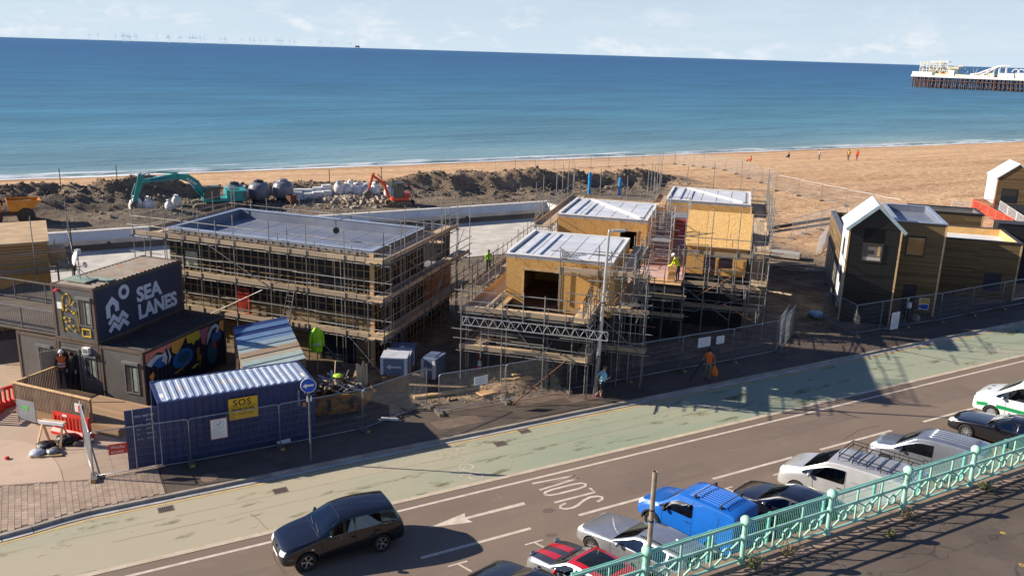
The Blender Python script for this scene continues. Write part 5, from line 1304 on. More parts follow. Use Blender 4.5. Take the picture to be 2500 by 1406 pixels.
t = vsign('banner', 'yellow SOS banner on the dark blue container', 'banner', 5.78, 6.92, 1.52, 2.42, 32.985, yel)
put_text('lettering', 'SOS', (-.40, -.008, .14), (1, 0, 0), (0, 0, 1), .36, blk, t, 1.05, .006, 1.15)
for k in range(9): pbox('dash', (-.44 + k * .11, -.008, .08), (.06, .004, .03), blk, t)
put_text('lettering', 'storage on site', (-.47, -.008, -.06), (1, 0, 0), (0, 0, 1), .155, blk, t, .95, .004)
put_text('lettering', 'TEL : 023 80 332200', (-.45, -.008, -.26), (1, 0, 0), (0, 0, 1), .105, blk, t, .95)
put_text('lettering', 'www.', (-.45, -.008, -.38), (1, 0, 0), (0, 0, 1), .05, blk, t)
t = vsign('notice_board', 'white scheme notice with a teal tick in a thin frame on the blue container', 'notice', 5.0, 5.62, 1.0, 1.82, 32.66, whitetrim_m, pm('notice_frame', S(190, 150, 130), rough=.6))
mb = MB(); mb.path([(.2 * cos(a * pi / 10), -.01, .21 + .13 * sin(a * pi / 10)) for a in range(20)], .008, n=4, closed=True); mb.build('emblem_ring', pm('print_grey', S(150, 150, 156), rough=.6), t)
MB().path([(-.08, -.011, .22), (-.02, -.011, .15), (.1, -.011, .28)], .018, n=4).build('tick', pm('print_teal', S(60, 150, 150), rough=.6), t)
for k in range(7): pbox('text_line', (-.02 - .04 * (k % 3), -.008, .02 - k * .055), (.46 - .08 * (k % 3), .003, .012), MATS['print_grey'], t)
AF = -48.6; E1 = Vector((cos(radians(AF)), sin(radians(AF)), 0)); E2 = Vector((cos(radians(AF + 90 + 2.5)), sin(radians(AF + 90 + 2.5)), 0))
O_ = Vector((-1.55, 44.75, 0))
def TL(i, z=0):
    return lambda a, b, zz=0, i=i, z=z: O_ + E1 * (i * (CW + .03) + a) + E2 * b + Vector((0, 0, .1 + z + zz))
oc = []
for i, lab in enumerate(('lower left grey office container beside the balcony', 'lower middle grey office container with open door under the lettered one', 'lower right grey office container with painted mural side')):
    T = TL(i); t = thing('office_container', lab, 'container', T(CW / 2, 0))
    sides = 'B' + ('L' if i == 0 else '') + ('R' if i == 2 else '')
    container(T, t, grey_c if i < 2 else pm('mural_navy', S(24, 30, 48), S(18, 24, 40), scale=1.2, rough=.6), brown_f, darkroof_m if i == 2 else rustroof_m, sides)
    tbox('front_panel', T, .122, CW - .122, .03, .07, .112, CH - .112, grey_c, t)
    oc.append((t, T))
Tu = TL(1, CH + .03); up_c = thing('office_container', 'upper dark slate container with SEA LANES lettering on its side', 'container', Tu(CW / 2, 0))
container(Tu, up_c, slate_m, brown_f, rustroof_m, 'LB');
tbox('lettered_side', Tu, CW - .06, CW - .02, .122, CL - .122, .112, CH - .112, slate_m, up_c)
tbox('front_panel', Tu, .122, CW - .122, .03, .07, .112, CH - .112, pm('front_slate', S(92, 92, 92), S(76, 76, 78), scale=1.5, rough=.6), up_c)
# small scalloped roof edge along the lettered side
mb = MB(); corrugated(mb, Tu(CW + .0, .1, 0), E2, E1, CL - .2, CH - .02, CH + .035, .17, .04); mb.build('roof_edge_trim', brown_f, up_c, fix=False)
# lettering and emblem, on the side wall plane a = CW
nrm = E1; px = CW - .012
letter_m = pm('letter_white', S(212, 214, 220), S(198, 200, 208), scale=4, rough=.55)
def on_side(b, z): return Tu(px, b, z)
put_text('lettering', 'SEA', on_side(2.72, 1.28), E2, UPV, .97, letter_m, up_c, 1.10, .04, .98)
put_text('lettering', 'LANES', on_side(2.72, .43), E2, UPV, .97, letter_m, up_c, 1.02, .04, .97)
def emb(name, pts, w, closed=False):
    mb = MB(); P_ = [Vector((p[0], p[1], 0)) for p in pts]; k = len(P_); Lf = []; Rt = []
    for i, p in enumerate(P_):
        a = P_[i - 1] if (i or closed) else p; b = P_[(i + 1) % k] if (i < k - 1 or closed) else p
        d1 = (p - a).normalized() if (p - a).length > 1e-6 else (b - p).normalized(); d2 = (b - p).normalized() if (b - p).length > 1e-6 else d1
        n1 = Vector((-d1.y, d1.x, 0)); n2 = Vector((-d2.y, d2.x, 0)); m_ = (n1 + n2).normalized(); s = 1 / max(.4, m_.dot(n1))
        Lf.append(p + m_ * s * w / 2); Rt.append(p - m_ * s * w / 2)
    vs = [on_side(q.x, q.y) for q in Lf + Rt]; n_ = k if closed else k - 1
    v2 = [p + nrm * .008 for p in vs]
    mb.add(vs + v2, [(2 * k + i, 2 * k + (i + 1) % k, 2 * k + k + (i + 1) % k, 2 * k + k + i) for i in range(n_)]); mb.build(name, letter_m, up_c)
emb('emblem_head', [(1.90 + .26 * cos(a * pi / 10), 2.0 + .26 * sin(a * pi / 10)) for a in range(20)], .18, True)
emb('emblem_arm', [(.82, 1.02), (.82, 1.55), (1.12, 1.80), (1.38, 1.55), (1.38, 1.22)], .26)
emb('emblem_wave', [(.80, .72), (1.12, 1.02), (1.40, .74), (1.70, 1.04), (2.02, .74)], .20)
emb('emblem_wave', [(.80, .36), (1.12, .66), (1.40, .38), (1.70, .68), (2.02, .38)], .20)
# windows, doors, lamps, climbing holds on the fronts
wf_m = pm('upvc_grey', S(120, 120, 118), S(100, 100, 98), scale=4, rough=.5)
def cwindow(T, t, a0, a1, z0, z1, hood=True):
    mb = MB()
    for a in ((a0, a1, z0, z0 + .06), (a0, a1, z1 - .06, z1), (a0, a0 + .06, z0 + .063, z1 - .063), (a1 - .06, a1, z0 + .063, z1 - .063), ((a0 + a1) / 2 - .03, (a0 + a1) / 2 + .03, z0 + .063, z1 - .063)): blockbox(mb, T, a[0], a[1], -.02, .028, a[2], a[3])
    w = mb.build('window', wf_m, t)
    for q in ((a0 + .065, (a0 + a1) / 2 - .035), ((a0 + a1) / 2 + .035, a1 - .065)): tbox('pane', T, q[0], q[1], .0, .012, z0 + .065, z1 - .065, glass('office_pane', S(60, 62, 62), .05), w)
    if hood: tbox('shutter_box', T, a0 - .06, a1 + .06, -.10, .026, z1 + .01, z1 + .12, wf_m, w)
    tbox('blind', T, a0 + .5 * (a1 - a0) + .1, a1 - .1, -.004, -.001, z0 + .15, z1 - .12, pm('curtain', S(150, 160, 140), S(120, 128, 116), scale=3, rough=.8), w)
    return w
cwindow(TL(0), oc[0][0], 1.25, 2.05, .75, 2.05); cwindow(TL(1), oc[1][0], 1.55, 2.25, .85, 1.95); cwindow(TL(2), oc[2][0], 1.35, 2.15, .55, 1.95)
cwindow(Tu, up_c, 1.5, 2.25, .78, 2.05)
tm = oc[1][0]; T1 = TL(1)
tbox('door_opening', T1, .30, 1.22, .0, .028, .12, 2.15, dark_in, tm)
for a in ((.24, .30, .12, 2.15), (1.22, 1.28, .12, 2.15), (.24, 1.28, 2.153, 2.22)): tbox('door_frame', T1, a[0], a[1], -.03, .028, a[2], a[3], wf_m, tm)
lf_ = [T1(.28, -.02, .12), T1(.28, -.02, 2.12)]; d_ = (E1 * -.55 - E2 * .75).normalized()
MB().extrude([lf_[0], lf_[0] + d_ * .9, lf_[1] + d_ * .9, lf_[1]], d_.cross(UPV) * .05).build('door_leaf', pm('door_grey', S(132, 128, 120), S(112, 108, 102), scale=1, rough=.6), tm)
tbox('vent_unit', T1, 1.62, 1.98, -.16, .028, 2.12, 2.42, whitetrim_m, tm)
tbox('vent_grille', T1, 1.68, 1.92, -.172, -.162, 2.17, 2.37, pm('grille_grey', S(120, 118, 112), rough=.7), tm)
hold_m = pm('hold_yellow', S(226, 190, 40), S(200, 160, 30), scale=5, rough=.6)
rnd = random.Random(4)
mb = MB(); mb.path([Tu(x, .018, z) for x, z in ((.50, .35), (.44, .9), (.46, 1.45), (.62, 1.52), (.62, 1.9), (.72, 2.15), (.95, 2.2), (1.08, 2.0), (1.02, 1.75))], .03, n=5); mb.path([Tu(x, .018, z) for x, z in ((1.32, 1.45), (1.40, 1.1), (1.42, .5))], .035, n=5); mb.build('climbing_outline', hold_m, up_c)
for k in range(18):
    a, z = rnd.uniform(.55, 1.25), rnd.uniform(.3, 2.05)
    blockbox(MB(), Tu, a, a + rnd.uniform(.05, .11), -.03, .028, z, z + rnd.uniform(.04, .08)).build('climbing_hold', hold_m, up_c)
for a in ((1.6, 2.1, .28, .33), (1.6, 2.1, .62, .67), (1.6, 1.65, .333, .617), (2.05, 2.1, .333, .617)): tbox('yellow_frame', Tu, a[0], a[1], -.01, .028, a[2], a[3], hold_m, up_c)
tbox('white_plate', Tu, .28, .55, .0, .028, 1.45, 1.75, whitetrim_m, up_c)
MB().lathe([(.16, 0), (.15, .06), (.08, .1), (.01, .11)], Tu(.38, .0, 2.28), n=12).build('red_lamp', pm('lamp_red', S(190, 50, 60), rough=.4), up_c)
# mural on the right side of the lower right container: shapes cut from thin sheet following the wall
T2 = TL(2); tm2 = oc[2][0]
cols = {'coral': S(236, 140, 116), 'orange': S(244, 170, 70), 'white': S(214, 216, 210), 'blue': S(36, 108, 168), 'yellow': S(220, 190, 60), 'teal': S(30, 90, 110), 'bolt': S(176, 128, 50), 'pink': S(204, 110, 120), 'navy': S(26, 34, 60), 'red': S(190, 60, 70)}
def mural(col, pts, dz=.0):
    """pts in wall space b (0..CL from the front), z"""
    n_ = len(pts); P_ = [T2(CW - .016 + dz, b, z) for b, z in pts]
    MB().extrude(P_, E1 * .006).build('mural_shape', pm('mural_' + col, cols[col], tuple(x * .85 for x in cols[col]), scale=3, rough=.6), tm2)
def ell(cb, cz, rb, rz, n=18, a0=0, a1=2 * pi): return [(cb + rb * cos(a0 + (a1 - a0) * i / n), cz + rz * sin(a0 + (a1 - a0) * i / n)) for i in range(n)]
mural('coral', [(.2, 2.45), (.2, 2.0), (.55, 2.15), (1.0, 2.3), (1.5, 2.1), (1.9, 2.25), (2.1, 2.45)]); mural('orange', [(2.0, 2.45), (1.95, 2.0), (2.3, 1.75), (2.7, 2.1), (3.0, 2.45)], .001)
mural('white', [(.2, 1.95), (.5, 1.75), (.9, 1.9), (1.3, 1.75), (1.6, 1.45), (1.9, 1.8), (1.75, 2.2), (1.3, 2.1), (.9, 2.2), (.5, 2.1)], .002)
mural('blue', [(.6, 1.85), (1.0, 1.55), (1.5, 1.5), (1.2, 1.75), (1.35, 2.0), (1.0, 2.0)], .003); mural('navy', [(1.5, 1.4), (1.62, 1.85), (1.5, 2.25), (1.62, 2.3), (1.75, 1.9), (1.62, 1.4)], .004)
mural('blue', ell(2.7, 1.45, .75, .45), .001); mural('teal', ell(2.75, 1.5, .45, .25), .002)
mural('yellow', [(3.0, 2.45), (3.1, 2.05), (3.4, 2.0), (3.5, 1.85), (3.75, 2.05), (3.9, 1.95), (4.1, 2.2), (4.0, 2.45)], .002)
mural('pink', [(4.0, 2.42), (4.15, 1.7), (4.4, 1.55), (4.5, 1.95), (4.8, 2.42)], .003); mural('white', [(4.5, 1.5), (4.6, 2.0), (4.9, 2.35), (5.3, 2.4), (5.6, 2.2), (5.5, 1.95), (5.3, 1.9), (5.25, 2.05), (5.38, 2.12), (5.3, 2.22), (5.0, 2.15), (4.8, 1.9)], .004)
mural('blue', ell(5.3, 1.75, .42, .28), .002); mural('orange', [(5.6, 2.42), (5.62, 2.0), (5.92, 1.8), (5.92, 2.42)], .002)
mural('bolt', [(3.75, 1.6), (3.95, 1.6), (3.9, 1.2), (4.1, 1.2), (3.85, .5), (3.9, .95), (3.7, .95)], .003)
mural('teal', ell(4.9, 1.0, .4, .6), .001); mural('red', ell(5.1, 1.35, .16, .2), .003); mural('orange', [(.35, 1.35), (.6, 1.5), (.7, 1.3), (.5, 1.05)], .002); mural('red', [(.45, .85), (.7, .9), (.7, .55), (.45, .5)], .002)
mural('bolt', [(2.0, .95), (2.6, 1.0), (3.2, 1.25), (2.6, .92), (2.1, .85)], .003); mural('yellow', [(3.2, .75), (3.6, .85), (3.9, .8), (3.5, .68)], .003); mural('teal', [(.2, .8), (.45, .5), (.8, .3), (.8, .15), (.2, .15)], .001)
for t, T in oc + [(up_c, Tu)]:
    fixp(t)
    for c in t.children:
        for g in c.children: g.matrix_parent_inverse = Matrix.Identity(4)
# satellite dish on a board
t = thing('satellite_dish', 'white satellite dish on a tripod board atop the lettered container', 'dish', Tu(.9, .9, CH + .04), radians(AF))
MB().box((0, 0, .04), (1.3, .8, .06)).build('base_board', pm('board_green', S(150, 168, 150), S(130, 146, 130), scale=3, rough=.7), t)
MB().box((.75, .55, .0), (1.1, .5, .05)).build('base_board', MATS['board_green'], t)
for a in range(3): ptube('tripod_leg', (.45 * cos(a * 2.1 + .4), .34 * sin(a * 2.1 + .4), .07), (0, 0, .55), .015, tube_m, t)
ptube('mast', (0, 0, .07), (0, 0, 1.15), .022, tube_m, t)
ds = MB().lathe([(.01, -.07), (.15, -.06), (.28, -.02), (.36, .03), (.365, .045), (.27, .0), (.14, -.035), (.01, -.045)], (0, 0, 0), n=20, axis='Y').build('dish', whitetrim_m, t, smooth=True); ds.location = (-.12, -.1, 1.05); ds.rotation_euler = (radians(-15), 0, radians(-35))
pbox('receiver', (-.02, .03, 1.33), (.22, .18, .2), wbar_m, t)
MB().lathe([(.01, -.03), (.1, -.02), (.14, .02)], (.35, .0, .75), n=14, axis='Y').build('small_dish', wbar_m, t)
# walkway with balustrade left of the upper container
t = thing('balcony', 'upper balcony walkway with grey railings left of the lettered container', 'balcony', TL(0)(0, 0, CH))
T0 = TL(0, CH + .03)
tbox('deck', T0, -6, CW, .1, CL, .03, .12, pm('balcony_deck', S(104, 92, 80), S(84, 74, 66), scale=1, rough=.8), t)
for (A_, B_) in ((T0(-6, .15, .12), T0(CW - .05, .15, .12)), (T0(-6, 3.6, .12), T0(CW - .05, 3.6, .12))):
    L_ = (B_ - A_).length; d_ = (B_ - A_).normalized()
    pbar('handrail', A_ + UPV * 1.05, B_ + UPV * 1.05, .06, .05, wf_m, t); pbar('bottom_rail', A_ + UPV * .12, B_ + UPV * .12, .04, .04, wf_m, t)
    k = 0
    while k * .12 < L_: ptube('baluster', A_ + d_ * (k * .12) + UPV * .12, A_ + d_ * (k * .12) + UPV * 1.04, .010, wf_m, t, 'tube5'); k += 1
    for f in range(5): ptube('rail_post', A_.lerp(B_, f / 4), A_.lerp(B_, f / 4) + UPV * 1.06, .03, wf_m, t)
fixp(t)
# timber deck with slatted screen in front of the offices
dk_m = pm('deck_timber', S(172, 140, 106), S(140, 112, 84), scale=2, rough=.85, stretch=(1, 6, 3), coord='Object', rnd=.15)
slat_m = pm('screen_slat', S(146, 122, 102), S(116, 96, 80), scale=2, rough=.85, rnd=.18)
t = thing('timber_deck', 'raised timber deck with slatted screen in front of the office containers', 'deck', (0, 40, .1))
A0 = Vector((-1.75, 40.9, .1)); A1 = Vector((1.0, 37.55, .1)); dA = (A1 - A0).normalized(); LA = (A1 - A0).length; nA = Vector((-dA.y, dA.x, 0)); nA = nA if nA.y > 0 else -nA
for k in range(12):
    pbar('deck_board', A0 + nA * (.1 + k * .2) + UPV * .36, A1 + nA * (.1 + k * .2) + dA * 1.5 + UPV * .36, .19, .03, dk_m, t)
pbar('fascia', A0 + UPV * .18 - nA * .02, A1 + dA * 1.5 + UPV * .18 - nA * .02, .04, .32, dk_m, t); pbar('fascia', A1 + dA * 1.5 + UPV * .18, A1 + dA * 1.5 + nA * 2.4 + UPV * .18, .04, .32, dk_m, t)
k = 0
while k * .085 < LA: pbar('screen_slat', A0 + dA * (k * .085) + UPV * .2, A0 + dA * (k * .085) + UPV * 1.42, .055, .028, slat_m, t, up=nA); k += 1
pbar('screen_cap', A0 + UPV * 1.45 - dA * .1, A1 + UPV * 1.45 + dA * .1, .12, .05, timb_m, t)
for f in (0, .5, 1): pbar('screen_post', A0.lerp(A1, f) + nA * .06, A0.lerp(A1, f) + nA * .06 + UPV * 1.43, .09, .09, dk_m, t)
k = 0
while k * .085 < 2.2: pbar('screen_slat', A0 + nA * (k * .085) + UPV * .2, A0 + nA * (k * .085) + UPV * 1.42, .055, .028, slat_m, t, up=dA); k += 1
pbar('screen_cap', A0 + UPV * 1.45, A0 + nA * 2.3 + UPV * 1.45, .10, .05, timb_m, t)
fixp(t)
q = A0.lerp(A1, .86) + UPV * .95 - nA * .03
t = thing('notice', 'small red and white notice on the slatted timber screen', 'notice', q, atan2(dA.y, dA.x)); MB().box((0, 0, 0), (.42, .012, .38)).build('panel', whitetrim_m, t); MB().box((.09, -.008, -.02), (.2, .006, .28)).build('red_patch', pm('print_red', S(210, 60, 50), rough=.6), t)
# lean-to shed with profiled sheet roof
t = thing('lean_to_shed', 'small lean-to shed with blue and cream sheet roof behind the blue container', 'shed', (8.8, 38.6, 0))
c4_ = [Vector((7.0, 35.95, 2.35)), Vector((9.9, 36.6, 2.35)), Vector((10.25, 41.3, 2.95)), Vector((7.55, 40.6, 2.95))]
strips = 11; rc = [S(44, 66, 120), S(96, 128, 170), S(40, 60, 112), S(110, 140, 176), S(112, 142, 178), S(150, 170, 178), S(168, 184, 180), S(176, 150, 120), S(190, 176, 150), S(176, 192, 184), S(180, 196, 190)]
for k in range(strips):
    f0, f1 = k / strips, (k + 1) / strips; a = c4_[3].lerp(c4_[0], f0); b_ = c4_[2].lerp(c4_[1], f0); c_ = c4_[2].lerp(c4_[1], f1); d_ = c4_[3].lerp(c4_[0], f1); dz = UPV * (.03 if k % 2 else .0)
    MB().extrude([a + dz, b_ + dz, c_ + dz, d_ + dz], (0, 0, -.03)).build('roof_sheet', pm('shed_roof_%s' % 'abcdefghijk'[k], rc[k], tuple(x * .85 for x in rc[k]), scale=3, rough=.5), t)
wl = pm('shed_wall', S(150, 128, 100), S(120, 100, 78), scale=1.5, rough=.85)
for a, b_ in ((0, 1), (1, 2), (2, 3), (3, 0)):
    p, q = c4_[a], c4_[b_]; MB().add([(p.x, p.y, .05), (q.x, q.y, .05), (q.x, q.y, q.z - .08), (p.x, p.y, p.z - .08)], [(0, 1, 2, 3)]).build('wall', wl, t)
pbar('prop', (6.7, 36.4, .1), (7.1, 37.6, 2.4), .09, .06, timb_m, t)
fixp(t)
# == site fencing, lamp, signs, clutter on the ground
galv_m = pm('galvanised', S(176, 180, 184), S(150, 154, 160), scale=3, rough=.4, metal=.5, rnd=.1)
foot_m = pm('fence_foot', S(112, 106, 100), S(90, 84, 80), scale=5, rough=.9)
yfoot_m = pm('foot_yellow', S(206, 170, 60), S(176, 142, 50), scale=5, rough=.8)
_fence_cache = {}
def fence_mesh(L, H):
    k = (round(L, 2), H)
    if k in _fence_cache: return _fence_cache[k]
    mb = MB(); n_ = int(L / .052)
    for i in range(1, n_): mb.tube((L * i / n_, 0, .12), (L * i / n_, 0, H - .05), .0027, n=3, cap=False)
    for z in [.12 + j * .29 for j in range(7)]: mb.tube((0, .004, z), (L, .004, z), .0027, n=3, cap=False)
    w = mb.mesh('wire_mesh', galv_m, fix=False)
    r = .14; pts = [(0, 0, .02)] + [(r - r * cos(a), 0, H - r + r * sin(a)) for a in [i * pi / 8 for i in range(5)]] + [(L - r + r * sin(a), 0, H - r + r * cos(a)) for a in [i * pi / 8 for i in range(5)]] + [(L, 0, .02)]
    fr = MB(); fr.path(pts, .021, n=6); fr.tube((0, 0, .12), (L, 0, .12), .018, n=6)
    f = fr.mesh('frame', galv_m, smooth=True)
    _fence_cache[k] = (w, f); return w, f
foot_me = MB().prism([(-.11, -.36), (.11, -.36), (.11, .36), (-.11, .36)], 0, .13).mesh('foot', foot_m)
footy_me = MB().box2((-.07, -.38, .02), (.07, -.30, .11)).mesh('foot_cap', yfoot_m)
def fence(label, p0, p1, z=0.1, H=1.9, group='wire mesh site fence panels', feet=(1, 1), mid=False):
    p0 = Vector((p0[0], p0[1], z)); p1 = Vector((p1[0], p1[1], z)); d = p1 - p0; L = d.length; rz = atan2(d.y, d.x)
    t = thing('site_fence_panel', label, 'fence', p0, rz, group)
    w, f = fence_mesh(L, H); link('wire_mesh', w, t); link('frame', f, t)
    if mid: ptube('middle_bar', (L / 2, 0, .12), (L / 2, 0, H), .016, galv_m, t)
    for k, x in enumerate((0.0, L)):
        if feet[k]:
            ft = link('foot', foot_me, t, Matrix.Translation((x, 0, -.0))); link('foot_cap', footy_me, ft)
    return t
A_ = [(0.78, 33.0), (4.2, 32.72), (7.68, 32.70), (11.25, 32.78), (14.75, 34.0)]
la = ['roadside fence panel carrying the red works access sign', 'roadside fence panel across the blue container, holding the tick notice', 'roadside fence panel by the blue arrow sign post', 'fence panel swung inwards at the site entrance']
for k in range(4): fence(la[k], A_[k], A_[k + 1], feet=(1, 0) if k < 3 else (1, 1))
fence('short fence panel turned back from the corner beside the red barriers', (0.62, 36.4), (0.76, 33.08), feet=(1, 0))
B_ = [(14.94, 33.05), (18.31, 32.95), (21.7, 32.87), (25.25, 32.80), (28.75, 32.80), (32.2, 32.72), (35.55, 32.80)]
lb = ['fence panel with white notice, first after the site entrance', 'fence panel in front of the rusty raking tube', 'fence panel behind the lamp post and the runner', 'fence panel between the lamp post and the orange-clad worker', 'fence panel with two white notices on it', 'fence panel at the corner of the open yard']
for k in range(6): fence(lb[k], B_[k], B_[k + 1], feet=(1, 0), mid=False)
fence('fence panel running back along the open yard beside the scaffold', (35.6, 32.85), (38.6, 34.9)); fence('second parallel fence panel folded against the yard corner', (35.9, 32.75), (38.9, 34.7))
C_ = [(43.3, 36.3), (42.4, 33.15), (46.9, 33.05), (50.0, 32.85), (53.4, 32.95), (56.8, 33.0), (60.2, 33.0), (63.6, 33.0)]
lc = ['fence panel angled in front of the gabled hut corner', 'fence gate panel with the leaning white board, below the gabled hut', 'fence panel across the timber block doorway', 'fence panel in front of the safety sign block', 'fence panel left of the navy window', 'fence panel below the navy window', 'fence panel at the right edge of the pavement']
for k in range(7): fence(lc[k], C_[k], C_[k + 1], feet=(1, 0), mid=(k == 1))
# beach-side fences
def fence_row(pts, labels, z):
    for k in range(len(pts) - 1):
        za = ground_h(*pts[k])[0]; fence(labels % ['first', 'second', 'third', 'fourth', 'fifth', 'sixth', 'seventh', 'eighth', 'ninth', 'tenth', 'eleventh', 'twelfth'][k], pts[k], pts[k + 1], za, feet=(1, 0), group='fence panels on the beach')
fence_row([(56 + 3.3 * k, 105.6 + .15 * k) for k in range(11)], 'far fence panel along the top of the beach, %s from the left', 1)
fence_row([(89.0 - .95 * k, 107 - 3.3 * k) for k in range(10)], 'fence panel running down the beach to the scaffold, %s from the sea', 1)
fence_row([(78.8 + .25 * k, 75.5 - 3.3 * k) for k in range(6)], 'fence panel on the beach right of the scaffold, %s from the corner', 1)
fence_row([(60.5 + 3.0 * k, 55.5 + 1.0 * k) for k in range(5)], 'fence panel at the back of the open yard, %s from the left', 1)
for k, (u, v, h) in enumerate(((2.5, 113, 2.3), (8.5, 112, 2.6), (31, 101, 1.6), (38, 102, 1.6))):
    z = ground_h(u, v)[0]; tag(ptube('marker_post', (u, v, z - .1), (u, v, z + h), .05, pm('dark_post', S(70, 58, 50), rough=.9)), ['dark timber marker post on the far left of the beach', 'tall dark marker post left of the teal excavator boom', 'short marker post on the beach behind the white sacks', 'short marker post on the beach behind the red digger'][k], 'post', 'marker posts on the beach')
# notices on the fences
t = vsign('works_sign', 'red Works access sign on the left fence panel', 'sign', 1.35, 2.0, 1.0, 1.42, 32.86, pm('sign_red', S(206, 62, 48), S(188, 50, 40), scale=3, rough=.5), None, atan2(-.28, 3.42))
put_text('lettering', 'Works', (-.25, -.009, .03), (1, 0, 0), (0, 0, 1), .17, whitetrim_m, t); put_text('lettering', 'access', (-.25, -.009, -.15), (1, 0, 0), (0, 0, 1), .17, whitetrim_m, t)
for (u0, u1, z0, z1, v, lab) in ((16.65, 17.35, 1.2, 1.62, 32.94, 'blank white notice with a map on the fence after the entrance'), (29.7, 30.55, 1.25, 1.78, 32.7, 'large white notice on the fence near the orange-clad worker'), (30.95, 31.5, 1.28, 1.72, 32.68, 'small white notice right of the large one on the fence')):
    t = vsign('notice', lab, 'notice', u0, u1, z0, z1, v, whitetrim_m)
    for k in range(4): pbox('text_line', (-.03, -.009, (z1 - z0) * (.3 - .2 * k)), ((u1 - u0) * (.7 - .15 * (k % 2)), .003, .012), MATS['print_grey'], t)
# lamp post
t = thing('lamp_post', 'tall silver street lamp post on the pavement edge before the OSB box', 'lamp post', (22.6, 31.75, .1)); t.rotation_euler = (radians(.5), radians(1.4), 0)
lamp_m = pm('lamp_silver', S(206, 204, 200), S(184, 182, 178), scale=3, rough=.35, metal=.4)
MB().lathe([(.115, 0), (.115, 2.0), (.10, 2.03)], n=12).build('base_column', pm('lamp_base', S(150, 150, 148), S(130, 130, 130), scale=2, rough=.4, metal=.4), t)
MB().lathe([(.10, 2.033), (.095, 2.3), (.075, 5.0), (.055, 8.1), (.03, 8.2)], n=12).build('shaft', lamp_m, t)
for z in (2.05, 4.7): MB().lathe([(.12, 0), (.12, .05)], (0, 0, z), n=12).build('collar', pm('collar_black', S(40, 40, 42), rough=.5), t)
hd = Vector((cos(radians(-28)), sin(radians(-28)), 0))
pbar('arm', Vector((0, 0, 8.12)), hd * .3 + Vector((0, 0, 8.14)), .05, .05, lamp_m, t)
pbar('lamp_head', hd * .15 + Vector((0, 0, 8.17)), hd * .75 + Vector((0, 0, 8.2)), .26, .07, lamp_m, t); pbar('lens', hd * .3 + Vector((0, 0, 8.125)), hd * .7 + Vector((0, 0, 8.147)), .2, .02, pm('lamp_lens', S(230, 232, 226), rough=.3), t)
# blue arrow sign
t = thing('road_sign', 'round blue keep-left arrow sign on a grey pole', 'sign', (8.45, 30.95, .1))
MB().lathe([(.038, 0), (.038, 3.55)], n=10).build('pole', pm('pole_grey', S(110, 112, 116), S(92, 94, 98), scale=4, rough=.5), t)
fd = Vector((-.30, -.95, 0)).normalized(); rt = Vector((-fd.y, fd.x, 0)); rt = rt if rt.x > 0 else -rt
R_ = Matrix((rt, -fd, UPV)).transposed().to_4x4()
ds = MB().lathe([(.30, -.008), (.30, .008)], n=28, axis='Y').build('disc', pm('sign_blue', S(28, 84, 190), S(24, 76, 178), scale=4, rough=.35), t); ds.matrix_local = Matrix.Translation(Vector((0, 0, 3.24)) + fd * .06) @ R_
ri = MB(); ri.path([(.29 * cos(a * pi / 14), 0, .29 * sin(a * pi / 14)) for a in range(28)], .012, n=5, closed=True); ri = ri.build('rim', whitetrim_m, t); ri.matrix_local = Matrix.Translation(Vector((0, 0, 3.24)) + fd * .068) @ R_
ar = MB().extrude([(-.22, -.012, -.03), (-.08, -.012, .10), (-.08, -.012, .035), (.20, -.012, .06), (.20, -.012, -.015), (-.08, -.012, -.045), (-.07, -.012, -.12)], (0, .004, 0)).build('arrow', whitetrim_m, t); ar.matrix_local = Matrix.Translation(Vector((0, 0, 3.24)) + fd * .065) @ R_
pbox('bracket', (0, 0, 2.8), (.10, .10, .14), pm('bracket_dark', S(40, 40, 44), rough=.5), t)
for k in (-1, 1): pbox('tape', (.07 * k, -.03, 2.68), (.05, .02, .22), whitetrim_m, t)
# traffic cone
t = thing('traffic_cone', 'red and white traffic cone in the shade behind the fence', 'cone', (19.1, 37.2, .08))
MB().box((0, 0, .03), (.42, .42, .05)).build('base', pm('cone_base', S(50, 44, 42), rough=.8), t)
for (z0, r0, z1, r1, m_) in ((.055, .17, .30, .13, 'cone_red'), (.30, .13, .58, .085, 'cone_white'), (.58, .085, .95, .03, 'cone_red')):
    MB().tube((0, 0, z0), (0, 0, z1), r0, r1, n=16).build('sleeve' if m_ == 'cone_white' else 'cone_body', pm(m_, S(214, 66, 40), rough=.5) if m_ == 'cone_red' else pm(m_, S(226, 226, 222), rough=.4), t)
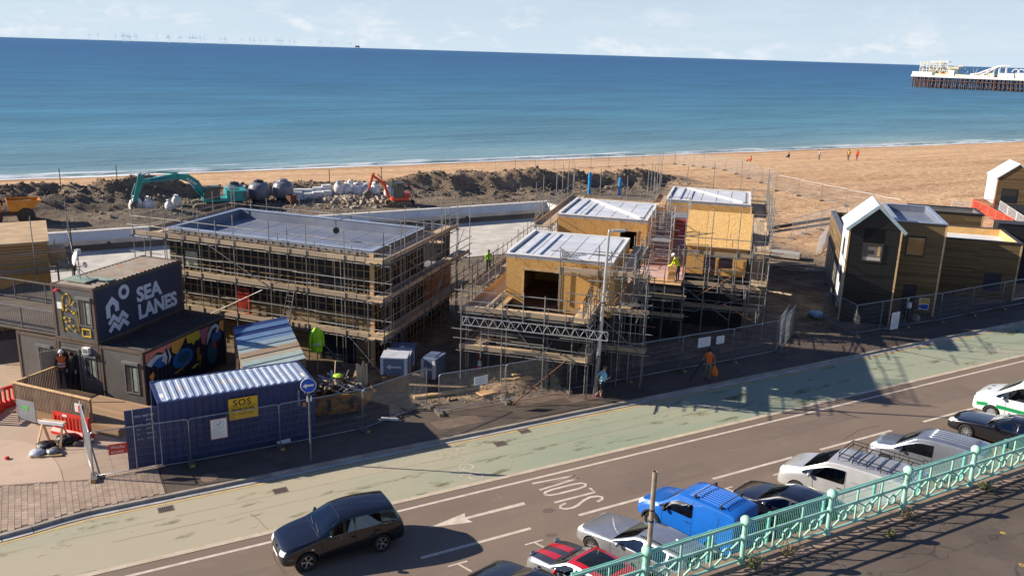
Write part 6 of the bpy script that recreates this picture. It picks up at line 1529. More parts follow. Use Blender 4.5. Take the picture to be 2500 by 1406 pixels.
# wrapped block packs on pallets
wrap_m = pm('shrink_wrap', S(206, 208, 214), S(184, 188, 196), scale=2.5, rough=.25, bump=.01, bscale=8)
pack_m = pm('pack_grey', S(108, 120, 140), S(88, 100, 122), scale=2, rough=.45)
pal_m = pm('pallet_wood', S(150, 122, 92), S(116, 94, 70), scale=4, rough=.85, rnd=.15)
def pallet(t, z0, w=1.2, d=1.0, name='pallet'):
    for k in range(3): pbox('pallet_block', (0, -.42 + k * .42, z0 + .05), (w, .09, .09), pal_m, t)
    for k in range(5): pbox('pallet_slat', (-w / 2 + .1 + k * (w - .2) / 4, 0, z0 + .11), (.14, d, .022), pal_m, t)
def pack(label, u, v, z, rz, w=1.25, d=1.05, h=.8, white=True):
    t = thing('wrapped_pack', label, 'pack', (u, v, z), radians(rz), 'wrapped packs by the site entrance')
    pallet(t, 0, w, d)
    b = MB(); b.box((0, 0, .13 + h / 2), (w, d, h)); me = b.mesh('body', pack_m); o = link('body', me, t)
    tp = MB(); tp.box((0, 0, .13 + h + .035), (w + .03, d + .03, .06)); tp.build('top_sheet', wrap_m if white else pm('wrap_blue', S(120, 136, 160), S(98, 114, 140), scale=2, rough=.3), t)
    for sx in (-1, 1): pbox('corner_wrap', (sx * (w / 2 + .004), -d / 2 + .06, .13 + h / 2), (.02, .14, h), wrap_m, t); pbox('corner_wrap', (sx * (w / 2 - .06), -d / 2 - .006, .13 + h / 2), (.14, .02, h), wrap_m, t)
    MB().extrude([(-w * .3, -d / 2 - .008, .13 + h * .5), (-w * .12, -d / 2 - .008, .13 + h * .68), (-w * .12, -d / 2 - .008, .13 + h * .56), (w * .28, -d / 2 - .008, .13 + h * .56), (w * .28, -d / 2 - .008, .13 + h * .44), (-w * .12, -d / 2 - .008, .13 + h * .44), (-w * .12, -d / 2 - .008, .13 + h * .32)], (0, .004, 0)).build('printed_mark', wrap_m, t)
    return t
pl_ = []
for k in range(6):
    t = thing('pallet', ['bottom empty pallet of the stack under the nearest pack', 'second empty pallet up under the nearest pack', 'third empty pallet up under the nearest pack', 'fourth empty pallet up under the nearest pack', 'fifth empty pallet up under the nearest pack', 'top empty pallet right below the nearest pack'][k], 'pallet', (14.3, 36.75, .08 + k * .125), radians(-30 + random.uniform(-2, 2)), 'empty pallets in the stack'); pallet(t, 0)
pack('nearest wrapped pack with white top, on the pallet stack', 14.3, 36.75, .84, -30)
pack('middle wrapped pack with white top behind the pallet stack', 14.95, 37.95, .5, -30); pack('rear wrapped pack with blue top nearest the scaffold', 15.7, 39.2, .3, -30, white=False)
pack('lone small wrapped pack with blue top right of the pallet stack', 16.6, 37.4, .08, -52, .75, 1.2, .95, False)
for (u, v, n_, lab0) in ((14.95, 37.95, 3, 'middle'), (15.7, 39.2, 2, 'rear')):
    for k in range(n_):
        t = thing('pallet', 'empty pallet under the %s wrapped pack, %s' % (lab0, ['lowest', 'second up', 'third up'][k]), 'pallet', (u, v, .08 + k * .13), radians(-30), 'empty pallets in the stack'); pallet(t, 0)
# yellow skip full of waste
t = thing('skip', 'yellow builders skip heaped with waste by the site entrance', 'skip', (11.0, 35.6, .08), radians(-6))
sk_m = pm('skip_yellow', S(176, 116, 38), S(140, 90, 34), scale=2, rough=.7, c3=S(72, 54, 40), scale3=2.5, f3=(.48, .62))
prof = [(-1.55, .95), (-1.0, .12), (1.0, .12), (1.55, .95)]
for y in (-.8, .8): MB().extrude([(x, y, z) for x, z in prof], (0, .04 * (1 if y > 0 else -1), 0)).build('side_panel', sk_m, t)
for k in range(3): MB().extrude([(prof[k][0], -.8, prof[k][1]), (prof[k + 1][0], -.8, prof[k + 1][1]), (prof[k + 1][0], .8, prof[k + 1][1]), (prof[k][0], .8, prof[k][1])], (0, 0, .03)).build('panel', sk_m, t)
for y in (-.84, .84): pbox('rim', (0, y, .96), (3.2, .07, .06), sk_m, t)
for x in (-.5, .5): pbox('lug', (x, -.88, .55), (.12, .08, .5), pm('skip_dark', S(50, 44, 40), rough=.8), t)
rnd = random.Random(12); waste = [S(190, 188, 184), S(150, 124, 96), S(120, 116, 112), S(200, 200, 200), S(96, 84, 70), S(176, 150, 116)]
for k in range(90):
    c = Vector((rnd.uniform(-1.2, 1.2), rnd.uniform(-.7, .7), 0)); c.z = .95 + .55 * (1 - (c.x / 1.5) ** 2) * rnd.uniform(.2, 1.0)
    dv = Vector((rnd.uniform(-1, 1), rnd.uniform(-1, 1), rnd.uniform(-.2, .9))).normalized() * rnd.uniform(.2, .75)
    col = rnd.randrange(6); mt = pm('waste_%s' % 'abcdef'[col], waste[col], tuple(x * .7 for x in waste[col]), scale=6, rough=.85)
    pbar('waste_piece', c - dv / 2, c + dv / 2, rnd.uniform(.03, .16), rnd.uniform(.015, .07), mt, t)
for k in range(7): pbar('waste_board', (1.0 + .07 * k, .1, .5), (1.05 + .07 * k + rnd.uniform(-.1, .1), .5, 1.7 + rnd.uniform(0, .3)), .1, .025, board_m, t)
pbar('waste_board', (-.1, .1, .9), (.05, .3, 2.2), .12, .03, board_m, t)
blob = MB(); blob.lathe([(.01, -.09), (.18, -.06), (.26, .0), (.16, .07), (.01, .10)], (.1, .1, 1.55), n=9); blob.build('lime_rag', pm('lime', S(176, 214, 60), rough=.8), t)
for k, (lab, p, d_, L_, r_) in enumerate((('white plastic pipe offcut lying by the entrance fence', (12.35, 33.5), -.6, .75, .07), ('short grey pipe offcut at the foot of the blue container', (7.6, 32.86), 0.2, .55, .10))):
    dv = Vector((cos(d_), sin(d_), 0)) * L_; tag(ptube('pipe_offcut', (p[0], p[1], .1 + r_), Vector((p[0], p[1], .1 + r_)) + dv, r_, whitetrim_m), lab, 'pipe')
# rubble heap by the fence, timbers
def rubble(name, label, u0, v0, su, sv, hh, n_, mat, seed, s0=.03, s1=.16, z=None):
    rnd = random.Random(seed); mb = MB()
    for k in range(n_):
        x, y = rnd.gauss(0, .5), rnd.gauss(0, .5); u, v = u0 + x * su, v0 + y * sv
        zz = (ground_h(u, v)[0] if z is None else z) + hh * math.exp(-(x * x + y * y) * 1.3) * rnd.uniform(.5, 1.0)
        s = rnd.uniform(s0, s1) * (1 if rnd.random() < .8 else 1.6)
        ax = [Vector([rnd.uniform(-1, 1) for _ in range(3)]).normalized() for _ in range(1)][0]
        Rm = Matrix.Rotation(rnd.uniform(0, 6.28), 3, ax); base = [(-1, -.7, -.6), (1, -.8, -.5), (.8, .9, -.6), (-.9, .8, -.5), (-.7, -.5, .6), (.7, -.6, .5), (.6, .6, .7), (-.6, .7, .5)]
        mb.add([Rm @ (Vector(b) * s * rnd.uniform(.75, 1.2)) + Vector((u, v, zz)) for b in base], [(3, 2, 1, 0), (4, 5, 6, 7), (0, 1, 5, 4), (1, 2, 6, 5), (2, 3, 7, 6), (3, 0, 4, 7)])
    return stuff(mb.build(name, mat, fix=False), label, 'rubble')
earth_m = pm('earth_clods', S(160, 134, 104), S(122, 100, 76), scale=2, rough=.95)
mb = MB(); N = 26; vv_ = []
for i in range(N + 1):
    for j in range(N + 1):
        x, y = -1 + 2 * i / N, -1 + 2 * j / N; r2 = x * x + y * y
        vv_.append((19.2 + x * 3.2, 34.3 + y * 1.25, .06 + max(0, .36 * math.exp(-r2 * 2.2) * (1 + .9 * fbm(x * 4, y * 3, 5.)) - .06)))
mb.add(vv_, [(i * (N + 1) + j, (i + 1) * (N + 1) + j, (i + 1) * (N + 1) + j + 1, i * (N + 1) + j + 1) for i in range(N) for j in range(N)])
tag(mb.build('earth_heap', pm('earth_pile', S(160, 136, 108), S(118, 98, 76), scale=2.2, rough=.95, bump=.08, bscale=7, detail=8), smooth=True, fix=False), 'low sunlit heap of earth behind the fence below the OSB box', 'earth heap')
rubble('clods', 'loose clods and stones scattered on the earth heap', 19.0, 34.2, 2.8, 1.0, .22, 420, earth_m, 3, .012, .06, z=.1)
rnd = random.Random(8)
for k in range(9):
    a = rnd.uniform(-.5, .3); p = Vector((20.6 + rnd.uniform(-.5, .9), 34.6 + rnd.uniform(-.3, .5), .22 + .07 * k)); dv = Vector((cos(a), sin(a), rnd.uniform(-.05, .05))) * rnd.uniform(1.0, 2.2)
    tag(pbar('timber_offcut', p - dv / 2, p + dv / 2, .14, .06, timb_m), 'loose timber offcut in the heap under the near scaffold', 'timber', 'timber offcuts under the near scaffold')
tag(pbar('plank', (17.4, 33.9, .3), (18.7, 34.2, .22), .5, .05, ply_m), 'square ply board lying on the earth heap', 'board')
tag(pbar('timber_beam', (14.6, 35.2, .14), (18.2, 34.9, .14), .25, .12, timb_m), 'long pale timber beam on the ground inside the entrance', 'timber')
# hi-vis jacket hung on a post
t = thing('jacket', 'lime green hi-vis jacket hung on a post before the left building', 'jacket', (11.5, 40.3, .1)); t.scale = (.78, .78, 1)
ptube('post', (0, 0, 0), (.02, 0, 2.4), .03, timb_m, t)
lime_m = pm('hivis_lime', S(172, 232, 40), S(150, 214, 30), scale=5, rough=.7, bump=.02, bscale=9)
mb = MB(); prof = [(.06, 2.42), (.13, 2.36), (.30, 2.22), (.33, 2.0), (.30, 1.6), (.34, 1.2), (.33, 1.12)]; n_ = 14; vs_ = []
for i, (r, z) in enumerate(prof):
    for j in range(n_):
        a = 2 * pi * j / n_; q = 1 + .16 * sin(5 * a + i * .8); vs_.append((r * cos(a) * q, r * .45 * sin(a) * q, z))
mb.add(vs_, [(i * n_ + j, i * n_ + (j + 1) % n_, (i + 1) * n_ + (j + 1) % n_, (i + 1) * n_ + j) for i in range(len(prof) - 1) for j in range(n_)]); mb.build('body', lime_m, t, smooth=True)
for s_ in (-1, 1): MB().path([(s_ * .26, 0, 2.2), (s_ * .40, .03, 1.9), (s_ * .44, .05, 1.5), (s_ * .40, .02, 1.35)], [.10, .10, .085, .08], n=8).build('sleeve', lime_m, t, smooth=True)
MB().lathe([(.325, 1.5), (.327, 1.58)], n=14).build('reflective_band', pm('reflective', S(200, 204, 206), rough=.3), t).scale = (1, .47, 1)
def water_barrier(label, u, v, rz, L=1.6, tilt=0.0):
    t = thing('plastic_barrier', label, 'barrier', (u, v, .1), radians(rz), 'red plastic barriers by the timber deck')
    m = pm('barrier_bright_red', S(226, 58, 44), S(204, 46, 36), scale=3, rough=.4)
    pr = [(-.22, .0), (-.22, .12), (-.10, .24), (-.06, .9), (.06, .9), (.10, .24), (.22, .12), (.22, 0)]
    for x0, x1 in ((0, .12), (L - .12, L)): MB().extrude([(x0, y, z) for y, z in pr], (x1 - x0, 0, 0)).build('end', m, t)
    MB().extrude([(.121, y, z) for y, z in ((-.22, 0), (-.22, .12), (-.1, .24), (.1, .24), (.22, .12), (.22, 0))], (L - .242, 0, 0)).build('base', m, t)
    pbox('top_bar', (L / 2, 0, .84), (L - .25, .11, .13), m, t)
    k = 0
    while .25 + k * .2 < L - .2: pbox('slat', (.25 + k * .2, 0, .5), (.08, .09, .54), m, t); k += 1
    pbox('white_plate', (L * .35, -.06, .84), (.25, .01, .1), whitetrim_m, t)
    return t
water_barrier('red plastic barrier leaning along the slatted screen', -.35, 38.2, -49, 1.9)
water_barrier('red plastic barrier at the left edge by the deck corner', -2.75, 41.6, 30, 1.3); water_barrier('red plastic barrier cut by the left edge, in front of the deck', -3.1, 40.3, 62, 1.4)
t = thing('trestle', 'pale timber saw trestle standing over rubbish bags', 'trestle', (-.45, 36.8, .1), radians(-40))
pbar('top_beam', (-.55, 0, .95), (.55, 0, .95), .12, .12, whitetrim_m, t); pbar('top_beam', (-.5, .13, .97), (.55, .13, .97), .1, .1, timb_m, t)
for x in (-.45, .45):
    for y in (-.32, .38): pbar('leg', (x, .05, .9), (x + (.08 if x > 0 else -.08), y, 0), .09, .04, timb_m, t)
def bag(label, u, v, s, mat, seed, grp):
    rnd = random.Random(seed); mb = MB(); n_ = 12; prof = [(.05, 0), (.85, .05), (1.0, .4), (.9, .75), (.55, .95), (.2, 1.05), (.05, 1.1)]; vs_ = []
    for i, (r, z) in enumerate(prof):
        for j in range(n_): q = 1 + rnd.uniform(-.18, .18); vs_.append((r * s * q * cos(2 * pi * j / n_), r * s * q * sin(2 * pi * j / n_), z * s * .75 * (1 + rnd.uniform(-.08, .08))))
    mb.add(vs_, [(i * n_ + j, i * n_ + (j + 1) % n_, (i + 1) * n_ + (j + 1) % n_, (i + 1) * n_ + j) for i in range(len(prof) - 1) for j in range(n_)] + [tuple(range(n_ - 1, -1, -1)), tuple(range(6 * n_, 7 * n_))])
    o = mb.build('rubbish_bag', mat, smooth=True); o.location = (u, v, .1); return tag(o, label, 'bag', grp)
bb = pm('bag_black', S(30, 30, 34), S(20, 20, 24), scale=8, rough=.3, bump=.03, bscale=12)
bag('black rubbish bag under the trestle, left one', -.75, 36.6, .36, bb, 1, 'bags by the trestle'); bag('black rubbish bag right of the trestle by the barrier', .05, 36.9, .42, bb, 2, 'bags by the trestle'); bag('pale clear sack in front of the trestle', -1.05, 36.1, .28, wrap_m, 3, 'bags by the trestle'); bag('grey crumpled sack beside the pale one at the trestle foot', -.5, 36.0, .26, pm('bag_grey', S(150, 152, 156), S(110, 112, 118), scale=8, rough=.3, bump=.03, bscale=12), 4, 'bags by the trestle')
tag(pbar('timber_offcut', (-1.3, 35.95, .13), (-.2, 35.6, .13), .1, .05, timb_m), 'timber batten on the concrete before the trestle', 'timber')
t = thing('grey_board', 'grey board with a green label leaning on the slatted screen', 'board', (-1.35, 39.55, .1), radians(-49))
pbox('panel', (0, 0, .58), (1.05, .03, .9), pm('board_grey', S(150, 152, 156), S(134, 136, 140), scale=2, rough=.5), t); pbox('label_patch', (.0, -.02, .72), (.3, .008, .16), pm('label_green', S(90, 190, 80), rough=.6), t)
for x in (-.5, .5): ptube('leg', (x, 0, 0), (x, 0, 1.0), .02, tube_m, t)
tag(MB().lathe([(.01, 0), (.09, .02), (.1, .07), (.04, .1), (.01, .11)], (-2.1, 36.2, .094), n=9).build('red_scrap', MATS['barrier_bright_red']), 'small red scrap lying on the concrete apron', 'scrap')
pl0 = thing('leaning_pole', 'grey scaffold pole leaning at the left edge by the barriers', 'pole', (-3.0, 41.5, .1)); ptube('tube', (0, 0, 0), (.8, .9, 3.0), .04, tube_m, pl0)
# A-frame board at the gate, safety sign, site light
t = thing('white_board', 'white notice board leaning on the gate below the gabled hut', 'board', (45.6, 32.8, .1), radians(2)); pbox('panel', (0, 0, .62), (.75, .03, 1.1), whitetrim_m, t);
for k in range(5): pbox('text_line', (0, -.02, .9 - .14 * k), (.5, .004, .02), MATS['print_grey'], t)
for x in (-.3, .3): pbar('leg', (x, .02, .1), (x, .5, 0), .03, .03, wbar_m, t)
t = thing('safety_sign', 'yellow and blue safety sign on the brown timber block', 'sign', F3(5.45, 3.18, .9), radians(-45)); pbox('panel', (0, 0, 0), (.62, .012, .78), whitetrim_m, t); pbox('yellow_half', (.02, -.009, .19), (.5, .006, .3), yel, t); pbox('blue_half', (.06, -.009, -.19), (.42, .006, .3), MATS['sign_blue'], t); MB().lathe([(.1, -.004), (.1, .004)], (-.2, -.011, -.19), n=14, axis='Y').build('blue_disc', MATS['sign_blue'], t)
t = thing('work_light', 'white site lantern unit by the timber block doorway', 'work light', F3(4.3, 1.6, .08)); pbox('case', (0, 0, .45), (.3, .3, .8), bb, t); MB().lathe([(.13, .86), (.16, .95), (.15, 1.2), (.05, 1.25)], n=12).build('head', whitetrim_m, t); pbox('bucket', (.5, -.3, .2), (.3, .3, .4), pm('bucket_grey', S(150, 140, 130), rough=.7), t)
# yard clutter between the buildings: barrier stack, sheeted pallet, tube pile
t = thing('barrier_stack', 'stack of pale grid barriers leaning at the back of the yard', 'barriers', (57.6, 49.9, .1))
for k in range(5):
    o = Vector((.0 + .35 * k, -.25 * k, .02 * k)); dvec = Vector((3.6, 2.9, .7)); n_ = 14
    for a in (0, 1.0): pbar('rail', o + Vector((0, 0, .1 + a)) + Vector((.3 * a, -.5 * a, 0)), o + dvec + Vector((0, 0, .1 + a)) + Vector((.3 * a, -.5 * a, 0)), .05, .05, wbar_m, t)
    for i in range(n_ + 1): pbar('bar', o + dvec * (i / n_) + Vector((0, 0, .1)), o + dvec * (i / n_) + Vector((.3, -.5, 1.1)), .035, .035, wbar_m, t)
t = thing('sheeted_pallet', 'grey sheeted pallet of boards in the sunny yard', 'pallet', (54.2, 50.2, .1), radians(-52))
pallet(t, 0, 2.4, 1.2); MB().box((0, 0, .32), (2.5, 1.25, .36)).build('sheeted_load', pm('grey_sheet_cover', S(176, 172, 164), S(150, 146, 140), scale=2, rough=.7, bump=.03, bscale=6), t); MB().box((1.265, 0, .32), (.03, 1.2, .34)).build('load_end', pm('load_rust', S(150, 96, 70), rough=.8), t)
rnd = random.Random(77)
for k in range(34):
    p = Vector((51.0 + rnd.uniform(-1.3, 1.3), 47.2 + rnd.uniform(-1.0, 1.0), .12 + .02 * k * .6)); a = radians(-42) + rnd.uniform(-.35, .35); dv = Vector((cos(a), sin(a), rnd.uniform(-.04, .04))) * rnd.uniform(1.6, 3.4)
    tag(ptube('loose_tube', p - dv / 2, p + dv / 2, .03, tube_m) if k % 3 else pbar('loose_plank', p - dv / 2, p + dv / 2, .2, .04, board_m), 'loose scaffold tube in the pile in the yard' if k % 3 else 'loose scaffold plank in the pile in the yard', 'tube' if k % 3 else 'plank', 'tubes in the yard pile' if k % 3 else 'planks in the yard pile')
bag('pale blue crumpled sheet at the foot of the gabled hut', 43.3, 36.9, .5, pm('sheet_blue', S(140, 170, 196), S(112, 142, 170), scale=6, rough=.5, bump=.03, bscale=9), 21, None)
tag(pbar('timber_beam', (57, 58.3, .45), (75, 60.5, .65), .35, .22, pm('black_beam', S(44, 42, 42), S(32, 30, 30), scale=3, rough=.7)), 'long black beam along the back of the yard', 'beam')
# == diggers, dumper, sacks, tanks on the dug ground
teal_m = pm('plant_teal', S(20, 150, 146), S(16, 128, 126), scale=1.5, rough=.45, c3=S(110, 118, 104), scale3=3, f3=(.6, .8))
track_m = pm('track_mud', S(150, 134, 112), S(104, 92, 78), scale=4, rough=.9); steel_m = pm('bucket_steel', S(110, 100, 92), S(84, 74, 66), scale=4, rough=.6)
def track(t, x0, x1, y, r, w, mat):
    mb = MB(); n_ = 10; pts = [(x0 + r * cos(pi / 2 + pi * i / n_), r + r * sin(pi / 2 + pi * i / n_)) for i in range(n_ + 1)] + [(x1 + r * cos(-pi / 2 + pi * i / n_), r + r * sin(-pi / 2 + pi * i / n_)) for i in range(n_ + 1)]
    mb.extrude([(x, y - w / 2, z) for x, z in pts], (0, w, 0)); o = mb.build('track', mat, t)
    k = len(pts); per = []
    for i in range(k):
        a, b = Vector((pts[i][0], 0, pts[i][1])), Vector((pts[(i + 1) % k][0], 0, pts[(i + 1) % k][1])); m = max(1, int((b - a).length / .2))
        for j in range(m): per.append((a.lerp(b, (j + .5) / m), (b - a).normalized()))
    for p, d in per: pbar('track_shoe', p + Vector((0, y - w / 2 - .02, 0)), p + Vector((0, y + w / 2 + .02, 0)), .05, .07, mat, o)
    for i in range(5):
        x = x0 + (x1 - x0) * i / 4; MB().lathe([(r * .5, -w / 2 - .03), (r * .55, 0), (r * .5, w / 2 + .03)], (x, y, r * .8), n=12, axis='Y').build('roller', steel_m, o)
def boomplate(t, nm, poly, y, w, mat): return MB().extrude([(x, y - w / 2, z) for x, z in poly], (0, w, 0)).build(nm, mat, t)
chrome_m0 = pm('rod_chrome', S(200, 202, 206), rough=.2, metal=1.0); orange_d = pm('digger_orange', S(224, 88, 44), S(200, 70, 36), scale=2, rough=.45)
gz = ground_h(16, 88)[0] + .0
t = thing('excavator', 'large teal excavator with long boom stretched left over the dug sand', 'excavator', (15.6, 88.3, gz), radians(180 - 4)); t.scale = (1, 1, .8)
for y in (-1.15, 1.15): track(t, -1.9, 1.9, y, .42, .55, track_m)
MB().box((0, 0, .75), (2.2, 1.8, .35)).build('undercarriage', steel_m, t)
MB().prism([(-2.5, -1.3), (1.2, -1.3), (1.4, -1.0), (1.4, 1.3), (-2.5, 1.3), (-2.8, .8), (-2.8, -.8)], 1.0, 1.25).build('slew_deck', teal_m, t)
MB().prism([(-2.7, -1.25), (-.9, -1.25), (-.9, 1.25), (-2.7, 1.25)], 1.253, 2.25).build('engine_housing', teal_m, t)
MB().box((-2.55, 0, 1.6), (.5, 2.55, .9)).build('counterweight', pm('cw_grey', S(92, 100, 104), rough=.6), t)
cabp = [(-.2, 1.253), (1.3, 1.253), (1.35, 1.9), (.95, 2.85), (-.2, 2.85)]
cb = MB().extrude([(x, .25, z) for x, z in cabp], (0, 1.0, 0)).build('cab', pm('cab_teal_dark', S(50, 92, 90), S(40, 76, 76), scale=2, rough=.4), t)
MB().extrude([(x, 1.256, z) for x, z in ((-.1, 1.6), (1.2, 1.6), (1.25, 1.9), (.9, 2.75), (-.1, 2.75))], (0, .012, 0)).build('side_pane', wglass_m, cb)
MB().add([(1.345, .33, 1.7), (1.345, 1.17, 1.7), (.98, 1.17, 2.8), (.98, .33, 2.8)], [(0, 1, 2, 3)]).build('front_pane', wglass_m, cb)
MB().box((-1.6, .2, 2.3), (.9, .6, .12)).build('engine_vent', steel_m, t)
# boom: bent box section, stick, bucket
boomplate(t, 'boom', [(.7, 1.5), (1.2, 1.35), (2.6, 3.35), (3.4, 3.75), (7.0, 3.35), (7.1, 3.65), (3.8, 4.4), (2.5, 4.25), (1.6, 3.4)], 0, .55, teal_m)
boomplate(t, 'stick', [(6.55, 4.35), (7.0, 4.5), (7.25, 3.2), (7.7, 1.2), (7.35, 1.15), (6.75, 2.9)], 0, .40, teal_m)
boomplate(t, 'bucket', [(7.25, 1.25), (7.75, 1.2), (8.0, .7), (7.75, .15), (7.2, .0), (7.0, .35), (7.45, .55)], 0, .95, steel_m)
ptube('ram_barrel', (3.5, .32, 4.5), (5.4, .32, 4.66), .09, teal_m, t); ptube('ram_rod', (5.4, .32, 4.66), (6.65, .32, 4.45), .05, chrome_m0, t)
for y in (-.36, .36): ptube('ram_barrel', (1.2, y, 1.3), (2.1, y, 2.6), .09, teal_m, t); ptube('ram_rod', (2.1, y, 2.6), (2.6, y, 3.5), .05, chrome_m0, t)
ptube('ram_barrel', (7.3, .25, 3.4), (7.75, .25, 2.0), .07, teal_m, t); ptube('ram_rod', (7.75, .25, 2.0), (7.8, .25, 1.2), .04, chrome_m0, t)
put_text('boom_lettering', 'RABBIT', (5.9, .285, 3.66), (-1, 0, .10), (.10, 0, 1), .46, pm('letter_navy', S(40, 60, 130), rough=.5), t, .95, .01)
put_text('boom_lettering', '& DOW', (2.75, .285, 3.72), (-1, 0, -1.0), (-1.0, 0, 1), .36, whitetrim_m, t, .9, .01)
gz = ground_h(33, 84)[0]
t = thing('mini_digger', 'small orange-red digger with raised bucket arm beside the white sacks', 'digger', (33.2, 84.2, gz), radians(172))
for y in (-.75, .75): track(t, -.95, .95, y, .26, .36, track_m)
MB().box((0, 0, .5), (1.3, 1.2, .2)).build('undercarriage', steel_m, t)
MB().prism([(-1.0, -.8), (.75, -.8), (.85, 0), (.75, .8), (-1.0, .8), (-1.2, 0)], .62, .92).build('body', orange_d, t)
MB().prism([(-1.15, -.78), (-.45, -.78), (-.45, .78), (-1.15, .78), (-1.3, 0)], .923, 1.35).build('engine_cover', pm('digger_red', S(190, 50, 40), S(160, 40, 34), scale=2, rough=.4), t)
fr_m = pm('cab_frame', S(46, 62, 62), rough=.5)
for x, y in ((-.45, .72), (.6, .72), (-.45, -.3), (.6, -.3)): pbar('cab_post', (x, y, .92), (x * .95, y, 2.35), .07, .07, fr_m, t)
MB().box((.07, .2, 2.39), (1.2, 1.15, .07)).build('cab_roof', fr_m, t)
MB().box((.1, .728, 1.55), (.95, .012, 1.25)).build('side_pane', glass('cab_glass', (.05, .07, .07), .03), t); MB().box((.62, .2, 1.6), (.012, .95, 1.3)).build('front_pane', MATS['cab_glass'], t)
MB().box((-.1, .2, 1.2), (.45, .5, .5)).build('seat', pm('seat_black', S(40, 38, 38), rough=.8), t)
boomplate(t, 'boom', [(.8, .8), (1.05, .8), (1.45, 2.1), (2.6, 3.0), (2.5, 3.25), (1.25, 2.35)], -.45, .24, orange_d)
boomplate(t, 'stick', [(2.35, 3.45), (2.65, 3.35), (3.15, 1.6), (2.95, 1.55)], -.45, .18, orange_d)
boomplate(t, 'bucket', [(2.9, 1.65), (3.2, 1.65), (3.6, 1.3), (3.5, .9), (3.0, .8), (2.8, 1.0)], -.45, .75, steel_m)
ptube('ram_barrel', (1.0, -.62, .9), (1.25, -.62, 1.6), .05, orange_d, t); ptube('ram_rod', (1.25, -.62, 1.6), (1.5, -.62, 2.2), .03, chrome_m0, t); ptube('ram_barrel', (1.5, -.45, 2.7), (2.1, -.45, 3.3), .05, orange_d, t)
pbox('blade', (-1.55, 0, .35), (.12, 1.7, .42), steel_m, t)
for y in (-.4, .4): pbar('blade_arm', (-.6, y, .4), (-1.5, y, .35), .1, .1, steel_m, t)
gz = ground_h(-1.5, 86.5)[0]
t = thing('dumper', 'orange site dumper with front skip cut by the left edge', 'dumper', (-2.4, 86.5, gz), radians(4))
dump_m = pm('dumper_orange', S(232, 150, 40), S(206, 126, 34), scale=1.5, rough=.5, c3=S(150, 130, 110), scale3=2.5, f3=(.58, .75))
for x in (1.3, -1.2):
    for y in (-.95, .95): MB().lathe([(.30, -.22), (.62, -.22), (.72, -.14), (.72, .14), (.62, .22), (.30, .22)], (x, y, .72), n=18, axis='Y').build('wheel', pm('mud_tyre', S(84, 74, 64), S(60, 54, 48), scale=5, rough=.9), t, smooth=True)
MB().box((-.4, 0, .9), (3.2, .8, .4)).build('chassis', steel_m, t)
outer = [(.1, 1.15), (1.6, 1.1), (2.35, 1.75), (2.5, 2.05), (-.05, 2.15)]
for y in (-1.0, .96): MB().extrude([(x, y, z) for x, z in outer], (0, .04, 0)).build('skip_side', dump_m, t)
MB().extrude([(.1, -1, 1.15), (1.6, -1, 1.1), (1.6, .96, 1.1), (.1, .96, 1.15)], (0, 0, .04)).build('skip_floor', dump_m, t); MB().extrude([(1.6, -1, 1.1), (2.5, -1, 2.0), (2.5, .96, 2.0), (1.6, .96, 1.1)], (.03, 0, .03)).build('skip_lip', dump_m, t); MB().extrude([(.1, -1, 1.15), (-.05, -1, 2.15), (-.05, .96, 2.15), (.1, .96, 1.15)], (-.04, 0, 0)).build('skip_back', dump_m, t)
MB().box((1.0, -.02, 1.75), (1.7, 1.85, .25)).build('load', pm('load_sand', S(120, 104, 88), S(98, 84, 70), scale=4, rough=.95), t)
MB().box((-1.3, 0, 1.5), (1.6, 1.4, .8)).build('engine_cover', dump_m, t); MB().box((-.6, 0, 1.9), (.5, .6, .5)).build('seat', MATS['seat_black'], t)
for y in (-.6, .6): ptube('roll_bar', (-.8, y, 1.9), (-.8, y, 3.1), .04, dump_m, t)
ptube('roll_bar', (-.8, -.6, 3.1), (-.8, .6, 3.1), .04, dump_m, t)
tank_m = pm('tank_wrap', S(128, 130, 138), S(100, 103, 112), scale=1.5, rough=.35, bump=.05, bscale=3)
for k, (u, v, lab) in enumerate(((17.7, 90.2, 'left grey wrapped filter tank behind the teal excavator'), (20.2, 90.3, 'middle grey wrapped filter tank with black cap'), (22.75, 90.5, 'right grey wrapped filter tank next to the white sacks'))):
    z = ground_h(u, v)[0] - .05
    t = thing('filter_tank', lab, 'tank', (u, v, z), .4 * k, 'grey wrapped filter tanks')
    MB().lathe([(.75, 0), (.8, .25), (.72, .28)], n=16).build('skirt', pm('tank_skirt', S(70, 74, 84), rough=.7), t)
    o = MB().lathe([(.8, .283), (1.04, .42), (1.1, .8), (1.1, 1.35), (1.0, 1.75), (.75, 1.98), (.4, 2.08), (.02, 2.1)], n=20).build('shell', tank_m, t, smooth=True)
    MB().lathe([(.55, 2.03), (.5, 2.22), (.2, 2.32), (.02, 2.33)], n=10).build('cap_wrap', pm('tank_cap', S(36, 38, 46), S(26, 28, 34), scale=6, rough=.35, bump=.03, bscale=9) if k < 2 else tank_m, t)
    for z_ in (.7, 1.35): MB().lathe([(1.075 if z_ < 1 else 1.07, z_), (1.085 if z_ < 1 else 1.08, z_ + .03), (1.075 if z_ < 1 else 1.07, z_ + .06)], n=20, cap=False).build('band', pm('tape_band', S(90, 96, 112), rough=.4), t)
rnd = random.Random(5)
sack_m = pm('sack_white', S(226, 226, 224), S(198, 198, 198), scale=2.5, rough=.7, bump=.03, bscale=5)
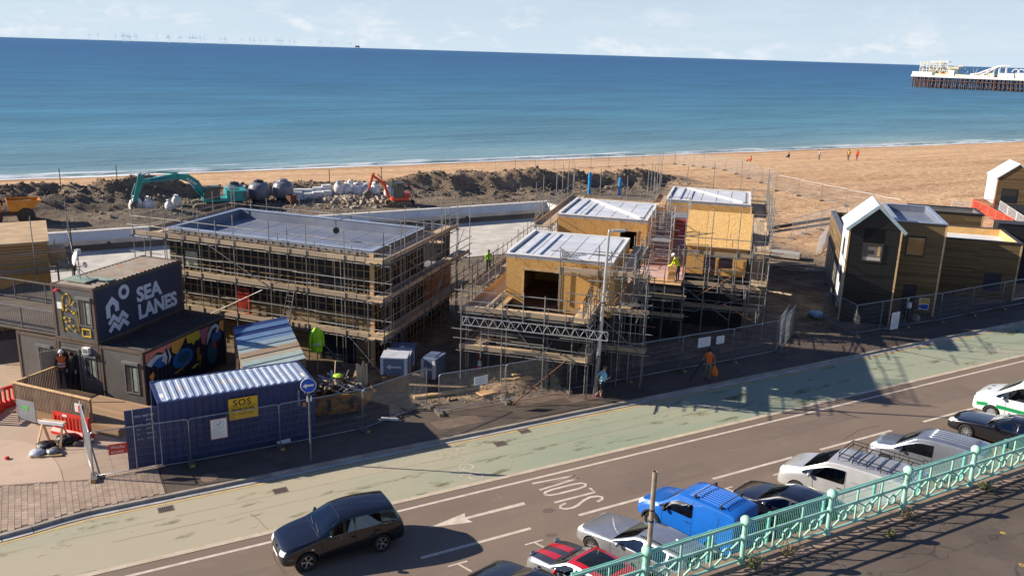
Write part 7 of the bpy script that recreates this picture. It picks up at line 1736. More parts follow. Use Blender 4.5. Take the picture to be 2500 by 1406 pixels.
for k in range(8):
    u, v = 24.3 + (k % 4) * 1.05 + .3 * (k // 4), 90.6 + (k // 4) * 1.0; z = ground_h(u, v)[0]; h = .75 + .25 * (k // 4)
    o = MB(); n2 = []; o.prism([(-.5, -.4), (-.42, -.46), (.42, -.46), (.5, -.4), (.5, .4), (.42, .46), (-.42, .46), (-.5, .4)], 0, h * .9); o.prism([(-.46, -.38), (.46, -.38), (.46, .38), (-.46, .38)], h * .903, h)
    o = o.build('white_pack', sack_m); o.location = (u, v, z - .03); o.rotation_euler = (0, 0, radians(-12 + rnd.uniform(-8, 8)))
    tag(o, 'square white pack right of the tanks, %s row, %s from left' % (('front', 'rear')[k // 4], ('first', 'second', 'third', 'fourth')[k % 4]), 'pack', 'white packs on the sand')
def bulk(label, u, v, s=1.0, seed=0, z=None):
    rnd = random.Random(seed); z = ground_h(u, v)[0] if z is None else z; mb = MB(); n_ = 16; prof = [(.42, 0), (.50, .12), (.53, .45), (.50, .75), (.42, .95), (.30, 1.1), (.16, 1.16), (.26, 1.26), (.30, 1.34)]; vs_ = []
    for i, (r, h) in enumerate(prof):
        for j in range(n_):
            a = 2 * pi * j / n_; q = (abs(cos(a)) ** 4 + abs(sin(a)) ** 4) ** -.25 if h < 1.0 else 1 + rnd.uniform(-.35, .35); q = .5 + .5 * q if h < 1 else q
            vs_.append((r * s * q * cos(a), r * s * q * sin(a), h * s * (1 + (rnd.uniform(-.1, .1) if h > .9 else 0))))
    mb.add(vs_, [(i * n_ + j, i * n_ + (j + 1) % n_, (i + 1) * n_ + (j + 1) % n_, (i + 1) * n_ + j) for i in range(len(prof) - 1) for j in range(n_)] + [tuple(range(n_ - 1, -1, -1)), tuple(range(8 * n_, 9 * n_))])
    o = mb.build('bulk_sack', sack_m, smooth=True); o.location = (u, v, z - .05); o.rotation_euler = (0, 0, rnd.uniform(0, 1.5)); return tag(o, label, 'sack', 'white bulk sacks on the sand')
ordn = ['first', 'second', 'third', 'fourth', 'fifth', 'sixth', 'seventh', 'eighth', 'ninth', 'tenth']
for k in range(5): bulk('white bulk sack in the upright row left of the red digger, %s from the left' % ordn[k], 28.9 + k * 1.0, 90.9 - .12 * k, 1.1, 40 + k)
for k in range(4): bulk('white bulk sack in the rear row behind the upright sacks, %s from the left' % ordn[k], 29.5 + k * 1.0, 91.8 - .1 * k, 1.05, 50 + k)
bulk('slumped white bulk sack closest to the red digger bucket', 34.0, 89.2, .95, 60); bulk('half empty white sack in front of the teal excavator stick', 9.3, 88.6, .95, 61); bulk('white sack lying left of the teal excavator track', 10.9, 86.9, .7, 62); bulk('tall grey-white sack under the teal excavator boom', 8.2, 89.4, 1.1, 63); bulk('white sack between the teal excavator and its bucket', 12.0, 90.0, .85, 64); bulk('white sack beside the left filter tank', 19.0, 92.2, .9, 65)
stone_m = pm('rubble_stone', S(178, 164, 146), S(130, 118, 104), scale=1.2, rough=.9)
rubble('rubble_heap', 'scattered heap of broken stone left of the red digger', 29.2, 88.4, 3.8, 3.6, .3, 420, stone_m, 9, .07, .24)
rubble('rubble_scatter', 'stones strewn over the dug ground by the excavators', 20, 87, 16, 5, .05, 500, stone_m, 10, .03, .12)
t = thing('rusty_bin', 'rusty open metal bin on the dug sand between tanks and stones', 'bin', (22.9, 87.9, ground_h(22.9, 87.9)[0]), .5)
rb = pm('bin_rust', S(112, 74, 52), S(78, 54, 42), scale=3, rough=.8)
for a, b in (((-.35, -.3), (.35, -.3)), ((.35, -.3), (.35, .3)), ((.35, .3), (-.35, .3)), ((-.35, .3), (-.35, -.3))): MB().extrude([(a[0], a[1], 0), (b[0], b[1], 0), (b[0] * 1.15, b[1] * 1.15, .95), (a[0] * 1.15, a[1] * 1.15, .95)], (0, 0, .02)).build('side', rb, t)
pipe_b = pm('pipe_blue', S(40, 150, 210), S(30, 130, 190), scale=3, rough=.4)
for k, (u, v, h) in enumerate(((57.2, 84.0, 2.6), (60.3, 82.2, 2.0))):
    t = thing('upright_pipe', ['tall bright blue pipe standing behind the middle OSB roof', 'shorter bright blue capped pipe right of the tall one'][k], 'pipe', (u, v, ground_h(u, v)[0] - .1))
    MB().lathe([(.19, 0), (.19, h), (.15, h)], n=14).build('pipe', pipe_b, t); MB().lathe([(.23, 0), (.23, .12)], (0, 0, h * .75), n=14).build('collar', pipe_b, t)
    if k: MB().lathe([(.2, h), (.22, h + .02), (.1, h + .16), (.02, h + .18)], n=14).build('cap', pipe_b, t)
tag(pbar('timber_beam', (34.5, 96.8, ground_h(34.5, 96.8)[0] + .2), (42.5, 96.2, ground_h(42.5, 96.2)[0] + .2), .6, .22, board_m), 'long flat stack of planks lying on top of the sand bank', 'planks')
tag(pbar('white_plank', (9.5, 101, 1.65), (13.5, 101.5, 1.7), .35, .12, whitetrim_m), 'white plank on the beach behind the teal excavator boom', 'plank')
rs = random.Random(31); mb = MB(); base8 = [(-1, -.7, -.6), (1, -.8, -.5), (.8, .9, -.6), (-.9, .8, -.5), (-.7, -.5, .6), (.7, -.6, .5), (.6, .6, .7), (-.6, .7, .5)]
for k in range(2600):
    u = rs.uniform(-6, 72); v = bankline(u) + rs.gauss(.6, 2.4); z = ground_h(u, v)[0]; s_ = rs.uniform(.04, .14) * (1 if rs.random() < .9 else 1.9)
    Rm = Matrix.Rotation(rs.uniform(0, 6.28), 3, Vector((rs.uniform(-1, 1), rs.uniform(-1, 1), rs.uniform(-1, 1) + .01)).normalized())
    mb.add([Rm @ (Vector(b) * s_ * rs.uniform(.7, 1.25)) + Vector((u, v, z + s_ * .25)) for b in base8], [(3, 2, 1, 0), (4, 5, 6, 7), (0, 1, 5, 4), (1, 2, 6, 5), (2, 3, 7, 6), (3, 0, 4, 7)])
stuff(mb.build('sand_clods', pm('sand_clod', S(128, 114, 98), S(94, 84, 73), scale=.8, rough=.95), fix=False), 'loose clods of dark sand strewn over the spoil bank', 'clods')
# == vehicles
def paint(name, c, metal=0.0, rough=.32, coat=1.0, dirt=None):
    c2 = tuple(x * .82 for x in c)
    return pm(name, c, c2, scale=1.2, rough=rough, metal=metal, coat=coat, c3=dirt, scale3=6, f3=(.62, .85))
def _car_glass():
    m = bpy.data.materials.new('car_glass'); m.use_nodes = True; n = m.node_tree.nodes; l = m.node_tree.links; n.remove(n['Principled BSDF'])
    tr = n.new('ShaderNodeBsdfTransparent'); tr.inputs[0].default_value = (.30, .33, .33, 1); gl = n.new('ShaderNodeBsdfGlossy'); gl.inputs['Roughness'].default_value = .02; gl.inputs[0].default_value = (.9, .95, 1, 1)
    fr = n.new('ShaderNodeFresnel'); fr.inputs[0].default_value = 1.5; mr = n.new('ShaderNodeMapRange'); mr.inputs['From Max'].default_value = .7; mr.inputs['To Min'].default_value = .06; mr.inputs['To Max'].default_value = .85
    ms = n.new('ShaderNodeMixShader'); l.new(fr.outputs[0], mr.inputs['Value']); l.new(mr.outputs[0], ms.inputs[0]); l.new(tr.outputs[0], ms.inputs[1]); l.new(gl.outputs[0], ms.inputs[2]); l.new(ms.outputs[0], n['Material Output'].inputs[0])
    MATS['car_glass'] = m; return m
car_glass = _car_glass()
seatm = pm('car_seat', S(92, 90, 88), S(70, 68, 68), scale=6, rough=.9); dashm = pm('dashboard', S(48, 48, 50), S(36, 36, 38), scale=4, rough=.8)
priv_glass = glass('dark_sunroof', (.012, .014, .016), .03)
lens_m = glass('lamp_glass', (.72, .74, .76), .06); tail_m = glass('tail_glass', (.35, .015, .02), .08)
tyre_m = pm('tyre', S(34, 33, 33), S(26, 25, 25), scale=8, rough=.85); rim_m = pm('alloy', S(176, 176, 178), S(150, 150, 154), scale=4, rough=.3, metal=.7)
blk_m = pm('black_plastic', S(34, 34, 36), S(26, 26, 28), scale=5, rough=.6); archm = pm('arch_dark', S(14, 14, 15), rough=.9)
plate_m = pm('plate_white', S(226, 226, 220), rough=.5); seam_m = pm('panel_gap', S(16, 16, 18), rough=.8); chrome_m = pm('chrome', S(210, 212, 216), rough=.12, metal=1.0)
_wheels = {}
t_rib = [None]
def wheel_meshes(R, style):
    k = (R, style)
    if k in _wheels: return _wheels[k]
    ty = MB().lathe([(R * .66, -.10), (R * .93, -.10), (R, -.075), (R, .075), (R * .93, .10), (R * .66, .10), (R * .62, .0)], n=28, axis='Y', cap=False).mesh('tyre', tyre_m, smooth=True)
    rm = MB(); rm.lathe([(R * .67, .02), (R * .67, .085), (R * .61, .09), (R * .60, .03)], n=28, axis='Y', cap=False)
    rm.lathe([(.01, .05), (.055, .065), (.06, .05)], n=12, axis='Y')
    ns = 5 if style != 'multi' else 10
    for i in range(ns):
        a = 2 * pi * i / ns; d = Vector((cos(a), 0, sin(a))); w = .085 if style == 'five' else (.045 if style == 'multi' else .0)
        if w: rm.bar(d * .04 + Vector((0, .055, 0)), d * R * .63 + Vector((0, .065, 0)), w, .03, up=(0, 1, 0))
        if style == 'pair':
            for q in (-.13, .13): d2 = Vector((cos(a + q), 0, sin(a + q))); rm.bar(d * .05 + Vector((0, .055, 0)), d2 * R * .63 + Vector((0, .065, 0)), .04, .03, up=(0, 1, 0))
    if style == 'steel': rm.lathe([(.01, .06), (R * .45, .05), (R * .60, .075)], n=20, axis='Y')
    rm = rm.mesh('rim', rim_m if style != 'steel' else pm('wheel_cover', S(140, 140, 142), S(110, 110, 112), scale=5, rough=.5))
    bk = MB().lathe([(.01, .0), (R * .64, .0), (R * .66, .02)], n=20, axis='Y').mesh('brake_shadow', archm)  # black disc paints the shade behind the spokes
    _wheels[k] = (ty, rm, bk); return _wheels[k]
def car(label, name, loc, heading, st, mats, axles, R, cowl, rear, bp, style='five', rear_glass=True, side_rear=True, cat='car', arch=.055, hoodcol=None, roofcol=None, wy=None, lights=None, group='vehicles parked beside the road', mid_roof=None, seams=(), zb=.2, grille=True, tight=.5, wtop=.92):
    """st: stations (x, ztop, zbelt, halfwidth, half roof width, kind) from nose to tail; kind h bonnet/boot, c cabin"""
    t = thing(name, label, cat, (loc[0], loc[1], loc[2] if len(loc) > 2 else 0.0), radians(heading), group)
    bm = bmesh.new(); rings = []; cr = bm.edges.layers.float.new('crease_edge'); vc = bm.verts.layers.float.new('crease_vert')
    for (x, zt, zbelt, w, wr, kd, zb_) in st:
        half = [(0, zb_), (w * .78, zb_), (w * .965, zb_ + .09), (w, zb_ + .42 * (zbelt - zb_)), (w * .975, zbelt)]
        y4, z4 = w * .975, zbelt
        y6, z6 = wr, (zt - .055 if kd == 'c' else zt - .025)
        f5 = wtop if kd == 'c' else .6
        half += [(y4 + (y6 - y4) * f5 * (.92 if kd == 'c' else 1), z4 + (z6 - z4) * f5), (y6, z6), (wr * .64, zt - .006), (0, zt)]
        ring = [bm.verts.new((x, y, z)) for y, z in half] + [bm.verts.new((x, -y, z)) for y, z in reversed(half[1:-1])]
        rings.append(ring)
    n_ = len(rings[0]); F = {}
    for i in range(len(rings) - 1):
        for j in range(n_):
            f = bm.faces.new((rings[i][j], rings[i][(j + 1) % n_], rings[i + 1][(j + 1) % n_], rings[i + 1][j])); f.smooth = True
            F[(i, j)] = f
    bm.faces.new(list(reversed(rings[0]))).smooth = True; bm.faces.new(rings[-1]).smooth = True
    H = 8      # index of roof centre point; strips on left j, mirrored on right n_-1-j
    both = lambda i, js: [F[(i, j)] for j in js] + [F[(i, n_ - 1 - j)] for j in js]
    MI = {'body': 0, 'arch': 1, 'windscreen': 2, 'rear_window': 3, 'roof': 4, 'bonnet': 5}
    wins = []
    def side(i0, i1, nm):
        for s_, sfx in ((0, 'l'), (1, 'r')):
            MI[nm + sfx] = len(MI); wins.append(([F[(i, 4 if s_ == 0 else n_ - 5)] for i in range(i0, i1)], MI[nm + sfx], .035))
    for i in range(0, cowl):
        for f in both(i, (6, 7)): f.material_index = MI['bonnet']
    for i in range(cowl + 1, rear):
        for f in both(i, (6, 7)): f.material_index = MI['roof']
    wins.append((both(cowl, (6, 7)), 2, .05))
    if rear_glass: wins.append((both(rear, (6, 7)), 3, .07))
    side(cowl, bp[0], 'sf')
    if side_rear:
        for k in range(len(bp) - 1): side(bp[k], bp[k + 1], 'sr%d' % k)
    def ecr(a, b, v):
        e = bm.edges.get((a, b))
        if e: e[cr] = max(e[cr], v)
    nr = len(rings)
    for i in range(nr - 1):
        for j, v in ((2, .35), (4, tight * .8), (5, .2), (6, tight)):
            for jj in (j, n_ - j): ecr(rings[i][jj], rings[i + 1][jj], v)
    for i, v in ((0, .45), (1, .2), (cowl, .75), (cowl + 1, tight), (rear, tight + .1), (rear + 1, .55), (nr - 1, .5)):
        for j in range(2, n_ - 2): ecr(rings[i][j], rings[i][j + 1], v)
    for fs, mi, th in wins:
        bmesh.ops.inset_region(bm, faces=fs, thickness=th, depth=-.006, use_even_offset=True)
        for f in fs: f.material_index = mi
        es = set(e for f in fs for e in f.edges)
        for e in es:
            if sum(1 for q in e.link_faces if q.material_index == mi) == 1: e[cr] = .95
        for v_ in set(v for f in fs for v in f.verts):
            if sum(1 for q in v_.link_faces if q.material_index == mi) == 1: v_[vc] = .85
    bmesh.ops.recalc_face_normals(bm, faces=bm.faces)
    me = bpy.data.meshes.new('tmp'); bm.to_mesh(me); bm.free()
    mlist = [mats['body'], archm] + [car_glass] * 2 + [roofcol or mats['body'], hoodcol or mats['body']] + [car_glass] * (len(MI) - 6)
    for m in mlist: me.materials.append(m)
    o = bpy.data.objects.new('tmp', me); COL.objects.link(o)
    sub = o.modifiers.new('s', 'SUBSURF'); sub.levels = 2; sub.render_levels = 2
    cut = MB(); hw = max(s[3] for s in st)
    for ax in axles:
        for sg in (-1, 1): cut.tube((ax, sg * (hw - .30), R * 1.0), (ax, sg * (hw + .3), R * 1.0), R + arch, n=24, m=1)
    cme = cut.mesh('cut', mlist, fix=True)
    for p in cme.polygons: p.material_index = 1
    co = bpy.data.objects.new('cut', cme); COL.objects.link(co)
    bo = o.modifiers.new('b', 'BOOLEAN'); bo.operation = 'DIFFERENCE'; bo.object = co; bo.solver = 'EXACT'
    dg = bpy.context.evaluated_depsgraph_get(); dg.update()
    ev = bpy.data.meshes.new_from_object(o.evaluated_get(dg))
    bpy.data.objects.remove(o); bpy.data.objects.remove(co)
    # split into parts
    vs = [v.co.copy() for v in ev.vertices]; groups = {}
    for p in ev.polygons: groups.setdefault(p.material_index, []).append(tuple(p.vertices))
    inv = {v: k for k, v in MI.items()}
    def part(ids, nm, m):
        fs = [f for i in ids for f in groups.get(i, [])]
        if not fs: return
        used = {}; vv2 = []; ff2 = []
        for f in fs:
            q = []
            for i in f:
                if i not in used: used[i] = len(vv2); vv2.append(vs[i])
                q.append(used[i])
            ff2.append(q)
        mm = bpy.data.meshes.new(nm); mm.from_pydata(vv2, [], ff2); mm.materials.append(m)
        mm.polygons.foreach_set('use_smooth', [True] * len(mm.polygons)); mm.update()
        return link(nm, mm, t)
    body = part([0], 'body', mats['body']); part([1], 'wheel_arch', archm); part([4], 'roof', roofcol or mats['body']); part([5], 'bonnet', hoodcol or mats['body'])
    part([2], 'windscreen', car_glass); part([3], 'rear_window', car_glass)
    for k, i in MI.items():
        if k.startswith('s'): part([i], 'side_window', car_glass)
    bvh = BVHTree.FromPolygons(vs, [tuple(p.vertices) for p in ev.polygons])
    ax_d = {'x+': Vector((-1, 0, 0)), 'x-': Vector((1, 0, 0)), 'y+': Vector((0, -1, 0)), 'y-': Vector((0, 1, 0)), 'z+': Vector((0, 0, -1))}
    def cast(axis, a, b):
        d = ax_d[axis]
        o_ = {'x': Vector((-d.x * 6, a, b)), 'y': Vector((a, -d.y * 6, b)), 'z': Vector((a, b, 6))}[axis[0]]
        hit = bvh.ray_cast(o_, d)
        return (hit[0], hit[1]) if hit[0] is not None else (None, None)
    def patch(nm, axis, quad, m, off=.006, nx=6, ny=4, par=None):
        """quad of 4 (a,b) points draped on the body"""
        g = []; last = None
        for i in range(ny + 1):
            for j in range(nx + 1):
                fy, fx = i / ny, j / nx
                a = (quad[0][0] * (1 - fx) + quad[1][0] * fx) * (1 - fy) + (quad[3][0] * (1 - fx) + quad[2][0] * fx) * fy
                b = (quad[0][1] * (1 - fx) + quad[1][1] * fx) * (1 - fy) + (quad[3][1] * (1 - fx) + quad[2][1] * fx) * fy
                p, nn = cast(axis, a, b)
                if p is None: p, nn = (last if last else (Vector((0, 0, 0)), Vector((0, 0, 1))))
                last = (p, nn); g.append(p + nn * off)
        mb = MB(); w = nx + 1; mb.add(g, [(i * w + j, i * w + j + 1, (i + 1) * w + j + 1, (i + 1) * w + j) for i in range(ny) for j in range(nx)])
        return mb.build(nm, m, t, smooth=True)
    def ribbon(nm, axis, pts, m=seam_m, wd=.012, off=.004):
        P_ = []
        for k in range(len(pts) - 1):
            for i in range(8):
                f = i / 8; a = pts[k][0] * (1 - f) + pts[k + 1][0] * f; b = pts[k][1] * (1 - f) + pts[k + 1][1] * f
                p, nn = cast(axis, a, b)
                if p is not None: P_.append((p + nn * off, nn))
        if len(P_) < 3: return
        mb = MB(); v_ = []
        for k, (p, nn) in enumerate(P_):
            d = (P_[min(k + 1, len(P_) - 1)][0] - P_[max(k - 1, 0)][0]).normalized(); s = d.cross(nn).normalized() * wd / 2; v_ += [p + s, p - s]
        mb.add(v_, [(2 * k, 2 * k + 1, 2 * k + 3, 2 * k + 2) for k in range(len(P_) - 1)]); return mb.build(nm, m, t)
    def rib(nm, pts, m, r=.022):
        P_ = []
        for k in range(len(pts) - 1):
            for i in range(5):
                f = i / 5; p, nn = cast('z+', pts[k][0] * (1 - f) + pts[k + 1][0] * f, pts[k][1] * (1 - f) + pts[k + 1][1] * f)
                if p is not None: P_.append(p + nn * r * .3)
        if len(P_) > 2: MB().path(P_, r, n=6).build(nm, m, t, smooth=True)
    t_rib[0] = rib
    # wheels
    ty, rm, bk = wheel_meshes(R, style); wy_ = wy or (hw - .11)
    for ax in axles:
        for sg in (-1, 1):
            w = bpy.data.objects.new('wheel', None); COL.objects.link(w); w.parent = t; w.location = (ax, sg * wy_, R); w.empty_display_size = .1
            if sg < 0: w.rotation_euler = (0, 0, pi)
            link('tyre', ty, w); link('rim', rm, w); link('brake_shade_disc', bk, w)
    # cabin fittings seen through the glass
    cxx = st[cowl][0]; zb2 = st[cowl][2]; x1_ = st[bp[0]][0]
    pbox('dashboard', (cxx - .28, 0, zb2 - .12), (.42, hw * 1.5, .18), dashm, t)
    for y in (-.36, .36):
        pbox('front_seat', (x1_ + .12, y, zb2 - .06), (.16, .46, .62), seatm, t); pbox('front_seat', (x1_ + .36, y, zb2 - .42), (.5, .48, .14), seatm, t); pbox('headrest', (x1_ + .08, y, zb2 + .33), (.10, .24, .16), seatm, t)
    MB().path([(cxx - .52 + .0 * a, -.36 + .18 * cos(a * pi / 6), zb2 - .02 + .18 * sin(a * pi / 6)) for a in range(12)], .016, n=5, closed=True).build('steering_wheel', dashm, t)
    if side_rear: pbox('rear_seat', (st[rear][0] + .35, 0, zb2 - .08), (.2, hw * 1.4, .6), seatm, t)
    else: pbox('bulkhead', (x1_ - .12, 0, zb2 + .05), (.05, hw * 1.5, 1.1), dashm, t)
    # mirrors
    cx = st[cowl][0]; cz = st[cowl][2]
    for sg in (-1, 1):
        mb = MB().lathe([(.01, -.06), (.06, -.05), (.085, 0), (.07, .05), (.01, .065)], (cx - .38, sg * (hw + .10), cz + .10), n=10, axis='X'); mb.build('wing_mirror', mats.get('mirror', mats['body']), t, smooth=True)
        MB().bar((cx - .38, sg * (hw - .05), cz + .05), (cx - .38, sg * (hw + .06), cz + .09), .05, .04).build('mirror_arm', blk_m, t)
    # wipers
    ribbon('wiper', 'z+', [(cx - .06, .55), (cx - .14, -.05)], blk_m, .025, .018); ribbon('wiper', 'z+', [(cx - .06, -.05), (cx - .14, -.6)], blk_m, .025, .018)
    return t, patch, ribbon, cast
def S7(*rows): return [tuple(r) for r in rows]
hw = .865
golf = S7((2.07, .54, .46, .54, .46, 'h', .30), (2.03, .70, .54, .72, .62, 'h', .22), (1.88, .80, .66, .81, .70, 'h', .19), (1.5, .90, .78, .86, .76, 'h', .19), (1.05, .97, .88, .868, .78, 'h', .19), (.86, 1.0, .92, .868, .78, 'h', .19),
          (.10, 1.42, .94, .868, .64, 'c', .19), (-.35, 1.475, .95, .868, .65, 'c', .19), (-.62, 1.48, .955, .868, .65, 'c', .19), (-1.3, 1.46, .965, .865, .645, 'c', .19), (-1.74, 1.41, .97, .855, .63, 'c', .20), (-1.98, 1.02, .93, .83, .70, 'c', .25), (-2.06, .82, .74, .80, .70, 'h', .28), (-2.08, .50, .44, .72, .62, 'h', .30))
blackp = paint('paint_black', S(18, 19, 26), 0, .25)
t, patch, ribbon, cast = car('black hatchback driving left along the road', 'hatchback', (7.52, 24.63), 180, golf, {'body': blackp}, (1.27, -1.25), .315, 5, 10, (7, 9), 'pair', group=None); t.scale = (.985, 1, 1.05)
def face(patch, ribbon, xn, hl, gr=None, plate=True, tl=None, doors=(), handles=(), zhead=.66, badge=True, lamp=lens_m):
    for s in (-1, 1):
        patch('headlight', 'x+', [(s * hl[0], hl[2]), (s * hl[1], hl[2] + hl[4]), (s * hl[1], hl[3] + hl[4]), (s * hl[0], hl[3])], lamp, .008)
        if tl: patch('tail_light', 'x-', [(s * tl[0], tl[2]), (s * tl[1], tl[2]), (s * tl[1], tl[3]), (s * tl[0], tl[3])], tail_m, .008)
    if gr: patch('grille', 'x+', [(-gr[0], gr[1]), (gr[0], gr[1]), (gr[0], gr[2]), (-gr[0], gr[2])], blk_m, .006)
    if plate: patch('number_plate', 'x+', [(-.26, plate if plate is not True else .42), (.26, plate if plate is not True else .42), (.26, (plate if plate is not True else .42) + .11), (-.26, (plate if plate is not True else .42) + .11)], plate_m, .014)
    for pts in doors:
        for ax in ('y+', 'y-'): ribbon('door_seam', ax, pts)
    for (x, z) in handles:
        for ax in ('y+', 'y-'): patch('door_handle', ax, [(x - .09, z - .015), (x + .09, z - .015), (x + .09, z + .02), (x - .09, z + .02)], blk_m, .02, 3, 1)
face(patch, ribbon, 2.07, (.42, .70, .56, .70, .03), (.40, .58, .67), .40, (.52, .74, .78, 1.02), [[(.72, .25), (.78, .6), (.80, .90)], [(-.36, .22), (-.35, .6), (-.34, .93)], [(-1.0, .93), (-.93, .55), (-.75, .25)]], [(-.28, .80), (-1.1, .82)])
MB().lathe([(.055, 0), (.055, .02), (.01, .022)], (2.055, 0, .66), n=12, axis='X').build('badge', chrome_m, t)
MB().tube((-1.3, 0, 1.42), (-1.45, 0, 1.62), .006, n=5).build('aerial', blk_m, t)
patch('rear_plate', 'x-', [(-.26, .62), (.26, .62), (.26, .73), (-.26, .73)], pm('plate_yellow', S(226, 190, 60), rough=.5), .012)
for s in (-1, 1): patch('side_repeater', 'y+' if s > 0 else 'y-', [(1.05, .68), (1.13, .68), (1.13, .72), (1.05, .72)], lens_m, .006, 2, 1)
def parked(nose, hd, half): # vehicle centre from its nose point
    a = radians(hd); return (nose[0] - cos(a) * half, nose[1] - sin(a) * half)
bmw = S7((2.25, .50, .45, .55, .46, 'h', .28), (2.18, .66, .52, .74, .62, 'h', .20), (2.0, .76, .64, .84, .70, 'h', .18), (1.5, .86, .77, .90, .78, 'h', .18), (.9, .93, .86, .905, .80, 'h', .18), (.62, .96, .89, .905, .80, 'h', .18),
         (-.2, 1.37, .91, .905, .60, 'c', .18), (-.6, 1.42, .92, .905, .615, 'c', .18), (-.85, 1.43, .925, .905, .615, 'c', .18), (-1.45, 1.42, .935, .90, .60, 'c', .18), (-1.95, 1.38, .95, .88, .58, 'c', .20), (-2.18, 1.0, .92, .83, .66, 'c', .25), (-2.25, .82, .74, .78, .66, 'h', .28), (-2.27, .5, .45, .7, .6, 'h', .32))
silv = paint('paint_silver', S(196, 198, 202), .75, .32, 1.0, S(150, 146, 140))
t, patch, ribbon, cast = car('silver estate car parked between the red-roofed hatchback and the blue van', 'estate_car', parked((15.45, 21.65), 106, 2.25), 106, bmw, {'body': silv}, (1.38, -1.38), .33, 5, 10, (7, 9, 10), 'multi')
face(patch, ribbon, 2.25, (.42, .78, .56, .70, .04), (.30, .54, .66), .36, None, [[(.55, .25), (.6, .6), (.62, .88)], [(-.6, .22), (-.58, .6), (-.57, .9)], [(-1.2, .9), (-1.12, .55), (-.95, .25)]], [(-.4, .78), (-1.3, .8)], lamp=glass('lamp_warm', (.70, .70, .66), .1))
for s in (-1, 1): ribbon('roof_rail', 'z+', [(-.3, s * .54), (-1.2, s * .545), (-1.9, s * .52)], blk_m, .05, .03)
MB().lathe([(.01, -.09), (.04, -.05), (.045, .06), (.01, .09)], (-1.35, 0, 1.46), n=8, axis='X').build('roof_aerial', silv, t, smooth=True)
bluev = S7((2.0, .55, .48, .52, .44, 'h', .32), (1.95, .78, .60, .70, .58, 'h', .24), (1.78, .92, .72, .78, .66, 'h', .22), (1.35, 1.02, .86, .83, .70, 'h', .21), (1.0, 1.09, .95, .835, .72, 'h', .21),
           (.30, 1.69, 1.0, .835, 0.731, 'c', .21), (.05, 1.76, 1.01, .835, 0.731, 'c', .21), (-.45, 1.80, 1.02, .835, 0.731, 'c', .21), (-1.2, 1.81, 1.02, .835, 0.731, 'c', .21), (-1.75, 1.80, 1.02, .83, 0.726, 'c', .22), (-1.95, 1.74, 1.0, .80, 0.700, 'c', .24), (-2.0, 1.4, .95, .78, 0.682, 'c', .28), (-2.0, .6, .5, .74, .62, 'h', .32))
bluep = paint('paint_blue', S(24, 104, 196), 0, .35)
t, patch, ribbon, cast = car('bright blue panel van with two roof bars', 'panel_van', parked((18.3, 22.05), 105, 2.0), 105, bluev, {'body': bluep, 'mirror': blk_m}, (1.22, -1.30), .30, 4, 10, (7,), 'steel', rear_glass=False, side_rear=False, cat='van', tight=.85, wtop=.80)
face(patch, ribbon, 2.0, (.44, .72, .66, .86, .03), (.36, .52, .66), .40, None, [[(.72, .28), (.78, .6), (.80, .95)], [(-.42, .25), (-.42, .7), (-.42, 1.02)], [(-.42, 1.02), (-.40, 1.4), (-.38, 1.7)], [(-1.4, .35), (-1.4, .8), (-1.4, 1.6)], [(-.42, .62), (-1.0, .62), (-1.4, .62)]], [(-.25, .88)])
for k in range(9):
    y = -.52 + k * .13; t_rib[0]('roof_rib', [(.0, y), (-.9, y), (-1.8, y)], bluep, .024)
for x in (-.35, -1.35):
    ptube('roof_bar', (x, -.66, 1.90), (x, .66, 1.90), .018, tube_m, t)
    for s in (-1, 1): pbox('bar_foot', (x, s * .62, 1.83), (.08, .06, .12), blk_m, t)
for s in (-1, 1):
    mb = MB(); mb.path([(1.22 + .38 * cos(a), s * .835, .30 + .38 * sin(a)) for a in [pi * i / 10 for i in range(11)]], .045, n=6); mb.build('arch_trim', blk_m, t)
patch('bumper', 'x+', [(-.72, .34), (.72, .34), (.72, .56), (-.72, .56)], blk_m, .01)
t, patch, ribbon, cast = car('black hatchback half hidden between the blue van and the white van', 'hatchback', parked((21.65, 21.1), 107, 2.1), 107, golf, {'body': paint('paint_blueblack', S(22, 24, 36), 0, .25), 'mirror': chrome_m}, (1.27, -1.25), .315, 5, 10, (7, 9), 'five')
face(patch, ribbon, 2.07, (.42, .72, .58, .74, .03), (.40, .56, .66), .40, (.52, .74, .78, 1.02), [[(.62, .25), (.68, .6), (.70, .86)], [(-.46, .22), (-.45, .6), (-.44, .9)]], [(-.28, .80)])
traf = S7((2.5, .60, .50, .62, .50, 'h', .34), (2.44, .92, .66, .84, .66, 'h', .24), (2.25, 1.08, .82, .93, .74, 'h', .22), (1.85, 1.20, .98, .97, .80, 'h', .22), (1.55, 1.27, 1.06, .98, .82, 'h', .22),
          (.62, 1.85, 1.10, .98, 0.872, 'c', .22), (.35, 1.92, 1.11, .98, 0.872, 'c', .22), (-.15, 1.955, 1.12, .98, 0.872, 'c', .22), (-1.2, 1.965, 1.12, .98, 0.872, 'c', .22), (-2.1, 1.96, 1.12, .975, 0.868, 'c', .23), (-2.42, 1.90, 1.10, .95, 0.845, 'c', .25), (-2.5, 1.5, 1.0, .93, 0.828, 'c', .28), (-2.5, .6, .5, .9, .7, 'h', .32))
whitep = paint('paint_white_silver', S(208, 207, 206), .45, .35)
t, patch, ribbon, cast = car('white panel van carrying a black roof rack', 'panel_van', parked((24.65, 21.55), 110, 2.5), 110, traf, {'body': whitep}, (1.60, -1.45), .34, 4, 10, (7,), 'steel', rear_glass=False, side_rear=False, cat='van', tight=.85, wtop=.80)
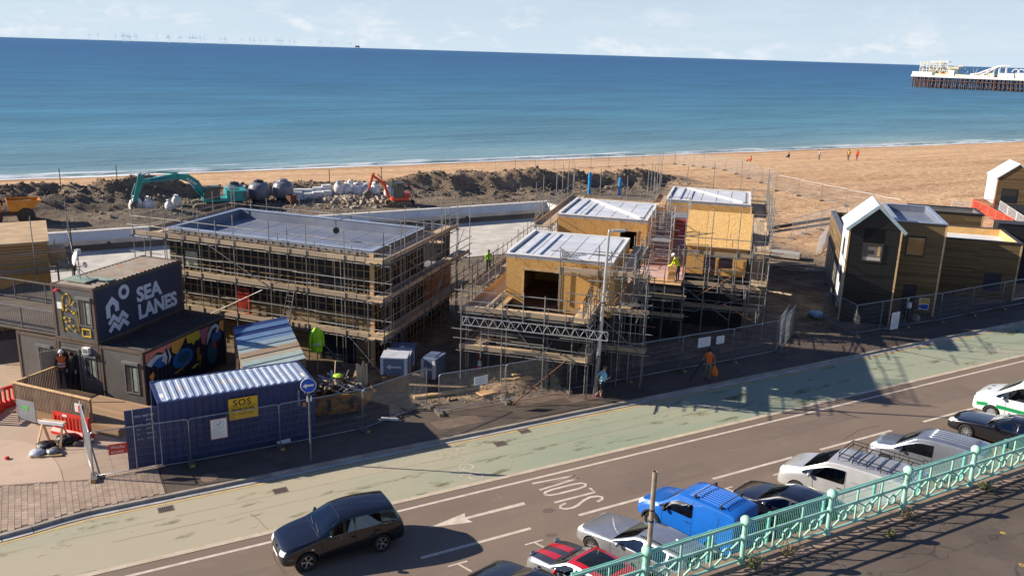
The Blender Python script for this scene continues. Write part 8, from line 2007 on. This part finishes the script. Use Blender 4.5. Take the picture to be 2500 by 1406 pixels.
face(patch, ribbon, 2.5, (.50, .86, .78, .98, .05), (.55, .66, .76), .42, None, [[(.98, .3), (1.02, .7), (1.05, 1.05)], [(-.14, .3), (-.14, .8), (-.12, 1.8)], [(-1.35, .35), (-1.35, 1.0), (-1.35, 1.8)], [(-.3, 1.35), (-.8, 1.36), (-1.25, 1.35)], [(-.3, .6), (-.8, .58), (-1.25, .6)]], [(.05, .98)])
rk_m = pm('rack_black', S(30, 30, 32), rough=.4)
for s in (-1, 1):
    for z in (2.10, 2.24): ptube('rack_rail', (.30, s * .72, z), (-2.25, s * .72, z), .018, rk_m, t)
    for k in range(6): ptube('rack_upright', (.28 - k * .5, s * .72, 1.95), (.28 - k * .5, s * .72, 2.24), .014, rk_m, t, 'tube6')
for k in range(8): ptube('rack_bar', (.28 - k * .36, -.72, 2.10), (.28 - k * .36, .72, 2.10), .020, rk_m, t)
ptube('rack_rail', (.30, -.72, 2.24), (.30, .72, 2.24), .018, rk_m, t)
for k in range(5): t_rib[0]('roof_rib', [(-.1 - k * .45, -.6), (-.1 - k * .45, 0), (-.1 - k * .45, .6)], whitep, .03)
comb = S7((2.15, .55, .48, .55, .46, 'h', .30), (2.09, .80, .60, .74, .60, 'h', .22), (1.9, .93, .74, .80, .68, 'h', .2), (1.45, 1.04, .88, .84, .72, 'h', .2), (1.15, 1.10, .96, .845, .73, 'h', .2),
          (.35, 1.68, 1.0, .845, 0.744, 'c', .2), (.08, 1.77, 1.01, .845, 0.744, 'c', .2), (-.4, 1.82, 1.02, .845, 0.744, 'c', .2), (-1.2, 1.83, 1.02, .845, 0.744, 'c', .2), (-1.85, 1.81, 1.02, .84, 0.739, 'c', .21), (-2.08, 1.74, 1.0, .82, 0.722, 'c', .24), (-2.15, 1.4, .95, .80, 0.704, 'c', .28), (-2.15, .6, .5, .76, .62, 'h', .32))
t, patch, ribbon, cast = car('plain silver van with bare ribbed roof, right of the rack van', 'panel_van', parked((29.75, 21.55), 110, 2.15), 110, comb, {'body': paint('paint_silver_grey', S(176, 180, 188), .75, .34), 'mirror': blk_m}, (1.35, -1.35), .31, 4, 10, (7,), 'steel', rear_glass=False, side_rear=False, cat='van', tight=.85, wtop=.80)
face(patch, ribbon, 2.15, (.42, .76, .68, .90, .04), (.34, .54, .64), .40, None, [[(.78, .28), (.82, .6), (.84, .95)], [(-.36, .25), (-.36, .7), (-.35, 1.7)], [(-1.45, .35), (-1.45, .8), (-1.45, 1.6)]], [(-.15, .9)])
for k in range(5): t_rib[0]('roof_rib', [(.0, -.45 + k * .22), (-1.0, -.45 + k * .22), (-1.95, -.45 + k * .22)], MATS['paint_silver_grey'], .022)
audi = S7((2.28, .50, .45, .55, .46, 'h', .28), (2.22, .64, .52, .74, .62, 'h', .20), (2.02, .75, .63, .83, .70, 'h', .18), (1.5, .84, .76, .885, .77, 'h', .18), (.95, .91, .85, .89, .79, 'h', .18), (.65, .95, .88, .89, .79, 'h', .18),
          (-.15, 1.34, .90, .89, .59, 'c', .18), (-.55, 1.40, .91, .89, .60, 'c', .18), (-.8, 1.405, .915, .89, .60, 'c', .18), (-1.2, 1.37, .925, .885, .58, 'c', .18), (-1.35, 1.33, .93, .88, .57, 'c', .18), (-1.9, 1.0, .93, .87, .72, 'c', .2), (-2.2, .96, .86, .82, .70, 'h', .24), (-2.28, .6, .5, .74, .62, 'h', .3))
t, patch, ribbon, cast = car('black saloon with bright alloy wheels, second vehicle from the right edge', 'saloon_car', parked((35.7, 22.0), 105, 2.28), 105, audi, {'body': blackp, 'mirror': blackp}, (1.38, -1.30), .33, 5, 10, (7, 9), 'multi')
face(patch, ribbon, 2.28, (.44, .78, .55, .70, .03), (.28, .42, .62), .34, (.5, .8, .72, .9), [[(.58, .25), (.62, .6), (.64, .86)], [(-.55, .22), (-.54, .6), (-.53, .88)]], [(-.35, .76)], lamp=MATS['lamp_warm'])
amb = S7((2.6, .70, .55, .62, .50, 'h', .36), (2.54, 1.0, .70, .86, .68, 'h', .26), (2.35, 1.16, .88, .96, .76, 'h', .24), (1.95, 1.28, 1.04, 1.0, .82, 'h', .24), (1.62, 1.36, 1.12, 1.01, .84, 'h', .24),
         (.70, 2.1, 1.18, 1.01, 0.899, 'c', .24), (.40, 2.22, 1.19, 1.01, 0.899, 'c', .24), (-.1, 2.3, 1.2, 1.01, 0.899, 'c', .24), (-1.2, 2.32, 1.2, 1.01, 0.899, 'c', .24), (-2.2, 2.31, 1.2, 1.0, 0.890, 'c', .25), (-2.52, 2.25, 1.18, .98, 0.872, 'c', .27), (-2.6, 1.7, 1.05, .96, 0.854, 'c', .3), (-2.6, .7, .55, .92, .72, 'h', .34))
amw = paint('paint_white', S(232, 234, 234), 0, .35)
t, patch, ribbon, cast = car('white van with green stripe at the right edge', 'panel_van', parked((38.9, 22.9), 105, 2.6), 105, amb, {'body': amw}, (1.65, -1.5), .34, 4, 10, (7,), 'steel', rear_glass=False, side_rear=False, cat='van', tight=.85, wtop=.80)
gst = pm('stripe_green', S(30, 140, 84), rough=.35)
face(patch, ribbon, 2.6, (.52, .88, .82, 1.02, .05), (.5, .60, .70), .44, None, [[(1.05, .3), (1.1, .7), (1.12, 1.1)], [(-.1, .3), (-.1, .8), (-.08, 1.9)]], [(.1, 1.0)])
for ax in ('y+', 'y-'): ribbon('green_stripe', ax, [(2.35, .62), (1.95, .70), (1.2, .74), (0, .76), (-2.4, .76)], gst, .17, .008)
ribbon('green_stripe', 'x+', [(-.84, .60), (0, .62), (.84, .60)], gst, .15, .012)
patch('front_bumper', 'x+', [(-.8, .36), (.8, .36), (.8, .52), (-.8, .52)], blk_m, .012)
for k, dx in enumerate((-.12, .02, .14)): patch('front_lettering', 'x+', [(.55 + dx * .8, .88), (.63 + dx * .8, .88), (.63 + dx * .8, .98), (.55 + dx * .8, .98)], blk_m, .012, 2, 2)
for s in (-.3, .3): patch('bonnet_vent', 'z+', [(2.0, s - .07), (2.14, s - .07), (2.14, s + .07), (2.0, s + .07)], blk_m, .01, 2, 2)
mini = S7((1.92, .55, .48, .55, .46, 'h', .28), (1.87, .74, .58, .72, .60, 'h', .2), (1.7, .84, .68, .82, .68, 'h', .18), (1.3, .92, .80, .86, .74, 'h', .18), (.95, .97, .88, .865, .76, 'h', .18), (.78, .99, .90, .865, .76, 'h', .18),
          (.22, 1.33, .93, .865, .64, 'c', .18), (-.15, 1.395, .94, .865, .655, 'c', .18), (-.4, 1.40, .945, .865, .66, 'c', .18), (-1.1, 1.38, .955, .86, .65, 'c', .18), (-1.45, 1.34, .96, .85, .64, 'c', .2), (-1.78, 1.0, .92, .81, .68, 'c', .25), (-1.9, .8, .72, .76, .66, 'h', .28), (-1.92, .55, .48, .68, .58, 'h', .32))
redp = paint('paint_red', S(196, 28, 40), 0, .3); charp = paint('paint_charcoal', S(70, 70, 74), .3, .35)
t, patch, ribbon, cast = car('silver small hatchback with red roof and red bonnet stripes', 'hatchback', parked((13.0, 20.75), 105, 1.92), 105, mini, {'body': silv, 'mirror': redp}, (1.18, -1.2), .31, 5, 10, (7, 9), 'five', hoodcol=charp, roofcol=redp)
for s in (-1, 1):
    patch('bonnet_stripe', 'z+', [(1.78, s * .14), (1.78, s * .40), (.86, s * .46), (.86, s * .14)], redp, .006, 6, 8)
    mb = MB().lathe([(.01, .05), (.10, .045), (.125, .02), (.13, 0)], (1.72, s * .56, .78), n=18, axis='X'); mb.build('headlight', lens_m, t, smooth=True)
    mb = MB().path([(1.735, s * .56 + .13 * cos(a * pi / 9), .78 + .13 * sin(a * pi / 9)) for a in range(18)], .014, n=5, closed=True); mb.build('headlight_ring', chrome_m, t, smooth=True)
patch('sunroof', 'z+', [(.05, -.46), (.05, .46), (-1.15, .46), (-1.15, -.46)], priv_glass, .008, 8, 8)
patch('grille', 'x+', [(-.4, .5), (.4, .5), (.4, .64), (-.4, .64)], blk_m, .008); patch('number_plate', 'x+', [(-.26, .36), (.26, .36), (.26, .46), (-.26, .46)], plate_m, .014)
for ax in ('y+', 'y-'): ribbon('door_seam', ax, [(.7, .25), (.74, .6), (.76, .88)]); ribbon('door_seam', ax, [(-.42, .22), (-.41, .6), (-.4, .9)])
t, patch, ribbon, cast = car('black car nose cut by the bottom edge of the picture', 'hatchback', parked((10.75, 20.65), 105, 2.07), 105, golf, {'body': blackp}, (1.27, -1.25), .315, 5, 10, (7, 9), 'five')
face(patch, ribbon, 2.07, (.42, .70, .56, .70, .03), (.40, .58, .67), .40, (.52, .74, .78, 1.02), [[(.62, .25), (.68, .6), (.70, .86)]], [])
# == people
skin_m = pm('skin', S(206, 160, 132), S(190, 144, 118), scale=6, rough=.6)
def person(label, loc, rz, J, mats, group=None, hair=None, helmet=None, extras=None):
    """J: joints (local, x forward, y left, z up). One continuous skinned body; material by nearest limb."""
    t = thing('person', label, 'person', loc, radians(rz), group)
    bones = []; V_ = []; E_ = []; Rr = []
    def add(p, r): V_.append(Vector(p)); Rr.append(r); return len(V_) - 1
    def bone(a, b, kind): E_.append((a, b)); bones.append((a, b, kind))
    pel = add(J['pelvis'], (.145, .115)); ch = add(J['chest'], (.165, .115)); nk = add(J['neck'], (.065, .065)); hdv = add(J['head'], (.075, .085)); tp = add(Vector(J['head']) + (Vector(J['head']) - Vector(J['neck'])).normalized() * .12, (.065, .07))
    mid = add((Vector(J['pelvis']) + Vector(J['chest'])) / 2, (.14, .105))
    bone(pel, mid, 'top'); bone(mid, ch, 'top'); bone(ch, nk, 'top'); bone(nk, hdv, 'skin'); bone(hdv, tp, 'skin')
    hands = []
    for s in ('l', 'r'):
        sh = add(J['sh_' + s], (.062, .062)); el = add(J['el_' + s], (.046, .046)); wr = add(J['wr_' + s], (.033, .033))
        d = (Vector(J['wr_' + s]) - Vector(J['el_' + s])).normalized(); hd_ = add(Vector(J['wr_' + s]) + d * .075, (.036, .024))
        bone(ch, sh, 'top'); bone(sh, el, 'sleeve'); bone(el, wr, 'fore'); bone(wr, hd_, 'skin')
        sd = d.cross(Vector((0, 0, 1)) if abs(d.z) < .9 else Vector((1, 0, 0))).normalized()
        for q in range(4):
            f1 = add(V_[hd_] + d * .05 + sd * (.016 * (q - 1.5) * 1.6), (.009, .009)); f2 = add(V_[f1] + (d * .6 + sd.cross(d) * .5).normalized() * (.035 + .006 * (q in (1, 2))), (.008, .008)); bone(hd_, f1, 'skin'); bone(f1, f2, 'skin')
        th = add(V_[wr] + d * .05 + sd * .045, (.010, .010)); bone(wr, th, 'skin')
        hp = add(J['hip_' + s], (.10, .10)); kn = add(J['kn_' + s], (.064, .064)); an = add(J['an_' + s], (.043, .043))
        toe = add(J['toe_' + s], (.042, .032)); bone(pel, hp, 'leg'); bone(hp, kn, 'leg'); bone(kn, an, 'shin'); bone(an, toe, 'shoe')
    me = bpy.data.meshes.new('body'); me.from_pydata(V_, E_, [])
    o = bpy.data.objects.new('tmp', me); COL.objects.link(o)
    md = o.modifiers.new('skin', 'SKIN'); md.use_smooth_shade = True
    for i, sv in enumerate(me.skin_vertices[0].data): sv.radius = Rr[i]; sv.use_root = (i == pel)
    ss = o.modifiers.new('sub', 'SUBSURF'); ss.levels = 1; ss.render_levels = 1
    dg = bpy.context.evaluated_depsgraph_get(); dg.update(); ev = bpy.data.meshes.new_from_object(o.evaluated_get(dg)); bpy.data.objects.remove(o)
    keys = ['skin', 'top', 'sleeve', 'fore', 'leg', 'shin', 'shoe']; ev.materials.clear()
    for k in keys: ev.materials.append(mats[k])
    for p in ev.polygons:
        c = Vector((0, 0, 0))
        for i in p.vertices: c += ev.vertices[i].co
        c /= len(p.vertices); best = None
        for a, b, kd in bones:
            A, B = V_[a], V_[b]; d = B - A; f = max(0, min(1, (c - A).dot(d) / max(1e-9, d.length_squared))); q = (c - (A + d * f)).length - .5 * (Rr[a][0] * (1 - f) + Rr[b][0] * f)
            if best is None or q < best[0]: best = (q, kd)
        p.material_index = keys.index(best[1]); p.use_smooth = True
    body = link('body', ev, t)
    H_ = Vector(J['head']); up_ = (Vector(J['head']) - Vector(J['neck'])).normalized(); fw = Vector(J.get('face', (1, 0, 0))).normalized(); fw = (fw - up_ * fw.dot(up_)).normalized(); lf = up_.cross(fw)
    M3 = Matrix((fw, lf, up_)).transposed().to_4x4(); M3.translation = H_ + up_ * .03
    fc = MB().lathe([(.01, -.018), (.02, -.008), (.012, .02), (.004, .03)], n=6).build('nose', mats['skin'], t); fc.matrix_local = M3 @ Matrix.Translation((.088, 0, 0))
    for s in (-1, 1):
        e = MB().lathe([(.004, -.008), (.009, 0), (.004, .008)], n=6).build('eye', pm('eye_dark', S(40, 32, 28), rough=.4), t); e.matrix_local = M3 @ Matrix.Translation((.078, s * .03, .03))
        e = MB().lathe([(.006, -.03), (.014, 0), (.006, .03)], n=6).build('ear', mats['skin'], t); e.matrix_local = M3 @ Matrix.Translation((.0, s * .082, .0))
    mo = MB().box((0, 0, 0), (.006, .045, .010)).build('mouth', pm('lip', S(160, 96, 88), rough=.6), t); mo.matrix_local = M3 @ Matrix.Translation((.082, 0, -.045))
    if hair:
        h = MB().lathe([(.096, -.05), (.104, .0), (.098, .06), (.07, .105), (.03, .125), (.005, .13)], n=14).build('hair', hair, t, smooth=True); h.matrix_local = M3 @ Matrix.Translation((-.016, 0, .03))
    if helmet:
        h = MB().lathe([(.135, .03), (.138, .04), (.118, .045), (.115, .09), (.09, .135), (.045, .155), (.005, .16)], n=16).build('helmet', helmet, t, smooth=True); h.matrix_local = M3
    if extras: extras(t, J)
    return t
def pose(lean=0, bend=0, arms=None, legs=None, h=1.75):
    k = h / 1.75
    J = dict(pelvis=(0, 0, .95), chest=(.02 + lean * .4, 0, 1.36 - abs(lean) * .08), neck=(.03 + lean * .55, 0, 1.50 - abs(lean) * .12), head=(.05 + lean * .65, 0, 1.60 - abs(lean) * .14))
    for s, y in (('l', 1), ('r', -1)):
        J['sh_' + s] = (.02 + lean * .5, y * .19, 1.42 - abs(lean) * .1); J['el_' + s] = (lean * .4, y * .25, 1.13); J['wr_' + s] = (.1 + lean * .4, y * .24, .90)
        J['hip_' + s] = (0, y * .10, .90); J['kn_' + s] = (.03, y * .11, .50); J['an_' + s] = (0, y * .12, .09); J['toe_' + s] = (.14, y * .14, .045)
    J.update(arms or {}); J.update(legs or {})
    for q in J:
        if q != 'face': J[q] = tuple(c * k for c in J[q])
    return J
def cm(n, c): return pm(n, c, tuple(x * .8 for x in c), scale=7, rough=.8)
sky_top = cm('tee_pale_blue', S(150, 206, 220)); blackc = cm('cloth_black', S(30, 30, 34)); pink = cm('shoe_pink', S(226, 60, 110)); brownh = cm('hair_brown', S(110, 80, 56)); orangec = cm('hivis_orange', S(226, 104, 40)); khaki = cm('trousers_khaki', S(124, 116, 100)); darkt = cm('trousers_dark', S(58, 46, 46)); yellowc = cm('hivis_yellow', S(226, 232, 40)); whitec = cm('helmet_white', S(232, 232, 230)); navyc = cm('cloth_navy', S(40, 44, 62)); boots = cm('boots', S(60, 50, 44)); darkh = cm('hair_dark', S(40, 32, 28))
# runner, mid-stride to the right
Jr = pose(.12, arms=dict(el_l=(-.16, .26, 1.14), wr_l=(.02, .27, 1.02), el_r=(.02, -.27, 1.14), wr_r=(.26, -.2, 1.16)), legs=dict(kn_l=(.10, .10, .50), an_l=(.06, .10, .10), toe_l=(.22, .10, .05), kn_r=(-.06, -.10, .53), an_r=(-.42, -.10, .36), toe_r=(-.46, -.10, .22)), h=1.66)
person('runner in pale blue top, black shorts and pink shoes on the pavement', (22.66, 31.35, .1), 4, Jr, dict(skin=skin_m, top=sky_top, sleeve=sky_top, fore=skin_m, leg=blackc, shin=skin_m, shoe=pink), hair=brownh)
# street cleaner in orange
Jo = pose(.05, arms=dict(el_r=(.08, -.28, 1.15), wr_r=(.26, -.34, .98), el_l=(-.02, .27, 1.14), wr_l=(.06, .30, .88)), legs=dict(kn_l=(.10, .11, .51), an_l=(.06, .12, .09), toe_l=(.2, .13, .045), an_r=(-.12, -.11, .10), toe_r=(.02, -.12, .045)))
person('worker in orange jacket walking the pavement with a blower', (29.1, 31.1, .1), 215, Jo, dict(skin=skin_m, top=orangec, sleeve=cm('jacket_tan', S(170, 110, 60)), fore=cm('jacket_tan', S(170, 110, 60)), leg=khaki, shin=khaki, shoe=boots), hair=darkh)
a = radians(215); LW = lambda x, y, z: Vector((29.1 + x * cos(a) - y * sin(a), 31.1 + x * sin(a) + y * cos(a), .1 + z))
t = thing('leaf_blower', 'black leaf blower tube held by the worker in orange', 'blower', LW(.3, -.35, .98)); o_ = LW(.3, -.35, .98)
ptube('nozzle', LW(.33, -.35, .95) - o_, LW(1.25, -.62, .28) - o_, .04, blackc, t); pbox('motor', LW(.22, -.33, .98) - o_, (.24, .16, .2), cm('motor_grey', S(70, 70, 72)), t, a)
t = thing('bag', 'orange bag hanging from the hand of the worker in orange', 'bag', LW(.07, .33, .35)); MB().lathe([(.02, 0), (.20, .02), (.22, .2), (.14, .42), (.04, .5), (.02, .52)], n=12).build('sack', cm('bag_orange', S(236, 120, 40)), t, smooth=True).scale = (.6, 1, 1); ptube('strap', (0, 0, .5), (0, 0, .56), .012, blackc, t, 'tube6')
# worker in yellow bending over the blocks
Jy = pose(.42, arms=dict(el_l=(.36, .24, 1.02), wr_l=(.55, .14, .95), el_r=(.36, -.24, 1.02), wr_r=(.55, -.14, .95)), legs=dict(kn_l=(.08, .11, .50), kn_r=(.02, -.11, .50)), h=1.75)
person('worker in yellow hi-vis top bending over blocks on the terrace', tuple(F2(8.15, 8.35, 3.31)), 120, Jy, dict(skin=skin_m, top=yellowc, sleeve=yellowc, fore=yellowc, leg=darkt, shin=darkt, shoe=boots), helmet=whitec)
# orange vest at the office door
Jd = pose(.03, arms=dict(el_r=(.12, -.28, 1.15), wr_r=(.3, -.2, 1.05)))
def vest(t, J):
    for z in (1.02, 1.16): MB().lathe([(.172, z), (.176, z + .025), (.172, z + .05)], n=14, cap=False).build('reflective_band', MATS['reflective'], t).scale = (.8, 1.05, 1)
person('worker in orange vest and white helmet at the office door', (.18, 42.35, .48), 75, Jd, dict(skin=skin_m, top=orangec, sleeve=blackc, fore=blackc, leg=navyc, shin=navyc, shoe=boots), helmet=whitec, extras=vest)
person('figure in dark clothes standing inside the office doorway', (.62, 42.15, .48), 230, pose(0, h=1.7), dict(skin=skin_m, top=blackc, sleeve=blackc, fore=blackc, leg=navyc, shin=navyc, shoe=boots), hair=darkh)
person('worker in lime hi-vis between the two buildings by the pool', (28.9, 55.2, .08), 250, pose(.02), dict(skin=skin_m, top=lime_m, sleeve=lime_m, fore=lime_m, leg=navyc, shin=navyc, shoe=boots), hair=darkh)
# people on the beach
def bz(u, v): return ground_h(u, v)[0] - .01
walk = dict(kn_l=(.14, .11, .5), an_l=(.16, .12, .09), toe_l=(.3, .13, .05), an_r=(-.2, -.11, .12), toe_r=(-.07, -.12, .05))
G_ = 'people on the beach'
person('beach walker in yellow and dark clothes, left of the pair', (117.0, 97.2, bz(117.0, 97.2)), 200, pose(.03, legs=walk), dict(skin=skin_m, top=cm('jacket_amber', S(214, 160, 50)), sleeve=blackc, fore=blackc, leg=blackc, shin=blackc, shoe=boots), G_, hair=darkh)
person('beach walker in bright orange clothes, right of the pair', (118.2, 96.5, bz(118.2, 96.5)), 200, pose(.03, legs=walk), dict(skin=skin_m, top=cm('jacket_flame', S(230, 80, 40)), sleeve=cm('jacket_flame', S(230, 80, 40)), fore=cm('jacket_flame', S(230, 80, 40)), leg=cm('jacket_flame', S(230, 80, 40)), shin=cm('jacket_flame', S(230, 80, 40)), shoe=boots), G_, hair=darkh)
person('lone figure in pale top and dark trousers stooping on the beach', (116.0, 102.3, bz(116.0, 102.3)), 170, pose(.3, legs=walk), dict(skin=skin_m, top=cm('jacket_pale', S(196, 198, 204)), sleeve=blackc, fore=blackc, leg=blackc, shin=blackc, shoe=boots), G_, hair=darkh)
sit = dict(pelvis=(0, 0, .16), chest=(-.06, 0, .56), neck=(-.03, 0, .70), head=(.0, 0, .80), sh_l=(-.05, .18, .62), sh_r=(-.05, -.18, .62), el_l=(.06, .24, .38), el_r=(.06, -.24, .38), wr_l=(.26, .16, .40), wr_r=(.26, -.16, .40), hip_l=(.04, .10, .14), hip_r=(.04, -.10, .14), kn_l=(.40, .12, .40), kn_r=(.40, -.12, .40), an_l=(.62, .12, .08), an_r=(.62, -.12, .08), toe_l=(.76, .13, .05), toe_r=(.76, -.13, .05))
person('dark clothed person sitting on the shingle close to the water', (117.4, 110.4, bz(117.4, 110.4)), 80, sit, dict(skin=skin_m, top=blackc, sleeve=blackc, fore=blackc, leg=navyc, shin=navyc, shoe=boots), G_, hair=darkh)
person('person in red sitting alone on the beach left of the others', (103.6, 105.5, bz(103.6, 105.5)), 120, sit, dict(skin=skin_m, top=cm('jacket_flame', S(230, 80, 40)), sleeve=cm('jacket_flame', S(230, 80, 40)), fore=cm('jacket_flame', S(230, 80, 40)), leg=cm('jacket_flame', S(230, 80, 40)), shin=blackc, shoe=boots), G_, hair=darkh)
# == pier and wind farm on the horizon
pd = Vector((.343, -.939, 0)); pn = Vector((.939, .343, 0)); P0 = Vector((676, 506, 0))
def PT(s, n, z=0): return P0 + pd * s + pn * n + Vector((0, 0, z))
pier = thing('pier', 'long seaside pier on dark legs with funfair rides at the right of the sea', 'pier', PT(0, 0, SEA_Z))
pw_m = pm('pier_white', S(232, 230, 222), S(214, 210, 202), scale=.1, rough=.6); leg_m = pm('pier_rust', S(104, 72, 62), S(66, 50, 50), scale=.15, rough=.8)
yl_m = pm('ride_yellow', S(236, 220, 176), S(222, 202, 150), scale=.2, rough=.5)
def pbx(nm, s0, s1, n0, n1, z0, z1, m):
    return blockbox(MB(), PT, s0, s1, n0, n1, z0, z1).build(nm, m, pier)
pbx('deck', 0, 190, 0, 46, 5.4, 6.3, leg_m); pbx('deck_edge', -.8, 190, -.6, -.05, 5.9, 7.6, pw_m); pbx('deck_edge', -.8, -.05, 0, 46, 5.9, 7.6, pw_m)
pbx('parapet', -.5, 16, .2, 3, 6.35, 10.2, pw_m)
k = 0
for s in [1.0 + 3.2 * i for i in range(58)]:
    for n_ in (0.5, 7, 14, 24, 38):
        if n_ > 10 and k % 2: continue
        o = ptube('leg', PT(s + (n_ * .03), n_, -6), PT(s, n_, 5.4), .38 if k % 4 else .6, leg_m, pier, 'tube6')
    k += 1
for i in range(28):
    s = 1 + 6.4 * i
    ptube('leg_brace', PT(s, .3, -2.2), PT(s + 6.4, .3, 4.8), .15, leg_m, pier, 'tube5'); ptube('leg_brace', PT(s, .3, 4.8), PT(s + 6.4, .3, -2.2), .15, leg_m, pier, 'tube5')
pbx('cross_beam', 0, 190, .1, .5, 2.9, 3.5, leg_m); pbx('cross_beam', 0, 190, 14.2, 14.6, 2.0, 2.6, leg_m)
# coaster frame at the pier head
for s in (5, 10.5, 16, 21.5, 27, 33):
    top = 19.5 if s < 24 else 16.0
    for n_ in (2, 10): ptube('ride_post', PT(s, n_, 6.3), PT(s, n_, top - .5 * (s % 3)), .28, pw_m if s < 12 else yl_m, pier, 'tube6')
for z in (9, 12, 15, 18):
    for n_ in (2, 10):
        ptube('ride_rail', PT(5, n_, z), PT(24 if z > 15 else 35, n_, z - .4), .22, pw_m if z % 2 else yl_m, pier, 'tube6')
for s in (5, 10.5, 16, 21.5, 27): ptube('ride_brace', PT(s, 2, 9), PT(s + 5.5, 2, 15), .16, yl_m, pier, 'tube5'); ptube('ride_brace', PT(s, 2, 15), PT(s + 5.5, 2, 9), .16, pw_m, pier, 'tube5')
mb = MB(); mb.path([PT(4 + 3.1 * i, 6, 14 + 4.2 * sin(i * 1.35) * (1 if i < 8 else .5)) for i in range(12)], .4, n=6); mb.build('coaster_track', yl_m, pier)
pbx('ride_base', 14, 40, 1.5, 12, 6.35, 9.0, yl_m); pbx('ride_roof', 12.5, 27, 3, 11, 18.6, 19.3, pw_m); pbx('kiosk', 28, 33, .8, 5, 6.35, 12.2, pw_m); pbx('kiosk_roof', 27.5, 36, .5, 8, 13.5, 14.2, yl_m)
# rising slide with arch
pts = [PT(42, 5, 7.5), PT(50, 5, 10), PT(57, 5, 13.2), PT(63, 5, 15.8), PT(68, 5, 17.0), PT(73, 5, 16.8)]
mb = MB(); mb.path(pts, .55, n=6); mb.path([p + pn * 3 for p in pts], .55, n=6); mb.path([PT(50, 4, 7.5), PT(57, 4, 11), PT(62, 4, 14.2), PT(66, 4, 16.5), PT(70, 4, 17)], .4, n=6); mb.build('slide_track', pw_m, pier)
for s, h in ((57, 12.8), (62, 15.2), (66, 16.5), (71, 16.8)): ptube('slide_post', PT(s, 5, 6.3), PT(s, 5, h), .45, pw_m, pier, 'tube6'); ptube('slide_post', PT(s, 8, 6.3), PT(s, 8, h), .45, pw_m, pier, 'tube6')
pbx('pavilion', 40, 60, .6, 10, 6.35, 8.8, pw_m); pbx('pavilion', 67, 78, .6, 12, 6.35, 11.2, pw_m); pbx('pavilion', 79, 86, 1, 12, 6.35, 11.8, pw_m); pbx('pavilion', 95, 130, .8, 16, 6.35, 9.8, pw_m); pbx('awning', 86, 98, .3, 6, 6.4, 9.0, pm('awning_green', S(110, 160, 130), rough=.6)); pbx('arcade', 100, 190, 17, 40, 6.35, 12.5, pw_m)
MB().lathe([(11, 0), (10, 2.6), (6, 5.2), (1, 6.6), (.1, 6.8)], PT(93, 20, 9), n=20).build('dome', pm('dome_grey', S(150, 138, 130), S(128, 116, 110), scale=.2, rough=.7), pier)
pbx('hall', 82, 105, 12, 30, 6.35, 10.2, pm('hall_stone', S(190, 176, 160), rough=.8))
pbx('tower', 105.5, 109.5, 8, 12, 6.35, 17.5, pm('tower_red', S(196, 128, 104), rough=.7)); MB().lathe([(3.4, 0), (.1, 2.4)], PT(107.5, 10, 17.5), n=8).build('tower_roof', pm('tower_cap', S(150, 60, 50), rough=.7), pier)
for s in (78, 82): MB().path([PT(s + 2.6 * cos(a), 6, 12 + 2.6 * sin(a)) for a in [pi * i / 8 for i in range(9)]], .35, n=5).build('arch', pw_m, pier)
for k in range(14):
    s = 36 + k * 5; pbx('stall', s, s + 2.6, .3, 3, 6.4, 7.8 + (k % 3) * .8, pw_m if k % 3 else pm('stall_red', S(196, 120, 100), rough=.7))
rnd = random.Random(17)
for k in range(46):
    s_ = rnd.uniform(2, 150); n0 = rnd.uniform(4, 30); w_ = rnd.uniform(2, 7); h_ = rnd.uniform(1.6, 4.6)
    pbx('booth', s_, s_ + w_, n0, n0 + 4, 6.32, 6.3 + h_, rnd.choice([pw_m, pw_m, pw_m, yl_m, MATS['hall_stone'], MATS['awning_green'], MATS['stall_red']]))
for k in range(30):
    s_ = rnd.uniform(2, 120); ptube('flag_pole', PT(s_, rnd.uniform(1, 20), 6.3), PT(s_, rnd.uniform(1, 20), rnd.uniform(10, 15)), .14, pw_m, pier, 'tube5')
fixp(pier)
# wind turbines far out
tw_m = pm('turbine_white', S(226, 232, 238), rough=.5)
mb = MB(); mb.tube((0, 0, 0), (0, 0, 84), 2.4, 1.5, n=6); mb.box((0, -2, 85), (3, 8, 3))
for a in (90, 210, 330): d = Vector((cos(radians(a)), 0, sin(radians(a)))); mb.add([Vector((0, -7, 85)) + d * 1 + d.cross(Vector((0, 1, 0))) * 1.5, Vector((0, -7, 85)) + d * 50, Vector((0, -7, 85)) + d * 1 - d.cross(Vector((0, 1, 0))) * 1.5, Vector((0, -6, 85)) + d * 2], [(0, 1, 2), (0, 3, 1), (2, 1, 3)])
tme = mb.mesh('wind_turbine', tw_m); rnd = random.Random(3)
for k in range(44):
    a = radians(rnd.uniform(71.2, 86.5)); d = rnd.uniform(12500, 15500)
    o = link('wind_turbine', tme); o.location = (d * cos(a), d * sin(a), SEA_Z); o.rotation_euler = (0, 0, a - pi / 2)
    tag(o, 'tiny white wind turbine on the horizon', 'wind turbine', 'wind turbines on the horizon')
t = thing('platform', 'tiny dark substation platform among the wind turbines on the horizon', 'platform', (13000 * cos(radians(71)), 13000 * sin(radians(71)), SEA_Z))
dkp = pm('platform_grey', S(110, 120, 130), rough=.7); pbox('topside', (0, 0, 32), (60, 40, 22), dkp, t)
for x in (-24, 24):
    for y in (-14, 14): ptube('leg', (x, y, 0), (x, y, 22), 2.5, dkp, t, 'tube6')
